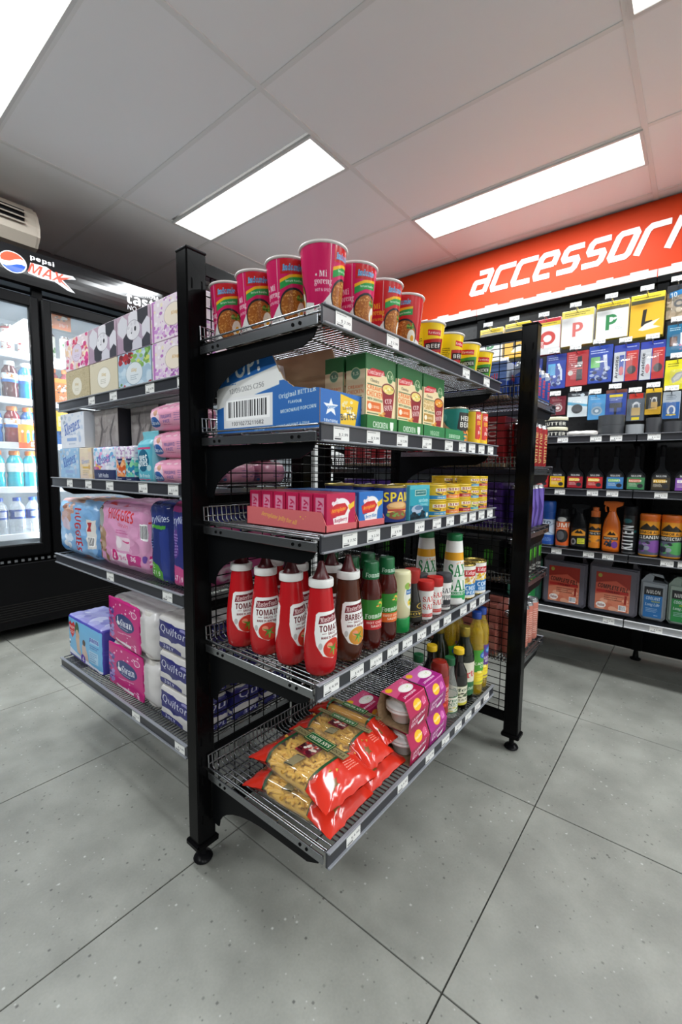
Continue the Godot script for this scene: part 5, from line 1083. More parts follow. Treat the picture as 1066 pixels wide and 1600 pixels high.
	var ep := MB.new(); ep.prism(PackedVector2Array([Vector2(-0.4, 0.005), Vector2(0.115, 0.006), Vector2(0.19, 0.025), Vector2(0.238, 0.072), Vector2(0.243, 0.12), Vector2(0.213, 0.196), Vector2(0.185, 0.234), Vector2(-0.4, 0.244)]), -0.868, -0.85)
	var eo := part(ac, "end_panel", ep, mat("bdb4a6", 0.4)); eo.rotation_degrees.y = -90
	var am2 := MB.new(); am2.box(Vector3(0.4, 0.15, 0.232), Vector3(0.78, 0.085, 0.03))
	part(ac, "outlet", am2, mat("17181a", 0.6))
	for i in 3:
		var v := MB.new(); v.box(Vector3.ZERO, Vector3(0.78, 0.006, 0.05))
		var vo := part(ac, "louvre", v, mat("a89f92", 0.4), Vector3(0.4, 0.12 + i * 0.03, 0.245)); vo.rotation_degrees.x = 18

# ---------------------------------------------------------------- makers of goods: base centre at the origin, front faces local +z
func mk_box(o: Node3D, w: float, h: float, d: float, f: Rect2, s := Rect2(), t := Rect2(), rough := 0.45, called := "carton") -> MeshInstance3D:
	var m := MB.new()
	m.bevel(Vector3(0, h / 2, 0), Vector3(w, h, d), 0.0012, f, s, t)
	return part(o, called, m, printed(rough))

func mk_pack(o: Node3D, w: float, h: float, d: float, rad: float, puff: float, wr: float, sd: int, f: Rect2, s := Rect2(), t := Rect2(), rough := 0.3, called := "pack", res := 12) -> MeshInstance3D:
	var m := MB.new()
	m.soft(Vector3(0, h / 2, 0), Vector3(w, h, d), rad, puff, wr, sd, f, s, t, res)
	return part(o, called, m, printed(rough))

func mk_can(o: Node3D, r: float, h: float, pr: Rect2, metal := "b7b2a0", ring := true, shine := 0.85) -> void:
	var m := MB.new()
	m.lathe([Vector2(r * 0.985, 0.004), Vector2(r * 0.985, h - 0.004)], 26, pr)
	part(o, "label", m, printed(0.35))
	for e in ([0, 1] if ring else [1]):
		var c := MB.new()
		var y := 0.0 if e == 0 else h - 0.005
		if e == 0: c.lathe([Vector2(0.001, 0.002), Vector2(r * 0.93, 0.002), Vector2(r * 0.96, 0.0), Vector2(r, 0.0015), Vector2(r, 0.0045), Vector2(r * 0.985, 0.005)], 26, Rect2(0, 0, 1, 1), 1, 1, Vector3(0, y, 0))
		else: c.lathe([Vector2(r * 0.985, 0.0), Vector2(r, 0.0005), Vector2(r, 0.004), Vector2(r * 0.97, 0.005), Vector2(r * 0.94, 0.0015), Vector2(r * 0.6, 0.002), Vector2(0.001, 0.002)], 26, Rect2(0, 0, 1, 1), 1, 1, Vector3(0, y, 0))
		part(o, "base" if e == 0 else "lid", c, mat(metal, 0.25, shine))

func mk_cup(o: Node3D, pr: String, rb: float, rt: float, h: float) -> void:
	var m := MB.new()
	m.lathe([Vector2(rb * 0.94, 0.0), Vector2(rb, 0.003), Vector2(rt, h)], 32, pic(pr))
	part(o, "cup", m, printed(0.16))
	var k := MB.new()
	k.lathe([Vector2(rt - 0.001, h - 0.003), Vector2(rt + 0.0022, h - 0.002), Vector2(rt + 0.003, h), Vector2(rt + 0.002, h + 0.002), Vector2(rt - 0.001, h + 0.002)], 32)
	part(o, "rim", k, mat("dcd6d2", 0.4))
	var l := MB.new()
	l.lathe([Vector2(rt, h + 0.0022), Vector2(rt * 0.8, h + 0.003), Vector2(0.001, h + 0.0025)], 32, bit(pr, 0.0, 0.1, 0.05, 0.05))
	part(o, "foil_lid", l, printed(0.3))

func mk_sauce(o: Node3D, pr: String, nozzle: String) -> void:
	var m := MB.new()
	var p := []
	for q in [[0.001, 0.001], [0.026, 0.0], [0.0315, 0.006], [0.0345, 0.028], [0.0352, 0.05], [0.0345, 0.075], [0.0315, 0.105], [0.0275, 0.135], [0.0248, 0.155], [0.0238, 0.167], [0.022, 0.172], [0.022, 0.178]]: p.append(Vector2(q[0], q[1]))
	m.lathe(p, 30, pic(pr), 1.0, 0.92)
	part(o, "body", m, printed(0.26))
	var c := MB.new()
	c.lathe([Vector2(0.021, 0.175), Vector2(0.0245, 0.1755), Vector2(0.025, 0.177), Vector2(0.025, 0.189), Vector2(0.024, 0.191), Vector2(0.001, 0.191)], 26)
	part(o, "collar", c, mat("e2e2df", 0.4))
	var z := MB.new()
	z.lathe([Vector2(0.018, 0.191), Vector2(0.0155, 0.194), Vector2(0.012, 0.202), Vector2(0.0075, 0.215), Vector2(0.0052, 0.223), Vector2(0.004, 0.2245), Vector2(0.001, 0.2245)], 20)
	part(o, "nozzle", z, mat(nozzle, 0.35))

func prof(a: Array, k := 1.0) -> Array:
	var p := []
	for i in range(0, a.size(), 2): p.append(Vector2(a[i], a[i + 1]) * k)
	return p

# body outline, cap outline, label band (outline) with its picture
func mk_bottle(o: Node3D, body: Array, bm: Material, cap: Array, cm: Material, band := [], pr := Rect2(), seg := 24, sx := 1.0, sz := 1.0, cap_print := Rect2()) -> void:
	var m := MB.new(); m.lathe(prof(body), seg, Rect2(0, 0, 1, 1), sx, sz)
	part(o, "body", m, bm)
	if band.size():
		var l := MB.new(); l.lathe(prof(band), seg, pr, sx, sz)
		part(o, "label", l, printed(0.35))
	var c := MB.new(); c.lathe(prof(cap), seg, cap_print if cap_print.size.x > 0 else Rect2(0, 0, 1, 1))
	part(o, "cap", c, printed(0.3) if cap_print.size.x > 0 else cm)

func mk_tray(o: Node3D, w: float, h: float, d: float, f: Rect2, c: Rect2, high := 0.0, front := 0.0) -> void:
	# open display tray: base, front, back, two sides; sides may rise towards the back
	var t := 0.0016
	var b := MB.new(); b.box(Vector3(0, t / 2, 0), Vector3(w, t, d), c)
	part(o, "base", b, printed(0.6))
	var fr := MB.new(); var fh := front if front > 0.0 else h
	fr.box(Vector3(0, fh / 2, d / 2 - t / 2), Vector3(w, fh, t), f, c, c)
	part(o, "front_panel", fr, printed(0.5))
	var bk := MB.new(); bk.box(Vector3(0, maxf(h, high) / 2, -d / 2 + t / 2), Vector3(w, maxf(h, high), t), c)
	part(o, "back_panel", bk, printed(0.6))
	for s in [-1.0, 1.0]:
		var p := MB.new()
		var poly := PackedVector2Array([Vector2(-d / 2, 0), Vector2(d / 2, 0), Vector2(d / 2, fh), Vector2(d / 2 - (h - fh) * 0.5, h)])
		if fh == h: poly.remove_at(3)
		if high > h:
			for i in 7:
				var a := PI / 2 * i / 6.0
				poly.append(Vector2(d * 0.42 - d * 0.5 * sin(a), h + (high - h) * (1 - cos(a))))
			poly.append(Vector2(-d / 2, high))
		else: poly.append(Vector2(-d / 2, h))
		p.prism(poly, -t / 2, t / 2, c)
		var so := part(o, "side_panel", p, printed(0.6), Vector3(s * (w / 2 - t / 2), 0, 0))
		so.rotation_degrees.y = -90

# ---------------------------------------------------------------- food side
func stock_food_side() -> void:
	var e := 0.0008
	# --- top shelf: noodle cups
	var y: float = DECK[0] + e
	var pink := func(o: Node3D) -> void: mk_cup(o, "cup_pink", 0.032, 0.043, 0.12)
	var red := func(o: Node3D) -> void: mk_cup(o, "cup_red", 0.032, 0.043, 0.12)
	var cups := [["cup_pink", pink, -0.843, -0.642, 130, "pink noodle cup beside the black post, smallest of its row"], ["cup_pink", pink, -0.7505, -0.642, 139, "pink noodle cup with an egg picture, second from the black post"], ["cup_pink", pink, -0.6585, -0.642, 147, "pink noodle cup next to the corner cup, picture turned to the camera"], ["cup_pink", pink, -0.566, -0.642, 193, "pink noodle cup on the corner of the top shelf, plain side showing"], ["cup_pink", pink, -0.566, -0.740, 160, "deep pink noodle cup just past the corner cup"], ["cup_red", red, -0.566, -0.838, 168, "red noodle cup with yellow script between pink and yellow cups"], ["cup_red", red, -0.566, -0.934, 111, "red noodle cup with a fried egg picture beside the yellow cups"]]
	for c in cups: place(c[0], "noodle_cup", "cup", c[1], c[5], Vector3(c[2], y, c[3]), c[4], "noodle cups")
	var beef := func(o: Node3D) -> void: mk_cup(o, "cup_beef", 0.031, 0.041, 0.092)
	var chick := func(o: Node3D) -> void: mk_cup(o, "cup_chicken", 0.031, 0.041, 0.092)
	place("cup_beef", "noodle_cup", "cup", beef, "yellow beef noodle cup with red lid edge next to the red cups", Vector3(-0.568, y, -1.055), 143, "yellow noodle cups")
	place("cup_beef", "noodle_cup", "cup", beef, "second yellow noodle cup, its red panel turned away", Vector3(-0.568, y, -1.172), 172, "yellow noodle cups")
	place("cup_chicken", "noodle_cup", "cup", chick, "yellow chicken noodle cup with green panel, third of the yellow ones", Vector3(-0.568, y, -1.288), 124, "yellow noodle cups")
	place("cup_chicken", "noodle_cup", "cup", chick, "yellow chicken noodle cup at the far end of the top shelf", Vector3(-0.568, y, -1.395), 132, "yellow noodle cups")
	# --- second shelf: popcorn carton, soups, cans
	y = DECK[1] + e
	var pc := thing("popcorn_carton", "blue and white popcorn carton with its top torn open", "carton", Vector3(-0.705, y, -0.682), 90)
	var kraft := pic("kraft")
	var pd := 0.31; var pw := 0.13
	var rr := RandomNumberGenerator.new(); rr.seed = 5
	for s in [-1.0, 1.0]:
		var poly := PackedVector2Array([Vector2(-pd / 2, 0), Vector2(pd / 2, 0), Vector2(pd / 2, 0.072)])
		var curve := [[0.155, 0.072], [0.12, 0.074], [0.095, 0.079], [0.075, 0.088], [0.06, 0.1], [0.048, 0.115], [0.036, 0.135], [0.022, 0.158], [0.012, 0.18]] if s < 0 else [[0.155, 0.072], [0.125, 0.084], [0.105, 0.104], [0.094, 0.128], [0.084, 0.154], [0.074, 0.18]]
		for i in curve.size() - 1:
			for k in 3:
				var a := Vector2(curve[i][0], curve[i][1]).lerp(Vector2(curve[i + 1][0], curve[i + 1][1]), k / 3.0 + 0.01)
				poly.append(a + Vector2(0.0, rr.randf_range(-0.0016, 0.0016)))
		poly.append(Vector2(curve[-1][0], 0.18)); poly.append(Vector2(-pd / 2, 0.18))
		var p := MB.new(); p.prism(poly, -0.001, 0.001, Rect2(pic("pop_side").position, pic("pop_side").size) if s < 0 else kraft, kraft)
		var so := part(pc, "side_panel", p, printed(0.55), Vector3(s * (pw / 2), 0, 0)); so.rotation_degrees.y = -90
		var p2 := MB.new(); p2.prism(poly, -0.0008, 0.0008, kraft, kraft)
		var si := part(pc, "liner", p2, printed(0.7), Vector3(s * (pw / 2 - 0.002), 0, 0)); si.rotation_degrees.y = -90
	var pf := MB.new(); pf.box(Vector3(0, 0.036, pd / 2), Vector3(pw, 0.072, 0.002), pic("pop_front"), kraft)
	part(pc, "front_panel", pf, printed(0.5))
	var pb := MB.new(); pb.box(Vector3(0, 0.09, -pd / 2), Vector3(pw, 0.18, 0.002), kraft); pb.box(Vector3(0, 0.001, 0), Vector3(pw, 0.002, pd), kraft)
	part(pc, "back_panel", pb, printed(0.6))
	var fl := MB.new(); fl.box(Vector3(0, 0.12, -0.03), Vector3(pw - 0.012, 0.11, 0.002), pic("white_board"))
	part(pc, "flap", fl, printed(0.6)).rotation_degrees.x = -14
	var sc := func(o: Node3D) -> void: mk_box(o, 0.113, 0.158, 0.052, pic("soup_chicken"), pic("soup_side"), bit("soup_side", 0.1, 0.05, 0.5, 0.1))
	var sp := func(o: Node3D) -> void: mk_box(o, 0.113, 0.158, 0.052, pic("soup_pumpkin"), pic("soup_side"), bit("soup_side", 0.1, 0.05, 0.5, 0.1))
	var tz := [-0.800, -0.921, -1.040, -1.158]
	var tl := ["open green tray lettered chicken, nearest the popcorn carton", "second open green tray lettered chicken", "open green tray lettered veggie", "open green tray lettered summer soup with bare cardboard sides"]
	var tf := ["tray_chicken", "tray_chicken", "tray_veggie", "tray_summer"]
	for i in 4:
		var tr := thing("display_tray", tl[i], "tray", Vector3(-0.598, y, tz[i]), 90, "green soup trays")
		mk_tray(tr, 0.1175, 0.036, 0.128, pic(tf[i]), bit("tray_veggie", 0.02, 0.02, 0.05, 0.05) if i < 3 else kraft, 0.0 if i < 3 else 0.105)
	for i in 3:
		for k in 2:
			var n := ["first", "second", "third"][i] as String
			place("soup_p" if i == 2 else "soup_c", "soup_box", "box", sp if i == 2 else sc, ("pumpkin soup box" if i == 2 else "creamy chicken soup box") + (", %s in the front row of green-topped boxes" % n if k == 0 else " hidden behind the %s front box" % n), Vector3(-0.565 - k * 0.058, y + 0.0022, tz[i]), 90, "soup boxes in green trays")
	place("beans", "food_can", "can", func(o: Node3D) -> void: mk_can(o, 0.037, 0.108, pic("can_beans")), "teal bean can beside the green trays", Vector3(-0.578, y, -1.256), 96, "cans on the soup shelf")
	place("ycan", "food_can", "can", func(o: Node3D) -> void: mk_can(o, 0.0262, 0.105, pic("can_yellow")), "slim yellow and red can next to the teal can", Vector3(-0.551, y, -1.314), 100, "cans on the soup shelf")
	place("ycan", "food_can", "can", unmade, "slim yellow and red can nearer the shelf end", Vector3(-0.551, y, -1.370), 96, "cans on the soup shelf")
	place("soupcan", "food_can", "can", func(o: Node3D) -> void: mk_can(o, 0.0365, 0.116, pic("can_soup")), "tall maroon, green and red soup can at the shelf end", Vector3(-0.606, y, -1.406), 84, "cans on the soup shelf")
	# --- third shelf: jelly, canned meat, sardines, tuna
	y = DECK[2] + e
	for k in 2:
		var zc := -0.691 - k * 0.105
		var tr := thing("display_tray", ["salmon pink jelly tray on the shelf corner", "salmon pink jelly tray beside it, holding blue boxes"][k], "tray", Vector3(-0.672, y, zc), 90, "jelly trays")
		mk_tray(tr, 0.1, 0.04, 0.236, pic("jelly_tray_end"), pic("jelly_tray") if k == 0 else pic("jelly_tray_end"), 0.0, 0.015)
		var kind := "jelly_red" if k == 0 else "jelly_blue"
		for i in 6:
			place(kind, "jelly_box", "box", func(o: Node3D) -> void: mk_box(o, 0.092, 0.074, 0.036, pic(kind), pic(kind + "_spine"), bit(kind, 0.02, 0.02, 0.06, 0.04), 0.35), ("raspberry" if k == 0 else "blue berry") + " jelly box, " + (["frontmost of its tray", "second in its tray", "third in its tray", "fourth in its tray", "fifth in its tray", "last at the back of its tray"][i] as String), Vector3(-0.574 - i * 0.0385, y + 0.0022, zc), 90, "jelly boxes in trays")
	var spam := func(o: Node3D) -> void:
		var m := MB.new(); m.lathe([Vector2(0.046, 0.003), Vector2(0.046, 0.082)], 28, pic("spam"), 1.0, 0.62)
		part(o, "label", m, printed(0.3))
		var c := MB.new(); c.lathe([Vector2(0.046, 0.082), Vector2(0.0475, 0.083), Vector2(0.0475, 0.087), Vector2(0.045, 0.088), Vector2(0.042, 0.085), Vector2(0.001, 0.086)], 28, Rect2(0, 0, 1, 1), 1.0, 0.62)
		part(o, "lid", c, mat("b9a25a", 0.28, 0.8))
		var r := MB.new(); r.tube([Vector3(-0.012, 0.0885, 0), Vector3(0, 0.0905, 0.006), Vector3(0.012, 0.0885, 0)], 0.0016, 6)
		part(o, "pull_ring", r, mat("c9c4b4", 0.3, 0.8))
	place("spam", "meat_can", "can", spam, "dark blue canned meat with yellow lettering and a burger picture", Vector3(-0.570, y, -0.894), 78, "canned meat")
	place("spam", "meat_can", "can", spam, "dark blue canned meat standing behind the front one", Vector3(-0.636, y, -0.894), 84, "canned meat")
	place("spam", "meat_can", "can", spam, "dark blue canned meat furthest back behind the blue jelly", Vector3(-0.735, y, -0.905), 84, "canned meat")
	var sd := thing("sardine_box", "flat turquoise sardine box standing beside the canned meat", "box", Vector3(-0.560, y, -0.998), 90)
	mk_box(sd, 0.102, 0.086, 0.024, pic("sardines"), bit("sardines", 0.02, 0.02, 0.05, 0.05), Rect2(), 0.3)
	var order := ["tuna_blue", "tuna_orange", "tuna_red", "tuna_lemon", "tuna_red", "tuna_orange"]
	var words := ["blue banded", "orange banded", "red banded", "lemon banded", "deep red banded", "orange striped"]
	for row in 2:
		for i in 6:
			var big := i < 3
			var r := 0.040 if big else 0.0345
			var h := 0.0425 if big else 0.0355
			var zz := [-1.098, -1.182, -1.266, -1.341, -1.411, 0.0][i] as float
			if i == 5: continue
			for k in (2 if big else 3):
				var pr: String = order[(i + (1 if k == 2 else 0)) % 6] if row == 0 else order[(i + 1) % 6]
				if not big and row == 0: pr = [["tuna_lemon", "tuna_blue", "tuna_blue"], ["tuna_red", "tuna_red", "tuna_red"]][i - 3][k]
				place("%s %s" % [pr, big], "tuna_can", "can", func(o: Node3D) -> void: mk_can(o, r, h, pic(pr), "d2b01e", true, 0.0), "yellow tuna can, %s tier of the %s stack from the sardine box, %s row" % [["bottom", "second", "third"][k], ["first", "second", "third", "fourth", "fifth"][i], ["front", "back"][row]], Vector3(-0.568 - row * 0.086, y + k * (h + 0.0003), zz + row * 0.004), 88 + (i * 37 + k * 11) % 16, "stacked tuna cans")
	# --- fourth shelf: sauces, salt
	y = DECK[3] + e
	var tom := func(o: Node3D) -> void: mk_sauce(o, "tomato", "4a0c12")
	var bbq := func(o: Node3D) -> void: mk_sauce(o, "barbecue", "4a0c12")
	for b in [[-0.803, -0.634, 76, "red tomato sauce bottle beside the black post"], [-0.727, -0.640, 58, "red tomato sauce bottle with full label, second from the post"], [-0.650, -0.642, 108, "red tomato sauce bottle, third from the post, label turned away"], [-0.570, -0.646, 88, "largest red tomato sauce bottle on the shelf corner"], [-0.785, -0.716, 60, "tomato sauce bottle in the second row behind the first two"], [-0.702, -0.715, 60, "tomato sauce bottle in the second row behind the third"]]:
		place("tomato", "sauce_bottle", "bottle", tom, b[3], Vector3(b[0], y, b[1]), b[2], "squeezy sauce bottles")
	place("bbq", "sauce_bottle", "bottle", bbq, "brown barbecue sauce bottle next to the corner tomato sauce", Vector3(-0.570, y, -0.734), 80, "squeezy sauce bottles")
	place("bbq", "sauce_bottle", "bottle", bbq, "brown barbecue sauce bottle in the second row", Vector3(-0.637, y, -0.757), 62, "squeezy sauce bottles")
	for q in [["fountain_red", -0.566, -0.812, "chilli sauce bottle with green cap and red label"], ["fountain_orange", -0.566, -0.878, "sweet chilli sauce bottle with green cap and orange label"], ["fountain_red", -0.632, -0.826, "green-capped chilli bottle behind the red labelled one"], ["fountain_orange", -0.632, -0.892, "green-capped chilli bottle behind the orange labelled one"], ["fountain_red", -0.700, -0.830, "green-capped chilli bottle furthest back"]]:
		place(q[0], "chilli_bottle", "bottle", func(o: Node3D) -> void: mk_bottle(o, [0.001, 0.001, 0.022, 0.0, 0.0255, 0.006, 0.0262, 0.03, 0.0255, 0.05, 0.0255, 0.115, 0.0262, 0.125, 0.024, 0.142, 0.019, 0.156, 0.017, 0.166], mat("4a120c", 0.12, 0.0, 0.4), [0.0175, 0.160, 0.0195, 0.161, 0.0195, 0.174, 0.0182, 0.178, 0.0182, 0.196, 0.0165, 0.199, 0.001, 0.1995], mat("0f5f33", 0.3), [0.0262, 0.048, 0.0264, 0.116], pic(q[0]), 24, 1.0, 1.0, pic("fountain_cap")), q[3], Vector3(q[1], y, q[2]), 72, "green-capped chilli sauces")
	place("mayo", "mayonnaise_bottle", "bottle", func(o: Node3D) -> void:
		var m := MB.new(); m.lathe(prof([0.021, 0.036, 0.0245, 0.04, 0.0255, 0.07, 0.0255, 0.145, 0.024, 0.153, 0.02, 0.155, 0.001, 0.154]), 24, pic("mayo"), 1.0, 0.8)
		part(o, "body", m, printed(0.3))
		var c := MB.new(); c.lathe(prof([0.001, 0.001, 0.023, 0.0, 0.024, 0.002, 0.024, 0.034, 0.022, 0.037]), 24, Rect2(0, 0, 1, 1), 1.0, 0.85)
		part(o, "cap", c, mat("12803c", 0.35)), "cream mayonnaise bottle standing on its green cap", Vector3(-0.566, y, -0.946), 62)
	var soy := func(o: Node3D) -> void: mk_bottle(o, [0.001, 0.001, 0.026, 0.0, 0.0285, 0.004, 0.0275, 0.03, 0.022, 0.07, 0.0145, 0.1, 0.014, 0.112], mat("14100d", 0.1, 0.0, 0.5), [0.014, 0.11, 0.0185, 0.118, 0.0215, 0.142, 0.0205, 0.146, 0.001, 0.145], mat("a3251f", 0.35), [0.0284, 0.012, 0.0278, 0.03, 0.0235, 0.062], pic("soy"))
	place("soy", "soy_bottle", "bottle", soy, "black soy sauce bottle with a flared red cap", Vector3(-0.572, y, -1.012), 84)
	place("soy", "soy_bottle", "bottle", soy, "red-capped soy sauce bottle in the row behind", Vector3(-0.640, y, -0.978), 84)
	var salt := func(o: Node3D, pr: String, c: String) -> void: mk_bottle(o, [0.001, 0.001, 0.0195, 0.0, 0.0205, 0.002, 0.0205, 0.004], mat("e6e4e0", 0.4), [0.0225, 0.080, 0.0235, 0.081, 0.0235, 0.1, 0.022, 0.105, 0.001, 0.106], mat(c, 0.35), [0.0205, 0.004, 0.0205, 0.03, 0.0225, 0.081], pic(pr))
	for q in [[-0.566, -1.075, "small red-topped salt shaker nearest the soy sauce"], [-0.566, -1.130, "small red-topped salt shaker beside the pepper"], [-0.622, -1.072, "small red-topped salt shaker in the row behind"]]: place("salt", "salt_shaker", "shaker", salt.bind("salt_small", "b51f1d"), q[2], Vector3(q[0], y, q[1]), 74, "small salt shakers")
	for q in [[-0.566, -1.188, "grey-topped pepper shaker in front"], [-0.618, -1.140, "grey-topped pepper shaker in the row behind"]]: place("pepper", "pepper_shaker", "shaker", salt.bind("pepper", "3b3b40"), q[2], Vector3(q[0], y, q[1]), 70, "pepper shakers")
	for q in [[-0.572, -1.266, 72, "tall white salt canister with green lettering in front"], [-0.665, -1.262, 58, "tall white salt canister standing further back"]]:
		place("saxa", "salt_canister", "canister", func(o: Node3D) -> void: mk_bottle(o, [0.001, 0.001, 0.034, 0.0, 0.0365, 0.004], mat("e9e8e4", 0.4), [0.0225, 0.192, 0.0235, 0.193, 0.0235, 0.211, 0.022, 0.213, 0.001, 0.2132], mat("147040", 0.35), [0.0365, 0.004, 0.0365, 0.03, 0.0325, 0.09, 0.0255, 0.175, 0.0235, 0.193], pic("salt_large"), 28), q[3], Vector3(q[0], y, q[1]), q[2], "tall salt canisters")
	place("peas", "food_can", "can", func(o: Node3D) -> void: mk_can(o, 0.0365, 0.11, pic("edgell_peas"), "b9a45c"), "chick pea can with red brand panel beside the tall salt", Vector3(-0.572, y, -1.345), 72, "vegetable cans")
	place("corn", "food_can", "can", func(o: Node3D) -> void: mk_can(o, 0.0365, 0.11, pic("edgell_corn"), "b9a45c"), "corn can at the far end of the sauce shelf", Vector3(-0.566, y, -1.421), 76, "vegetable cans")
	stock_bottom_shelf(DECK[4] + e)

func mk_pasta(o: Node3D, long: bool, sd: int) -> void:
	# a pillow bag lying flat: red ends, clear middle, the pasta inside; local z is its length
	var L := 0.225; var W := 0.150 if not long else 0.08; var T := 0.05 if not long else 0.042
	var core := MB.new(); core.soft(Vector3(0, (T - 0.014) / 2, 0), Vector3(W - 0.014, T - 0.016, L * 0.62), 0.014, 0.002, 0.003, sd, Rect2(0, 0, 1, 1), Rect2(), Rect2(), 10)
	part(o, "pasta_bed", core, mat("d9a945" if not long else "dba22c", 0.5))
	var r := RandomNumberGenerator.new(); r.seed = sd
	var pm := MB.new()
	if long:
		for i in 44:
			var x := (i / 43.0 - 0.5) * (W - 0.012)
			var yy := T - 0.006 - 0.016 * pow(absf(x) / (W / 2), 2.0) - (0.002 if i % 2 else 0.0)
			pm.tube([Vector3(x, yy, -L * 0.33), Vector3(x + r.randf_range(-0.002, 0.002), yy + 0.001, L * 0.33)], 0.0014, 5)
	else:
		for i in 260:
			var c := Vector3(r.randf_range(-0.5, 0.5) * (W - 0.016), T - r.randf_range(0.006, 0.013), r.randf_range(-0.5, 0.5) * L * 0.62)
			c.y -= 0.02 * pow(absf(c.x) / (W / 2), 3.0)
			var a := r.randf_range(-0.6, 0.6) + (PI / 2 if r.randf() < 0.3 else 0.0)
			var d := Vector3(sin(a), r.randf_range(-0.12, 0.12), cos(a)).normalized() * 0.0165
			pm.tube([c - d, c + d], 0.0042, 8, false)
			pm.tube([c + d, c - d], 0.0031, 7, false)
	var pa := part(o, "pasta", pm, mat("d9a945" if not long else "dba22c", 0.4), Vector3.ZERO)
	pa.set_meta("kind", "stuff")
	var film := MB.new(); film.soft(Vector3(0, T / 2 + 0.001, 0), Vector3(W, T + 0.002, L * 0.68), 0.02, 0.002, 0.002, sd + 1, Rect2(0, 0, 1, 1), Rect2(), Rect2(), 12)
	part(o, "clear_film", film, clear("f4efe2", 0.05, 0.05))
	for s in [-1.0, 1.0]:
		# the printed ends narrow from the full belly to the sealed edge
		var en := MB.new()
		var rc := pic("pasta_red")
		var nz := FastNoiseLite.new(); nz.seed = sd + int(s); nz.frequency = 22.0
		var ns := 9; var nw := 14
		var P := func(i: int, j: int, up: bool) -> Vector3:
			var f := float(i) / ns
			var x := (float(j) / nw - 0.5)
			var zz: float = s * (L * 0.29 + f * L * 0.27)
			var belly := (T * 0.5 + 0.001) * pow(1.0 - f, 0.55) * pow(maxf(1.0 - pow(absf(x * 2.0), 3.0), 0.0), 0.5) + 0.0006
			var mid := 0.026 - 0.016 * f
			var ww := W + 0.004 + 0.004 * f
			return Vector3(x * ww, mid + (belly if up else -minf(belly, mid - 0.0008)) + nz.get_noise_3d(x, f, 1.0 if up else 0.0) * 0.0045 * f, zz + nz.get_noise_2d(x * 2.0, f) * 0.004)
		for up in [true, false]:
			for i in ns:
				for j in nw:
					var rr := Rect2(rc.position + rc.size * Vector2(float(j) / nw, float(i) / ns), rc.size / Vector2(nw, ns))
					if (s > 0) == up: en.quad(P.call(i + 1, j, up), P.call(i + 1, j + 1, up), P.call(i, j + 1, up), P.call(i, j, up), rr)
					else: en.quad(P.call(i, j, up), P.call(i, j + 1, up), P.call(i + 1, j + 1, up), P.call(i + 1, j, up), rr)
		en.smooth()
		part(o, "red_end", en, printed(0.14))
		var tr := MB.new()
		for j in 12:
			var x0 := (j / 12.0 - 0.5) * W; var x1 := ((j + 1) / 12.0 - 0.5) * W
			var g := func(x: float) -> float: return 0.026 + (T * 0.5 + 0.0022) * pow(maxf(1.0 - pow(absf(x / W * 2.0), 3.0), 0.0), 0.5)
			tr.quad(Vector3(x0, g.call(x0), s * L * 0.285 + 0.0035), Vector3(x1, g.call(x1), s * L * 0.285 + 0.0035), Vector3(x1, g.call(x1), s * L * 0.285 - 0.0035), Vector3(x0, g.call(x0), s * L * 0.285 - 0.0035))
		part(o, "green_border", tr, mat("1d4a2a", 0.3))
	# a gold band along the bag with a green plaque, a picture and a gold panel beside it
	var bd := MB.new(); bd.box(Vector3.ZERO, Vector3(L * 0.72, 0.0012, 0.022), bit("pasta_band", 0.4, 0.3, 0.1, 0.2), Rect2(), pic("pasta_band"))
	var bo := part(o, "gold_band", bd, printed(0.25), Vector3(0.028 if not long else 0.02, T + 0.0035, 0)); bo.rotation_degrees.y = 90
	var pl := MB.new(); pl.box(Vector3.ZERO, Vector3(0.078, 0.0016, 0.03), bit("pasta_plaque", 0, 0, 0.04, 0.04), Rect2(), pic("pasta_plaque"))
	var po := part(o, "plaque", pl, printed(0.25), Vector3(0.028 if not long else 0.02, T + 0.0049, 0)); po.rotation_degrees.y = 90
	if not long:
		var ar := MB.new(); ar.box(Vector3.ZERO, Vector3(0.046, 0.0012, 0.04), bit("pasta_art", 0, 0, 0.1, 0.1), Rect2(), pic("pasta_art"))
		var ao := part(o, "serving_picture", ar, printed(0.25), Vector3(-0.008, T + 0.0033, 0)); ao.rotation_degrees.y = 90
		var gp := MB.new(); gp.box(Vector3.ZERO, Vector3(0.026, 0.0012, 0.04), bit("pasta_band", 0.4, 0.3, 0.1, 0.2), Rect2(), bit("pasta_band", 0.4, 0.0, 0.2, 1.0))
		var go := part(o, "gold_panel", gp, printed(0.2), Vector3(-0.048, T - 0.0018, 0)); go.rotation_degrees.y = -90; go.rotation_degrees.z = 9

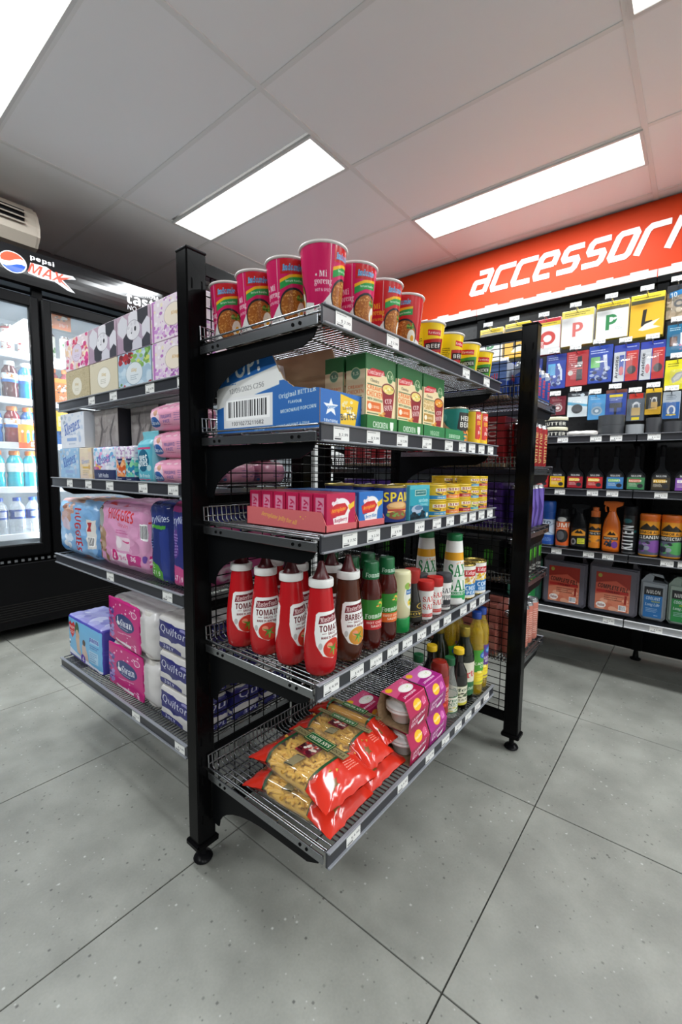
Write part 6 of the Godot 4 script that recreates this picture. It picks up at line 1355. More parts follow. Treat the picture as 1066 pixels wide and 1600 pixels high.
func mk_rice(o: Node3D, pr: String) -> void:
	# a card sleeve round two tubs set lid to lid; open on the local left and right
	var W := 0.096; var H := 0.082; var D := 0.098
	var hx := PackedVector2Array([Vector2(D / 2 - 0.004, 0.0), Vector2(D / 2, 0.04), Vector2(D / 2 - 0.016, H - 0.004), Vector2(-D / 2 + 0.012, H), Vector2(-D / 2, 0.04), Vector2(-D / 2 + 0.008, 0.0)])
	var pics_of := [pic(pr + "_front"), bit(pr + "_front", 0, 0, 1, 0.5), pic(pr + "_top"), bit(pr + "_top", 0, 0, 0.1, 0.1), bit(pr + "_top", 0, 0, 0.1, 0.1), bit(pr + "_top", 0, 0, 0.1, 0.1)]
	var m := MB.new(); var inner := MB.new()
	for i in 6:
		var a := hx[i]; var b := hx[(i + 1) % 6]
		var rc: Rect2 = pics_of[i]
		if i == 0: rc = bit(pr + "_front", 0, 0.45, 1, 0.55)
		m.quad(Vector3(-W / 2, a.y, a.x), Vector3(W / 2, a.y, a.x), Vector3(W / 2, b.y, b.x), Vector3(-W / 2, b.y, b.x), rc)
		inner.quad(Vector3(W / 2 + 0.0004, a.y * 0.975 + 0.001, a.x * 0.975), Vector3(-W / 2 - 0.0004, a.y * 0.975 + 0.001, a.x * 0.975), Vector3(-W / 2 - 0.0004, b.y * 0.975 + 0.001, b.x * 0.975), Vector3(W / 2 + 0.0004, b.y * 0.975 + 0.001, b.x * 0.975), pic("kraft"))
	part(o, "sleeve", m, printed(0.28))
	part(o, "sleeve_inside", inner, printed(0.7))
	for s in [-1.0, 1.0]:
		var t := MB.new()
		var p := [Vector2(0.026, 0.0), Vector2(0.0275, 0.002), Vector2(0.034, 0.025), Vector2(0.0375, 0.027), Vector2(0.044, 0.031), Vector2(0.0445, 0.035), Vector2(0.043, 0.0365), Vector2(0.001, 0.037)]
		t.lathe(p, 24)
		var tb := part(o, "tub", t, mat("fafaf8", 0.35), Vector3(0, 0.0035 if s < 0 else 0.0785, 0))
		if s > 0: tb.rotation_degrees.x = 180

func stock_bottom_shelf(y: float) -> void:
	var pen_ := func(o: Node3D) -> void: mk_pasta(o, false, 21)
	place("penne", "pasta_bag", "bag", pen_, "red and clear bag of penne underneath the top one at the shelf corner", Vector3(-0.640, y, -0.682), 93, "bags of penne")
	place("penne", "pasta_bag", "bag", pen_, "red and clear bag of penne lying on top at the shelf corner", Vector3(-0.634, y + 0.0545, -0.688), 86, "bags of penne")
	place("penne", "pasta_bag", "bag", pen_, "red and clear bag of penne at the bottom, next to the rice", Vector3(-0.646, y, -0.833), 90, "bags of penne")
	var mid := place("penne", "pasta_bag", "bag", pen_, "red and clear bag of penne on top, between the corner bag and the long pasta", Vector3(-0.646, y + 0.0545, -0.803), 90, "bags of penne")
	mid.scale = Vector3(0.62, 1, 1)
	var lg := thing("pasta_bag", "narrow red and clear bag of long yellow pasta beside the rice", "bag", Vector3(-0.668, y + 0.0545, -0.879), 90)
	mk_pasta(lg, true, 33)
	lg.scale = Vector3(0.66, 1, 1)
	for q in [["rice_red", -0.552, 0.0, -0.955, "lower crimson twin pack of rice tubs next to the pasta"], ["rice_red", -0.556, 0.0835, -0.952, "upper crimson twin pack of rice tubs, open end showing white tubs"], ["rice_magenta", -0.552, 0.0, -1.056, "lower magenta twin pack of rice tubs"], ["rice_magenta", -0.556, 0.0835, -1.054, "upper magenta twin pack of rice tubs"], ["rice_red", -0.690, 0.0, -0.955 - 0.01, "crimson twin pack of rice tubs further back, behind the pasta"]]:
		place(q[0], "rice_pack", "rice pack", func(o: Node3D) -> void: mk_rice(o, q[0]), q[4], Vector3(q[1], y + q[2], q[3]), 90, "rice twin packs")
	place("passata", "pasta_sauce_bottle", "bottle", func(o: Node3D) -> void: mk_bottle(o, [0.001, 0.024, 0.024, 0.024, 0.0275, 0.03, 0.0275, 0.15, 0.026, 0.17, 0.02, 0.182, 0.001, 0.184], mat("7d2016", 0.15, 0.0, 0.4), [0.001, 0.001, 0.024, 0.0, 0.025, 0.002, 0.025, 0.022, 0.022, 0.026], mat("b3201c", 0.35), [0.0278, 0.035, 0.0278, 0.145], pic("passata"), 24), "red pasta sauce bottle standing on its cap beside the rice", Vector3(-0.545, y, -1.134), 72)
	var vin := func(o: Node3D) -> void: mk_bottle(o, [0.001, 0.002, 0.024, 0.0, 0.0265, 0.004, 0.0265, 0.074, 0.024, 0.092, 0.0145, 0.126, 0.0125, 0.156], clear("dfe6e0", 0.16, 0.03), [0.0135, 0.154, 0.0155, 0.155, 0.0155, 0.174, 0.0145, 0.176, 0.001, 0.176], mat("14512f", 0.35), [0.0268, 0.016, 0.0268, 0.066], pic("vinegar"), 22)
	place("vin", "vinegar_bottle", "bottle", vin, "clear vinegar bottle with green cap in front", Vector3(-0.540, y, -1.191), 74, "vinegar bottles")
	place("vin", "vinegar_bottle", "bottle", vin, "clear vinegar bottle with green cap in the row behind", Vector3(-0.622, y, -1.150), 74, "vinegar bottles")
	var bal := func(o: Node3D) -> void: mk_bottle(o, [0.001, 0.002, 0.026, 0.0, 0.0285, 0.004, 0.0285, 0.095, 0.026, 0.118, 0.016, 0.138, 0.0135, 0.158, 0.0145, 0.168], mat("0f0c0b", 0.08, 0.0, 0.6), [0.0155, 0.170, 0.0165, 0.1705, 0.0165, 0.184, 0.015, 0.187, 0.001, 0.187], mat("d7b21f", 0.35), [0.0288, 0.018, 0.0288, 0.078], pic("balsamic"), 24)
	place("bal", "balsamic_bottle", "bottle", bal, "black balsamic bottle with yellow cap in front", Vector3(-0.538, y, -1.249), 72, "balsamic bottles")
	place("bal", "balsamic_bottle", "bottle", bal, "black balsamic bottle with yellow cap in the row behind", Vector3(-0.612, y, -1.216), 72, "balsamic bottles")
	var olv := func(o: Node3D) -> void: mk_bottle(o, [0.001, 0.002, 0.03, 0.0, 0.0325, 0.005, 0.0325, 0.140, 0.028, 0.166, 0.0175, 0.19, 0.016, 0.21], mat("141a0e", 0.08, 0.0, 0.6), [0.0165, 0.205, 0.0175, 0.206, 0.0175, 0.233, 0.0165, 0.235, 0.001, 0.235], mat("a8923f", 0.25, 0.7), [0.0328, 0.022, 0.0328, 0.128], pic("olive"), 24)
	place("olv", "olive_oil_bottle", "bottle", olv, "dark olive oil bottle with gold cap in front", Vector3(-0.548, y, -1.313), 72, "olive oil bottles")
	place("olv", "olive_oil_bottle", "bottle", olv, "dark olive oil bottle with gold cap in the row behind", Vector3(-0.622, y, -1.286), 72, "olive oil bottles")
	for q in [["oil_green", -0.535, -1.374, "yellow cooking oil bottle with green label and blue cap"], ["oil_purple", -0.540, -1.429, "yellow cooking oil bottle with purple label at the shelf end"], ["oil_green", -0.622, -1.350, "yellow cooking oil bottle in the row behind the green label"], ["oil_purple", -0.618, -1.406, "yellow cooking oil bottle in the row behind, at the end"]]:
		place(q[0], "cooking_oil_bottle", "bottle", func(o: Node3D) -> void:
			mk_bottle(o, [0.001, 0.002, 0.024, 0.0, 0.026, 0.006, 0.0262, 0.19, 0.024, 0.21, 0.0135, 0.238, 0.012, 0.25], clear("d9b81c", 0.22, 0.04), [0.013, 0.248, 0.0155, 0.249, 0.0155, 0.268, 0.0145, 0.27, 0.001, 0.27], mat("1d3c86", 0.35), [0.0266, 0.035, 0.0266, 0.15], pic(q[0]), 22)
			var oi := MB.new(); oi.lathe(prof([0.001, 0.004, 0.0235, 0.004, 0.0245, 0.01, 0.0245, 0.19, 0.02, 0.212, 0.001, 0.214]), 20)
			part(o, "oil", oi, clear("b8920e", 0.4, 0.1)), q[3], Vector3(q[1], y, q[2]), 72, "cooking oil bottles")

# ---------------------------------------------------------------- paper side
func stock_paper_side() -> void:
	var e := 0.0008
	var zf := -0.612   # front faces
	var y: float = DECKP[0] + e
	var tb := func(o: Node3D, pr: String) -> void:
		mk_box(o, 0.192, 0.106, 0.112, pic(pr), bit(pr, 0, 0, 0.5, 1), bit(pr, 0, 0, 1, 0.6), 0.4, "carton")
		var ov := MB.new(); ov.lathe([Vector2(0.04, 0.1062), Vector2(0.001, 0.1064)], 20, Rect2(0, 0, 1, 1), 1.4, 0.6)
		part(o, "tear_out", ov, mat("d8d4cc", 0.6))
	for q in [["tissue_straw", -1.662, 0, "straw patterned tissue box, lower box at the fridge end"], ["tissue_floral", -1.660, 1, "pink and orange floral tissue box on top of the straw one"], ["tissue_cream", -1.464, 0, "plain cream tissue box with an oval, lower row"], ["tissue_marble", -1.464, 1, "mauve and black hexagon tissue box on top of the cream one"], ["tissue_flower", -1.267, 0, "pale blue tissue box with red flowers, lower row"], ["tissue_marble", -1.267, 1, "mauve and black hexagon tissue box on top of the flower one"], ["tissue_purple", -1.070, 0, "purple blossom tissue box beside the black post, lower row"], ["tissue_purple", -1.070, 1, "purple blossom tissue box beside the black post, upper row"]]:
		place(q[0], "tissue_box", "tissue box", tb.bind(q[0]), q[3], Vector3(q[1], y + q[2] * 0.1072, zf - 0.074), 0, "patterned tissue boxes")
	# second shelf
	y = DECKP[1] + e
	var kl := func(o: Node3D, pr: String, w: float, h: float) -> void: mk_box(o, w, h, 0.115, pic(pr), bit(pr, 0.0, 0.85, 0.08, 0.12), bit(pr, 0, 0, 0.8, 0.1), 0.4)
	place("klb", "tissue_box", "tissue box", kl.bind("kleenex_blue", 0.165, 0.106), "pale blue tissue box with blue script, bottom left of its shelf", Vector3(-1.712, y, zf - 0.058), 0)
	place("klw", "tissue_box", "tissue box", kl.bind("kleenex_white", 0.198, 0.118), "white tissue box with blue script stacked on the pale blue one", Vector3(-1.683, y + 0.1068, zf - 0.06), 0)
	place("klc", "tissue_box", "tissue box", kl.bind("kleenex_cream", 0.094, 0.105), "small cream tissue box beside the pale blue one", Vector3(-1.578, y, zf - 0.058), 0)
	place("kls", "tissue_pack", "tissue pack", func(o: Node3D) -> void: mk_pack(o, 0.156, 0.105, 0.1, 0.008, 0.002, 0.0015, 3, pic("kleenex_soft"), bit("kleenex_soft", 0, 0, 0.2, 0.6), bit("kleenex_soft", 0, 0, 1, 0.5), 0.3), "blue and pink blotched soft pack of tissues", Vector3(-1.446, y, zf - 0.052), 0)
	place("ko", "tissue_pack", "tissue pack", func(o: Node3D) -> void: mk_pack(o, 0.054, 0.104, 0.1, 0.008, 0.002, 0.001, 4, pic("pack_orange"), pic("pack_orange"), bit("pack_orange", 0, 0, 1, 0.3), 0.25), "slim orange pocket tissue pack", Vector3(-1.337, y, zf - 0.052), 0)
	place("kt", "tissue_pack", "tissue pack", func(o: Node3D) -> void: mk_pack(o, 0.054, 0.104, 0.1, 0.008, 0.002, 0.001, 5, pic("pack_teal"), pic("pack_teal"), bit("pack_teal", 0, 0, 1, 0.3), 0.25), "slim teal pocket tissue pack next to the orange one", Vector3(-1.280, y, zf - 0.052), 0)
	for q in [[-1.482, "grey marbled tissue box set back next to the white one"], [-1.305, "grey marbled tissue box set back behind the pocket packs"]]:
		place("grey", "tissue_box", "tissue box", func(o: Node3D) -> void: mk_box(o, 0.165, 0.118, 0.11, pic("tissue_grey"), pic("spine_dark"), bit("tissue_grey", 0, 0, 1, 0.4), 0.4), q[1], Vector3(q[0], y + 0.1075, -0.695 if q[0] < -1.4 else -0.730), 0, "grey tissue boxes")
	var ww := thing("wet_wipes", "aqua pouch of wet wipes standing between tissues and pink wipes", "wipes", Vector3(-1.205, y, zf - 0.03))
	mk_pack(ww, 0.084, 0.118, 0.045, 0.014, 0.004, 0.002, 8, pic("wet_wipes"), bit("wet_wipes", 0, 0, 0.05, 0.1), bit("wet_wipes", 0, 0, 0.05, 0.1), 0.2, "pouch")
	var fin := MB.new(); fin.soft(Vector3(0, 0.128, 0), Vector3(0.086, 0.03, 0.004), 0.002, 0, 0.004, 9, bit("wet_wipes", 0, 0, 0.1, 0.08), Rect2(), Rect2(), 8)
	part(ww, "sealed_edge", fin, printed(0.2))
	for k in 3:
		place("bw", "baby_wipes", "wipes", func(o: Node3D) -> void:
			mk_pack(o, 0.178, 0.062, 0.1, 0.022, 0.004, 0.003, 12, pic("baby_wipes"), bit("baby_wipes", 0.7, 0, 0.1, 1), bit("baby_wipes", 0.5, 0, 0.1, 0.2), 0.22, "pouch")
			var l := MB.new(); l.bevel(Vector3(0, 0.065, 0), Vector3(0.085, 0.008, 0.055), 0.003)
			part(o, "flip_lid", l, mat("e2ccd2", 0.35)), ["pink pouch of baby wipes at the bottom of the pile", "pink pouch of baby wipes in the middle of the pile", "pink pouch of baby wipes on top of the pile"][k], Vector3(-1.065 - (0.012 if k == 2 else 0.0), y + k * 0.0715, zf - 0.052), 0, "piled baby wipes")
	for k in 2:
		place("bw", "baby_wipes", "wipes", unmade, ["pink baby wipes at the bottom of the rear pile, seen through the mesh", "pink baby wipes on top of the rear pile, seen through the mesh"][k], Vector3(-1.065, y + k * 0.0715, zf - 0.17), 0, "piled baby wipes")
		place("bw", "baby_wipes", "wipes", unmade, ["pink baby wipes at the bottom of the last pile by the mesh", "pink baby wipes on top of the last pile by the mesh"][k], Vector3(-1.065, y + k * 0.0715, zf - 0.285), 0, "piled baby wipes")
	# third shelf: nappies
	y = DECKP[2] + e
	place("nb", "nappy_pack", "nappies", func(o: Node3D) -> void: mk_pack(o, 0.32, 0.2, 0.2, 0.032, 0.004, 0.008, 14, pic("nappy_blue"), bit("nappy_blue", 0, 0, 0.15, 1), bit("nappy_blue", 0.2, 0, 0.3, 0.3), 0.2, "pack", 16), "pale blue nappy pack with red sideways lettering", Vector3(-1.714, y, zf - 0.112), 0)
	place("np", "nappy_pack", "nappies", func(o: Node3D) -> void: mk_pack(o, 0.332, 0.208, 0.21, 0.035, 0.006, 0.007, 15, pic("nappy_pink"), bit("nappy_pink", 0.4, 0, 0.1, 1), bit("nappy_pink", 0.4, 0, 0.3, 0.1), 0.2, "pack", 16), "pink nappy pack with red lettering, widest on the shelf", Vector3(-1.376, y, zf - 0.118), 0)
	place("d1", "nappy_pack", "nappies", func(o: Node3D) -> void: mk_pack(o, 0.106, 0.222, 0.16, 0.02, 0.004, 0.004, 16, pic("drynites_blue"), bit("drynites_blue", 0.5, 0.4, 0.2, 0.2), Rect2(), 0.2, "pack", 14), "navy night pants pack with a green corner", Vector3(-1.140, y, zf - 0.09), 0)
	place("d2", "nappy_pack", "nappies", func(o: Node3D) -> void: mk_pack(o, 0.095, 0.228, 0.16, 0.02, 0.004, 0.004, 17, pic("drynites_pink"), bit("drynites_pink", 0.4, 0.7, 0.2, 0.2), Rect2(), 0.2, "pack", 14), "navy and pink night pants pack half behind the black post", Vector3(-1.031, y, zf - 0.09), 0)
	place("d2", "nappy_pack", "nappies", unmade, "navy and pink night pants pack further back, seen through the mesh", Vector3(-1.031, y, zf - 0.262), 0)
	# lowest shelf
	y = DECKP[3] + e
	var pants := func(o: Node3D) -> void: mk_pack(o, 0.286, 0.162, 0.135, 0.012, 0.003, 0.003, 18, pic("nappy_pants"), pic("nappy_purple"), pic("nappy_top"), 0.22, "pack", 14)
	place("pants", "nappy_pack", "nappies", pants, "blue and purple nappy pants pack at the end of the lowest shelf", Vector3(-1.668, y, zf - 0.072), 0)
	place("pants", "nappy_pack", "nappies", pants, "blue and purple nappy pants pack behind the front one", Vector3(-1.645, y, zf - 0.24), 0)
	var swan := func(o: Node3D) -> void:
		# rolls in a clear wrap with a printed pink face
		for i in 3:
			for j in 2:
				var rm := MB.new(); rm.lathe([Vector2(0.022, 0.012), Vector2(0.046, 0.006), Vector2(0.0505, 0.014), Vector2(0.0505, 0.138), Vector2(0.046, 0.146), Vector2(0.022, 0.142), Vector2(0.021, 0.06)], 20, pic("roll_white"))
				part(o, "toilet_roll", rm, printed(0.8), Vector3(-0.1 + i * 0.102, -0.004, 0.048 - j * 0.1))
		var w := MB.new(); w.soft(Vector3(0, 0.0725, 0), Vector3(0.315, 0.145, 0.205), 0.03, 0.004, 0.005, 19, Rect2(0, 0, 1, 1), Rect2(), Rect2(), 12)
		part(o, "clear_wrap", w, clear("f4f2f2", 0.5, 0.2))
		var f := MB.new(); f.soft(Vector3(-0.035, 0.074, 0.1045), Vector3(0.225, 0.138, 0.006), 0.003, 0.004, 0.003, 20, pic("swan"), bit("swan", 0.5, 0.2, 0.02, 0.02), Rect2(), 12)
		part(o, "printed_face", f, printed(0.2))
	place("swan", "toilet_roll_pack", "toilet rolls", swan, "pink fronted toilet roll pack with a navy oval, lower one", Vector3(-1.327, y, zf - 0.113), 0, "pink toilet roll packs")
	place("swan", "toilet_roll_pack", "toilet rolls", swan, "pink fronted toilet roll pack with a navy oval, stacked on top", Vector3(-1.315, y + 0.1525, zf - 0.108), -3, "pink toilet roll packs")
	var quil := func(o: Node3D) -> void: mk_pack(o, 0.186, 0.1, 0.1, 0.014, 0.004, 0.004, 23, pic("quilton"), bit("quilton", 0.02, 0.1, 0.4, 0.9), bit("roll_white", 0.1, 0.1, 0.8, 0.8), 0.25, "pack", 14)
	for q in [[0, 0, "navy roll pack at the bottom of the front pile"], [0, 1, "navy roll pack in the middle of the front pile"], [0, 2, "navy roll pack on top of the front pile"], [1, 0, "navy roll pack at the bottom of the second pile, seen through the mesh"], [1, 1, "navy roll pack in the middle of the second pile, seen through the mesh"], [1, 2, "navy roll pack on top of the second pile, seen through the mesh"], [2, 0, "navy roll pack low in the rear, seen through the mesh"]]:
		place("quil", "kitchen_roll_pack", "paper rolls", quil, q[2], Vector3(-1.062, y + q[1] * 0.1015, zf - 0.055 - q[0] * 0.112), 0, "navy paper roll packs")

# ---------------------------------------------------------------- drinks side (behind the far mesh)
func stock_drinks_side() -> void:
	var e := 0.0008
	var kinds := [["case_silver", "can_silver", "silver and blue energy drink", 0.13, 0.125], ["case_red", "can_red", "red energy drink", 0.18, 0.165], ["case_purple", "can_purple", "purple energy drink", 0.175, 0.165], ["case_black", "can_black", "black and green energy drink", 0.145, 0.15], ["case_peach", "can_peach", "peach iced drink", 0.2, 0.17]]
	var spots := ["nearest the end post", "second from the end post", "third from the end post", "furthest from the end post"]
	for i in 5:
		var k: Array = kinds[i]
		var y: float = DECKD[i] + e
		for j in 4:
			place(k[0], "drink_case", "drinks", func(o: Node3D) -> void:
				mk_box(o, 0.172, k[3], 0.135, pic(k[0]), bit(k[0], 0, 0, 0.5, 1), bit(k[0], 0.05, 0.02, 0.1, 0.05), 0.3)
				var s := MB.new(); s.bevel(Vector3(0, 0.006, 0), Vector3(0.176, 0.012, 0.139), 0.001)
				part(o, "cardboard_base", s, mat("8a7258", 0.8)), "%s case %s" % [k[2], spots[j]], Vector3(-0.632 - j * 0.182, y, -1.655), 180, "drink cases behind the mesh")
		for c in 5:
			place(k[1], "drink_can", "can", func(o: Node3D) -> void: mk_tall_can(o, k[4], pic(k[1])), "%s can at the shelf end, %s from the end post" % [k[2], ["first", "second", "third", "fourth", "fifth"][c]], Vector3(-0.5065 - (c % 2) * 0.002, y, -1.636 - c * 0.062), 90, "single drink cans")

func mk_tall_can(o: Node3D, h: float, pr: Rect2, r := 0.0275) -> void:
	var m := MB.new(); m.lathe([Vector2(r * 0.86, 0.003), Vector2(r, 0.01), Vector2(r, h - 0.014)], 22, pr)
	part(o, "body", m, printed(0.22))
	var c := MB.new(); c.lathe([Vector2(r, h - 0.014), Vector2(r * 0.88, h - 0.004), Vector2(r * 0.9, h - 0.001), Vector2(r * 0.87, h), Vector2(r * 0.83, h - 0.004), Vector2(0.001, h - 0.004)], 22)
	part(o, "top", c, mat("b4b6b8", 0.25, 0.85))
	var b := MB.new(); b.lathe([Vector2(0.001, 0.003), Vector2(r * 0.7, 0.0), Vector2(r * 0.8, 0.0), Vector2(r * 0.86, 0.003)], 22)
	part(o, "base", b, mat("b4b6b8", 0.25, 0.85))
	var t := MB.new(); t.bevel(Vector3(0, h - 0.003, 0.004), Vector3(0.012, 0.001, 0.018), 0.0004)
	part(o, "ring_pull", t, mat("c2c4c6", 0.3, 0.8))

# ---------------------------------------------------------------- fridge contents (in the fridge's own axes: x from the camera end, front +z)
func stock_fridge(f: Node3D, sy: Array) -> void:
	var into := func(x: float, y: float, z: float) -> Vector3: return f.transform * Vector3(x, y, z)
	var sport := func(o: Node3D, liquid: String, cap: String, pr: String) -> void:
		mk_bottle(o, [0.001, 0.001, 0.03, 0.0, 0.0345, 0.006, 0.0345, 0.05, 0.031, 0.066, 0.0345, 0.082, 0.0345, 0.128, 0.031, 0.148, 0.02, 0.164, 0.0195, 0.17], mat(liquid, 0.12, 0.0, 0.3), [0.0195, 0.168, 0.0225, 0.169, 0.0225, 0.186, 0.0205, 0.19, 0.001, 0.19], mat(cap, 0.35), [0.035, 0.084, 0.035, 0.128], pic(pr), 22)
		o.scale = Vector3(1.14, 1.12, 1.14)
	var water := func(o: Node3D) -> void:
		mk_bottle(o, [0.001, 0.001, 0.03, 0.0, 0.0345, 0.006, 0.0345, 0.135, 0.03, 0.158, 0.016, 0.175, 0.015, 0.185], clear("cfd8de", 0.3, 0.05), [0.0155, 0.182, 0.0175, 0.183, 0.0175, 0.2, 0.001, 0.202], mat("2350b4", 0.35), [0.0349, 0.088, 0.0349, 0.135], pic("water_label"), 22)
		o.scale = Vector3(1.14, 1.08, 1.14)
	var wc := func(o: Node3D, pr: String) -> void: mk_tall_can(o, 0.155, pic(pr), 0.03)
	var xs := [0.44, 0.525, 0.61, 0.688]
	var word := ["furthest left", "third from the door edge", "second from the door edge", "nearest the door edge"]
	for i in 4:
		var x: float = xs[i]
		place("wcr", "drink_can", "can", wc.bind("can_white_red"), "white and red drink can on the fridge's top shelf, %s" % word[i], into.call(x, sy[0] + 0.001, -0.115), 90, "white cans in the fridge")
		var dk := i % 2 == 0
		place("sp_dark" if dk else "sp_blue", "sports_bottle", "bottle", sport.bind("4c1a22" if dk else "1f86c4", "dfe2e2", "sport_label"), "%s sports drink with white cap, %s" % ["dark red" if dk else "bright blue", word[i]], into.call(x, sy[1] + 0.001, -0.115), 85, "sports drinks in the fridge")
		place("sp_red" if dk else "sp_blue2", "sports_bottle", "bottle", sport.bind("7c2330" if dk else "2c6cb4", "d9752a", "sport_label"), "%s sports drink with orange cap, %s" % ["red" if dk else "mid blue", word[i]], into.call(x, sy[2] + 0.001, -0.115), 95, "sports drinks in the fridge")
		place("sp_cyan", "sports_bottle", "bottle", sport.bind("2fb0c4", "d9752a", "sport_white"), "turquoise sports drink with orange cap, %s" % word[i], into.call(x, sy[3] + 0.001, -0.115), 90, "sports drinks in the fridge")
		place("water", "water_bottle", "bottle", water, "clear water bottle with blue cap and label, %s" % word[i], into.call(x, sy[4] + 0.001, -0.115), 100, "water bottles in the fridge")
	for i in 5:
		var x := 0.822 + i * 0.082
		var w2: String = ["nearest the door gap", "second from the door gap", "third from the door gap", "fourth from the door gap", "fifth from the door gap"][i]
		place("wcg", "drink_can", "can", wc.bind("can_white_green"), "white and green can behind the second fridge door, %s" % w2, into.call(x, sy[0] + 0.001, -0.125), 90, "cans behind the second fridge door")
		place("sp_red", "sports_bottle", "bottle", unmade, "red sports drink behind the second fridge door, %s" % w2, into.call(x, sy[1] + 0.001, -0.125), 90, "bottles behind the second fridge door")
		place("sp_blue2", "sports_bottle", "bottle", unmade, "blue sports drink behind the second fridge door, %s" % w2, into.call(x, sy[2] + 0.001, -0.125), 90, "bottles behind the second fridge door")
	for q in [["promo_drinks", 0.672, sy[2] - 0.02, -0.062, 0.1, 0.135, "orange price card showing three bottles, behind the first fridge door"], ["promo_orange", 0.862, 1.775, -0.04, 0.1, 0.13, "orange price card in the top corner of the second fridge door"], ["promo_orange", 0.85, sy[1] + 0.01, -0.062, 0.085, 0.14, "orange price card in front of the second row of drinks"], ["promo_yellow", 0.862, sy[2] + 0.09, -0.062, 0.1, 0.12, "yellow price card lower behind the second fridge door"]]:
		var c := thing("price_card", q[6], "card", into.call(q[1], q[2], q[3]), 90, "price cards in the fridge")
		var m := MB.new(); m.box(Vector3(0, q[5] / 2, 0), Vector3(q[4], q[5], 0.0012), pic(q[0]), bit(q[0], 0.02, 0.02, 0.02, 0.02))
		part(c, "card", m, printed(0.4))

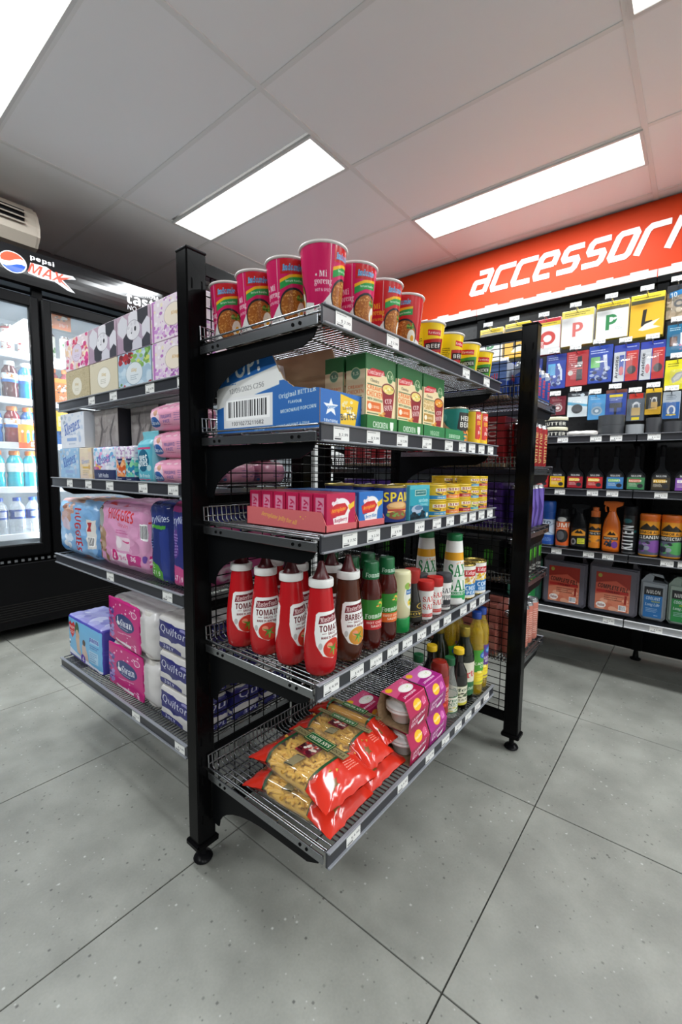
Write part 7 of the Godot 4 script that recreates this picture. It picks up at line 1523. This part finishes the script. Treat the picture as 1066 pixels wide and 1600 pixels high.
# ---------------------------------------------------------------- wall unit
func stock_wall() -> void:
	var hz := -2.50
	# hang cards: picture, centre x, bottom y, width, height, thickness, label
	var cards := [
		["plate_red_sideways", -0.668, 1.575, 0.137, 0.18, 0.03, "white learner plate pack with a sideways red letter"],
		["plate_red", -0.524, 1.600, 0.143, 0.172, 0.05, "thick white plate pack with a red letter P"],
		["plate_green", -0.375, 1.607, 0.133, 0.172, 0.03, "white plate pack with a green letter P"],
		["plate_yellow", -0.238, 1.592, 0.128, 0.19, 0.05, "yellow plate pack with a black letter L"],
		["card_camo", -0.128, 1.650, 0.08, 0.145, 0.02, "brown patterned blister pack at the picture's edge"],
		["plate_yellow", -0.815, 1.585, 0.128, 0.18, 0.03, "yellow plate pack seen through the mesh beside the post"],
		["plate_green", -0.955, 1.580, 0.128, 0.18, 0.03, "white and green plate pack seen through the mesh"],
		["card_blue_hose", -0.611, 1.397, 0.094, 0.172, 0.016, "blue tyre gauge pack, first of the middle row"],
		["card_red_tube", -0.514, 1.402, 0.098, 0.168, 0.016, "red sealant tube pack"],
		["card_blue_green", -0.413, 1.405, 0.101, 0.176, 0.016, "blue and green filler pack"],
		["card_epoxy", -0.307, 1.400, 0.1, 0.17, 0.016, "silver, blue and red glue pack with a pink tube"],
		["card_epoxy_tube", -0.205, 1.397, 0.094, 0.171, 0.016, "silver and red glue pack with a grey tube"],
		["card_teal", -0.118, 1.490, 0.078, 0.135, 0.014, "teal blister pack at the picture's edge"],
		["card_key", -0.110, 1.342, 0.088, 0.13, 0.014, "bright yellow key tag pack at the picture's edge"],
		["card_blue_hose", -0.735, 1.380, 0.11, 0.18, 0.016, "blue pack behind the end post, seen through the mesh"],
		["card_blue_green", -0.860, 1.380, 0.11, 0.18, 0.016, "blue pack seen through the mesh, second from the post"],
		["card_blue_hose", -0.985, 1.380, 0.11, 0.18, 0.016, "blue pack seen through the mesh, third from the post"],
		["card_maroon", -0.594, 1.262, 0.074, 0.095, 0.02, "maroon radiator cap pack"],
		["card_white_cap", -0.502, 1.247, 0.092, 0.122, 0.02, "white pack with a black fuel cap"],
		["card_lightblue", -0.417, 1.229, 0.076, 0.12, 0.02, "light blue pack with a round chrome part"],
		["card_squeegee", -0.336, 1.236, 0.087, 0.129, 0.02, "navy pack with a black squeegee"],
		["card_lock_red", -0.256, 1.212, 0.071, 0.128, 0.02, "brass padlock pack with a red header"],
		["card_lock_yellow", -0.189, 1.238, 0.061, 0.117, 0.02, "padlock pack with a yellow header"],
		["card_shackle", -0.122, 1.214, 0.064, 0.12, 0.02, "grey and blue shackle pack"]]
	for c in cards:
		var o := thing("hanging_pack", c[6], "pack", Vector3(c[1], c[2], hz), 0, "packs on pegboard hooks")
		var m := MB.new(); m.bevel(Vector3(0, c[4] / 2, -c[5] / 2), Vector3(c[3], c[4], c[5]), 0.0015, pic(c[0]), bit(c[0], 0.02, 0.5, 0.03, 0.2), bit(c[0], 0.05, 0.02, 0.2, 0.03))
		part(o, "pack", m, printed(0.28))
		if not (c[0] as String).begins_with("plate"):
			var bl := MB.new(); bl.soft(Vector3(0, c[4] * 0.42, 0.004), Vector3(c[3] * 0.55, c[4] * 0.5, 0.014), 0.006, 0.0, 0.0, 2, Rect2(0, 0, 1, 1), Rect2(), Rect2(), 8)
			part(o, "blister", bl, clear("f2f4f6", 0.08, 0.04))
		var k := thing("peg_hook", "wire hook carrying the " + (c[6] as String), "hook", Vector3(c[1], c[2] + c[4] - 0.012, hz), 0, "pegboard hooks")
		var r := MB.new(); r.tube([Vector3(0, 0, WZ - hz + 0.002), Vector3(0, 0, 0.03), Vector3(0, 0.012, 0.04)], 0.0022, 6); r.tube([Vector3(0, 0.014, WZ - hz + 0.002), Vector3(0, 0.016, 0.055)], 0.0018, 6)
		part(k, "rod", r, mat("aeb0b2", 0.25, 0.9))
		var t := MB.new(); t.box(Vector3(0, 0.016, 0.056), Vector3(0.05, 0.022, 0.001), bit("ticket_6.50", 0, 0.05, 1, 0.9))
		var tp := part(k, "price_ticket", t, printed(0.4)); tp.rotation_degrees.x = -4
	var e := 0.0008
	# shelf of polish and tape
	var y: float = WDECK[0] + e
	for q in [[-0.590, 0, "bottom polish tin of the near pile"], [-0.590, 1, "top polish tin of the near pile"]]:
		place("tin", "polish_tin", "tin", func(o: Node3D) -> void:
			var m := MB.new(); m.lathe([Vector2(0.001, 0.0), Vector2(0.05, 0.0), Vector2(0.0505, 0.032)], 26, pic("wax_tin")); part(o, "body", m, printed(0.3))
			var l := MB.new(); l.lathe([Vector2(0.052, 0.032), Vector2(0.053, 0.033), Vector2(0.053, 0.046), Vector2(0.051, 0.049), Vector2(0.001, 0.049)], 26); part(o, "lid", l, mat("d2cdb2", 0.35)), "black and cream " + q[2], Vector3(q[0] + 0.012, y + q[1] * 0.0495, -2.43), 0, "polish tins")
	var cl := thing("folded_cloth", "folded white cloth lying between polish tins and tape", "cloth", Vector3(-0.455, y, -2.43), 6)
	mk_pack(cl, 0.13, 0.024, 0.1, 0.01, 0.002, 0.006, 31, pic("roll_white"), Rect2(), Rect2(), 0.8, "cloth")
	var tape := func(o: Node3D, r: float, h: float, c: String) -> void:
		var m := MB.new(); m.lathe([Vector2(r * 0.62, 0.0), Vector2(r, 0.0), Vector2(r, h), Vector2(r * 0.62, h)], 28); part(o, "tape", m, mat(c, 0.32))
		var i := MB.new(); i.lathe([Vector2(r * 0.62, h), Vector2(r * 0.58, h), Vector2(r * 0.58, 0.0), Vector2(r * 0.62, 0.0)], 28); part(o, "core", i, mat("8c7a62", 0.8))
	for q in [["t1", -0.340, 0.0, 0.054, 0.046, "3b3d40", "wide charcoal tape roll at the bottom of its pile"], ["t1", -0.340, 0.0465, 0.054, 0.046, "3b3d40", "wide charcoal tape roll on top of its pile"], ["t2", -0.246, 0.0, 0.036, 0.046, "8d9194", "silver tape roll beside the charcoal pile"], ["t3", -0.176, 0.0, 0.029, 0.072, "3a3b3e", "tall narrow charcoal tape roll"], ["t4", -0.108, 0.0, 0.034, 0.052, "333437", "charcoal tape roll at the picture's edge"]]:
		place(q[0], "tape_roll", "tape", tape.bind(q[3], q[4], q[5]), q[6], Vector3(q[1], y + q[2], -2.43), 0, "tape rolls")
	# oil additives: flat black bottles with long necks
	y = WDECK[1] + e
	var ob := ["oil_redyellow", "oil_yellow", "oil_leak", "oil_redyellow", "oil_blue", "oil_greenred", "oil_flush", "oil_lilac"]
	var ox := [-0.628, -0.552, -0.472, -0.388, -0.305, -0.224, -0.132, -0.048]
	var ol := ["red labelled additive bottle beside the drinks shelf", "yellow labelled additive bottle", "maroon labelled additive bottle", "red and yellow labelled additive bottle", "blue labelled additive bottle", "green and red labelled additive bottle", "black and gold labelled additive bottle", "lilac labelled additive bottle at the picture's edge"]
	for i in 8:
		place("ob_" + ob[i] + ("x" if i == 0 else ""), "additive_bottle", "bottle", func(o: Node3D) -> void:
			var m := MB.new()
			var oc := PackedVector2Array([Vector2(-0.035, 0.0), Vector2(0.035, 0.0), Vector2(0.036, 0.004), Vector2(0.036, 0.062), Vector2(0.032, 0.074), Vector2(0.014, 0.094), Vector2(0.0095, 0.108), Vector2(0.0085, 0.15), Vector2(-0.0085, 0.15), Vector2(-0.0095, 0.108), Vector2(-0.014, 0.094), Vector2(-0.032, 0.074), Vector2(-0.036, 0.062), Vector2(-0.036, 0.004)])
			m.prism(oc, -0.019, 0.019)
			part(o, "body", m, mat("1a1b1d", 0.25) if i > 0 else mat("8c1c1e", 0.25))
			var c := MB.new(); c.lathe([Vector2(0.011, 0.148), Vector2(0.012, 0.149), Vector2(0.0115, 0.196), Vector2(0.01, 0.2), Vector2(0.001, 0.2)], 14); part(o, "cap", c, mat("121214", 0.35))
			var l := MB.new(); l.prism(PackedVector2Array([Vector2(-0.033, 0.004), Vector2(0.033, 0.004), Vector2(0.033, 0.06), Vector2(0.02, 0.076), Vector2(-0.02, 0.076), Vector2(-0.033, 0.06)]), 0.019, 0.0196, pic(ob[i])); part(o, "label", l, printed(0.35)), ol[i], Vector3(ox[i], y, -2.415), 0, "black oil additive bottles")
	# sprays and wipes
	y = WDECK[2] + e
	var zf := -2.42
	place("tb", "spray_can", "spray can", func(o: Node3D) -> void: mk_bottle(o, [0.001, 0.001, 0.032, 0.0, 0.033, 0.003, 0.033, 0.006], mat("b4b6b8", 0.3, 0.8), [0.033, 0.17, 0.0335, 0.171, 0.0335, 0.218, 0.03, 0.224, 0.001, 0.224], mat("2053a6", 0.35), [0.033, 0.006, 0.033, 0.17], pic("tyre_blue"), 24), "blue and white spray can with blue cap", Vector3(-0.588, y, zf), 0)
	place("tp", "spray_can", "spray can", func(o: Node3D) -> void: mk_bottle(o, [0.001, 0.001, 0.03, 0.0, 0.031, 0.003, 0.031, 0.006], mat("b4b6b8", 0.3, 0.8), [0.031, 0.15, 0.026, 0.164, 0.024, 0.166, 0.024, 0.186, 0.022, 0.189, 0.001, 0.189], mat("1b1c1e", 0.3), [0.031, 0.006, 0.031, 0.15], pic("tyre_pump"), 24), "orange tyre inflator can with black top", Vector3(-0.519, y, zf), 0)
	var trig := func(o: Node3D, bc: String, hc: String, pr: String, h: float) -> void:
		var m := MB.new(); m.lathe(prof([0.001, 0.001, 0.034, 0.0, 0.037, 0.004, 0.037, h * 0.46, 0.032, h * 0.6, 0.018, h * 0.74, 0.0135, h * 0.8]), 22, Rect2(0, 0, 1, 1), 1.0, 0.62); part(o, "body", m, mat(bc, 0.3))
		var l := MB.new(); l.lathe(prof([0.0374, 0.01, 0.0374, h * 0.46, 0.034, h * 0.56]), 22, Rect2(pic(pr).position - Vector2(pic(pr).size.x, 0), Vector2(pic(pr).size.x * 3, pic(pr).size.y)), 1.0, 0.63)
		l = MB.new()
		for k in 8:
			var a0 := deg_to_rad(-62 + k * 15.5); var a1 := deg_to_rad(-62 + (k + 1) * 15.5)
			var r := pic(pr)
			l.quad(Vector3(sin(a0) * 0.0376, 0.01, cos(a0) * 0.0236), Vector3(sin(a1) * 0.0376, 0.01, cos(a1) * 0.0236), Vector3(sin(a1) * 0.0376, h * 0.46, cos(a1) * 0.0236), Vector3(sin(a0) * 0.0376, h * 0.46, cos(a0) * 0.0236), Rect2(r.position.x + r.size.x * k / 8.0, r.position.y, r.size.x / 8.0, r.size.y))
		part(o, "label", l, printed(0.3))
		var hd := MB.new()
		hd.prism(PackedVector2Array([Vector2(-0.012, h * 0.8), Vector2(0.013, h * 0.8), Vector2(0.015, h * 0.87), Vector2(0.04, h * 0.92), Vector2(0.042, h * 0.985), Vector2(0.01, h), Vector2(-0.034, h * 0.99), Vector2(-0.036, h * 0.93), Vector2(-0.014, h * 0.88)]), -0.012, 0.012)
		part(o, "spray_head", hd, mat(hc, 0.35))
		var tg := MB.new(); tg.tube([Vector3(-0.026, h * 0.93, 0), Vector3(-0.03, h * 0.86, 0), Vector3(-0.026, h * 0.78, 0)], 0.004, 6); part(o, "trigger", tg, mat(hc, 0.35))
	place("trig1", "trigger_spray", "spray bottle", trig.bind("18191b", "1d1e20", "wheel_label", 0.216), "black trigger spray with orange and yellow label", Vector3(-0.445, y, zf), 0)
	place("sm", "spray_bottle", "spray bottle", func(o: Node3D) -> void: mk_bottle(o, [0.001, 0.001, 0.022, 0.0, 0.0245, 0.004, 0.0245, 0.13, 0.02, 0.15, 0.0185, 0.16], mat("1b1a18", 0.3), [0.0195, 0.158, 0.02, 0.16, 0.0195, 0.186, 0.0135, 0.188, 0.0135, 0.204, 0.001, 0.206], mat("c2622a", 0.35), [0.0249, 0.01, 0.0249, 0.125], pic("protect_small"), 20), "small orange-capped protectant bottle", Vector3(-0.377, y, zf), 0)
	place("trig2", "trigger_spray", "spray bottle", trig.bind("cf6418", "cf6418", "protect_orange", 0.237), "bright orange trigger spray bottle", Vector3(-0.308, y, zf), 0)
	place("kit", "spray_can", "spray can", func(o: Node3D) -> void: mk_bottle(o, [0.001, 0.001, 0.027, 0.0, 0.028, 0.003, 0.028, 0.006], mat("b4b6b8", 0.3, 0.8), [0.028, 0.176, 0.0285, 0.177, 0.0285, 0.212, 0.026, 0.217, 0.001, 0.217], mat("1a1b1d", 0.35), [0.028, 0.006, 0.028, 0.176], pic("kitten"), 24), "black spray can with sideways white lettering", Vector3(-0.236, y, zf), 0)
	for q in [["wipes_cleaning", -0.160, "orange wipes tub with a purple patch"], ["wipes_protect", -0.080, "orange wipes tub with a green patch"], ["wipes_cleaning", 0.0, "orange wipes tub cut by the picture's edge"]]:
		place(q[0], "wipes_tub", "wipes", func(o: Node3D) -> void: mk_bottle(o, [0.001, 0.001, 0.037, 0.0, 0.0385, 0.004, 0.0385, 0.006], mat("dd9426", 0.3), [0.0385, 0.166, 0.0395, 0.167, 0.0395, 0.182, 0.037, 0.187, 0.001, 0.187], mat("d56a1e", 0.35), [0.0385, 0.006, 0.0385, 0.166], pic(q[0]), 26), q[2], Vector3(q[1], y, zf), 0, "orange wipes tubs")
	# coolant
	y = WDECK[3] + e
	var jug := func(o: Node3D, c: String, w: float, h: float, d: float, pr: String, cap: String) -> void:
		# lower body, shoulder under the cap, and a grip with an open gap beneath it
		var m := MB.new()
		m.prism(PackedVector2Array([Vector2(-w / 2 + 0.012, 0), Vector2(w / 2 - 0.012, 0), Vector2(w / 2, 0.014), Vector2(w / 2, h * 0.815), Vector2(-w / 2, h * 0.835), Vector2(-w / 2, 0.014)]), -d / 2, d / 2 - 0.012)
		m.prism(PackedVector2Array([Vector2(-w / 2, h * 0.835), Vector2(-w * 0.06, h * 0.827), Vector2(-w * 0.02, h * 0.955), Vector2(-w * 0.2, h), Vector2(-w * 0.34, h * 0.95), Vector2(-w / 2 + 0.01, h * 0.9)]), -d / 2 + 0.004, d / 2 - 0.016)
		var hm := MB.new()
		hm.prism(PackedVector2Array([Vector2(-w * 0.02, h * 0.955), Vector2(w * 0.36, h * 0.925), Vector2(w / 2 - 0.02, h * 0.985), Vector2(w / 2 - 0.035, h), Vector2(-w * 0.2, h)]), -d * 0.2, d * 0.2)
		hm.prism(PackedVector2Array([Vector2(w * 0.36, h * 0.818), Vector2(w / 2, h * 0.815), Vector2(w / 2 - 0.012, h * 0.87), Vector2(w / 2 - 0.02, h * 0.985), Vector2(w * 0.36, h * 0.925)]), -d * 0.2, d * 0.2)
		part(o, "handle", hm, mat(c, 0.35))
		# the front shell stands proud round the sunken grip
		var inset := PackedVector2Array([Vector2(-w / 2 + 0.02, 0.008), Vector2(w / 2 - 0.02, 0.008), Vector2(w / 2 - 0.008, 0.022), Vector2(w / 2 - 0.008, h * 0.79), Vector2(-w / 2 + 0.008, h * 0.82), Vector2(-w / 2 + 0.008, 0.022)])
		m.prism(inset, d / 2 - 0.012, d / 2)
		part(o, "body", m, mat(c, 0.35))
		var l := MB.new(); l.box(Vector3(0, h * 0.4, d / 2 + 0.0005), Vector3(w * 0.7, h * 0.66, 0.001), pic(pr)); part(o, "label", l, printed(0.3))
		var cp := MB.new(); cp.lathe([Vector2(0.02, h * 0.93), Vector2(0.022, h * 0.93), Vector2(0.022, h * 1.03), Vector2(0.02, h * 1.04), Vector2(0.001, h * 1.04)], 18, Rect2(0, 0, 1, 1), 1, 1, Vector3(-w * 0.3, 0, -0.01)); part(o, "cap", cp, mat(cap, 0.35))
	var dz := -2.455
	place("jug", "coolant_jug", "jug", jug.bind("57555e", 0.2, 0.272, 0.12, "coolant_jug", "1b1b1d"), "large grey coolant jug with red label beside the drinks shelf", Vector3(-0.494, y, dz), 0, "large coolant jugs")
	place("jug", "coolant_jug", "jug", unmade, "large grey coolant jug with red label, nearer the shelf leg", Vector3(-0.284, y, dz), 0, "large coolant jugs")
	place("jugg", "coolant_jug", "jug", jug.bind("2c5a4a", 0.17, 0.26, 0.12, "coolant_green", "1b1b1d"), "large dark green jug mostly behind the drinks shelf", Vector3(-0.688, y, dz), 0, "large coolant jugs")
	place("nb2", "coolant_bottle", "bottle", jug.bind("8d949a", 0.098, 0.212, 0.08, "coolant_blue", "17181a"), "blue labelled coolant bottle with black cap", Vector3(-0.128, y, dz), 0, "small coolant bottles")
	place("ng2", "coolant_bottle", "bottle", jug.bind("8a9a90", 0.098, 0.212, 0.08, "coolant_green", "17181a"), "green labelled coolant bottle at the picture's edge", Vector3(-0.026, y, dz), 0, "small coolant bottles")
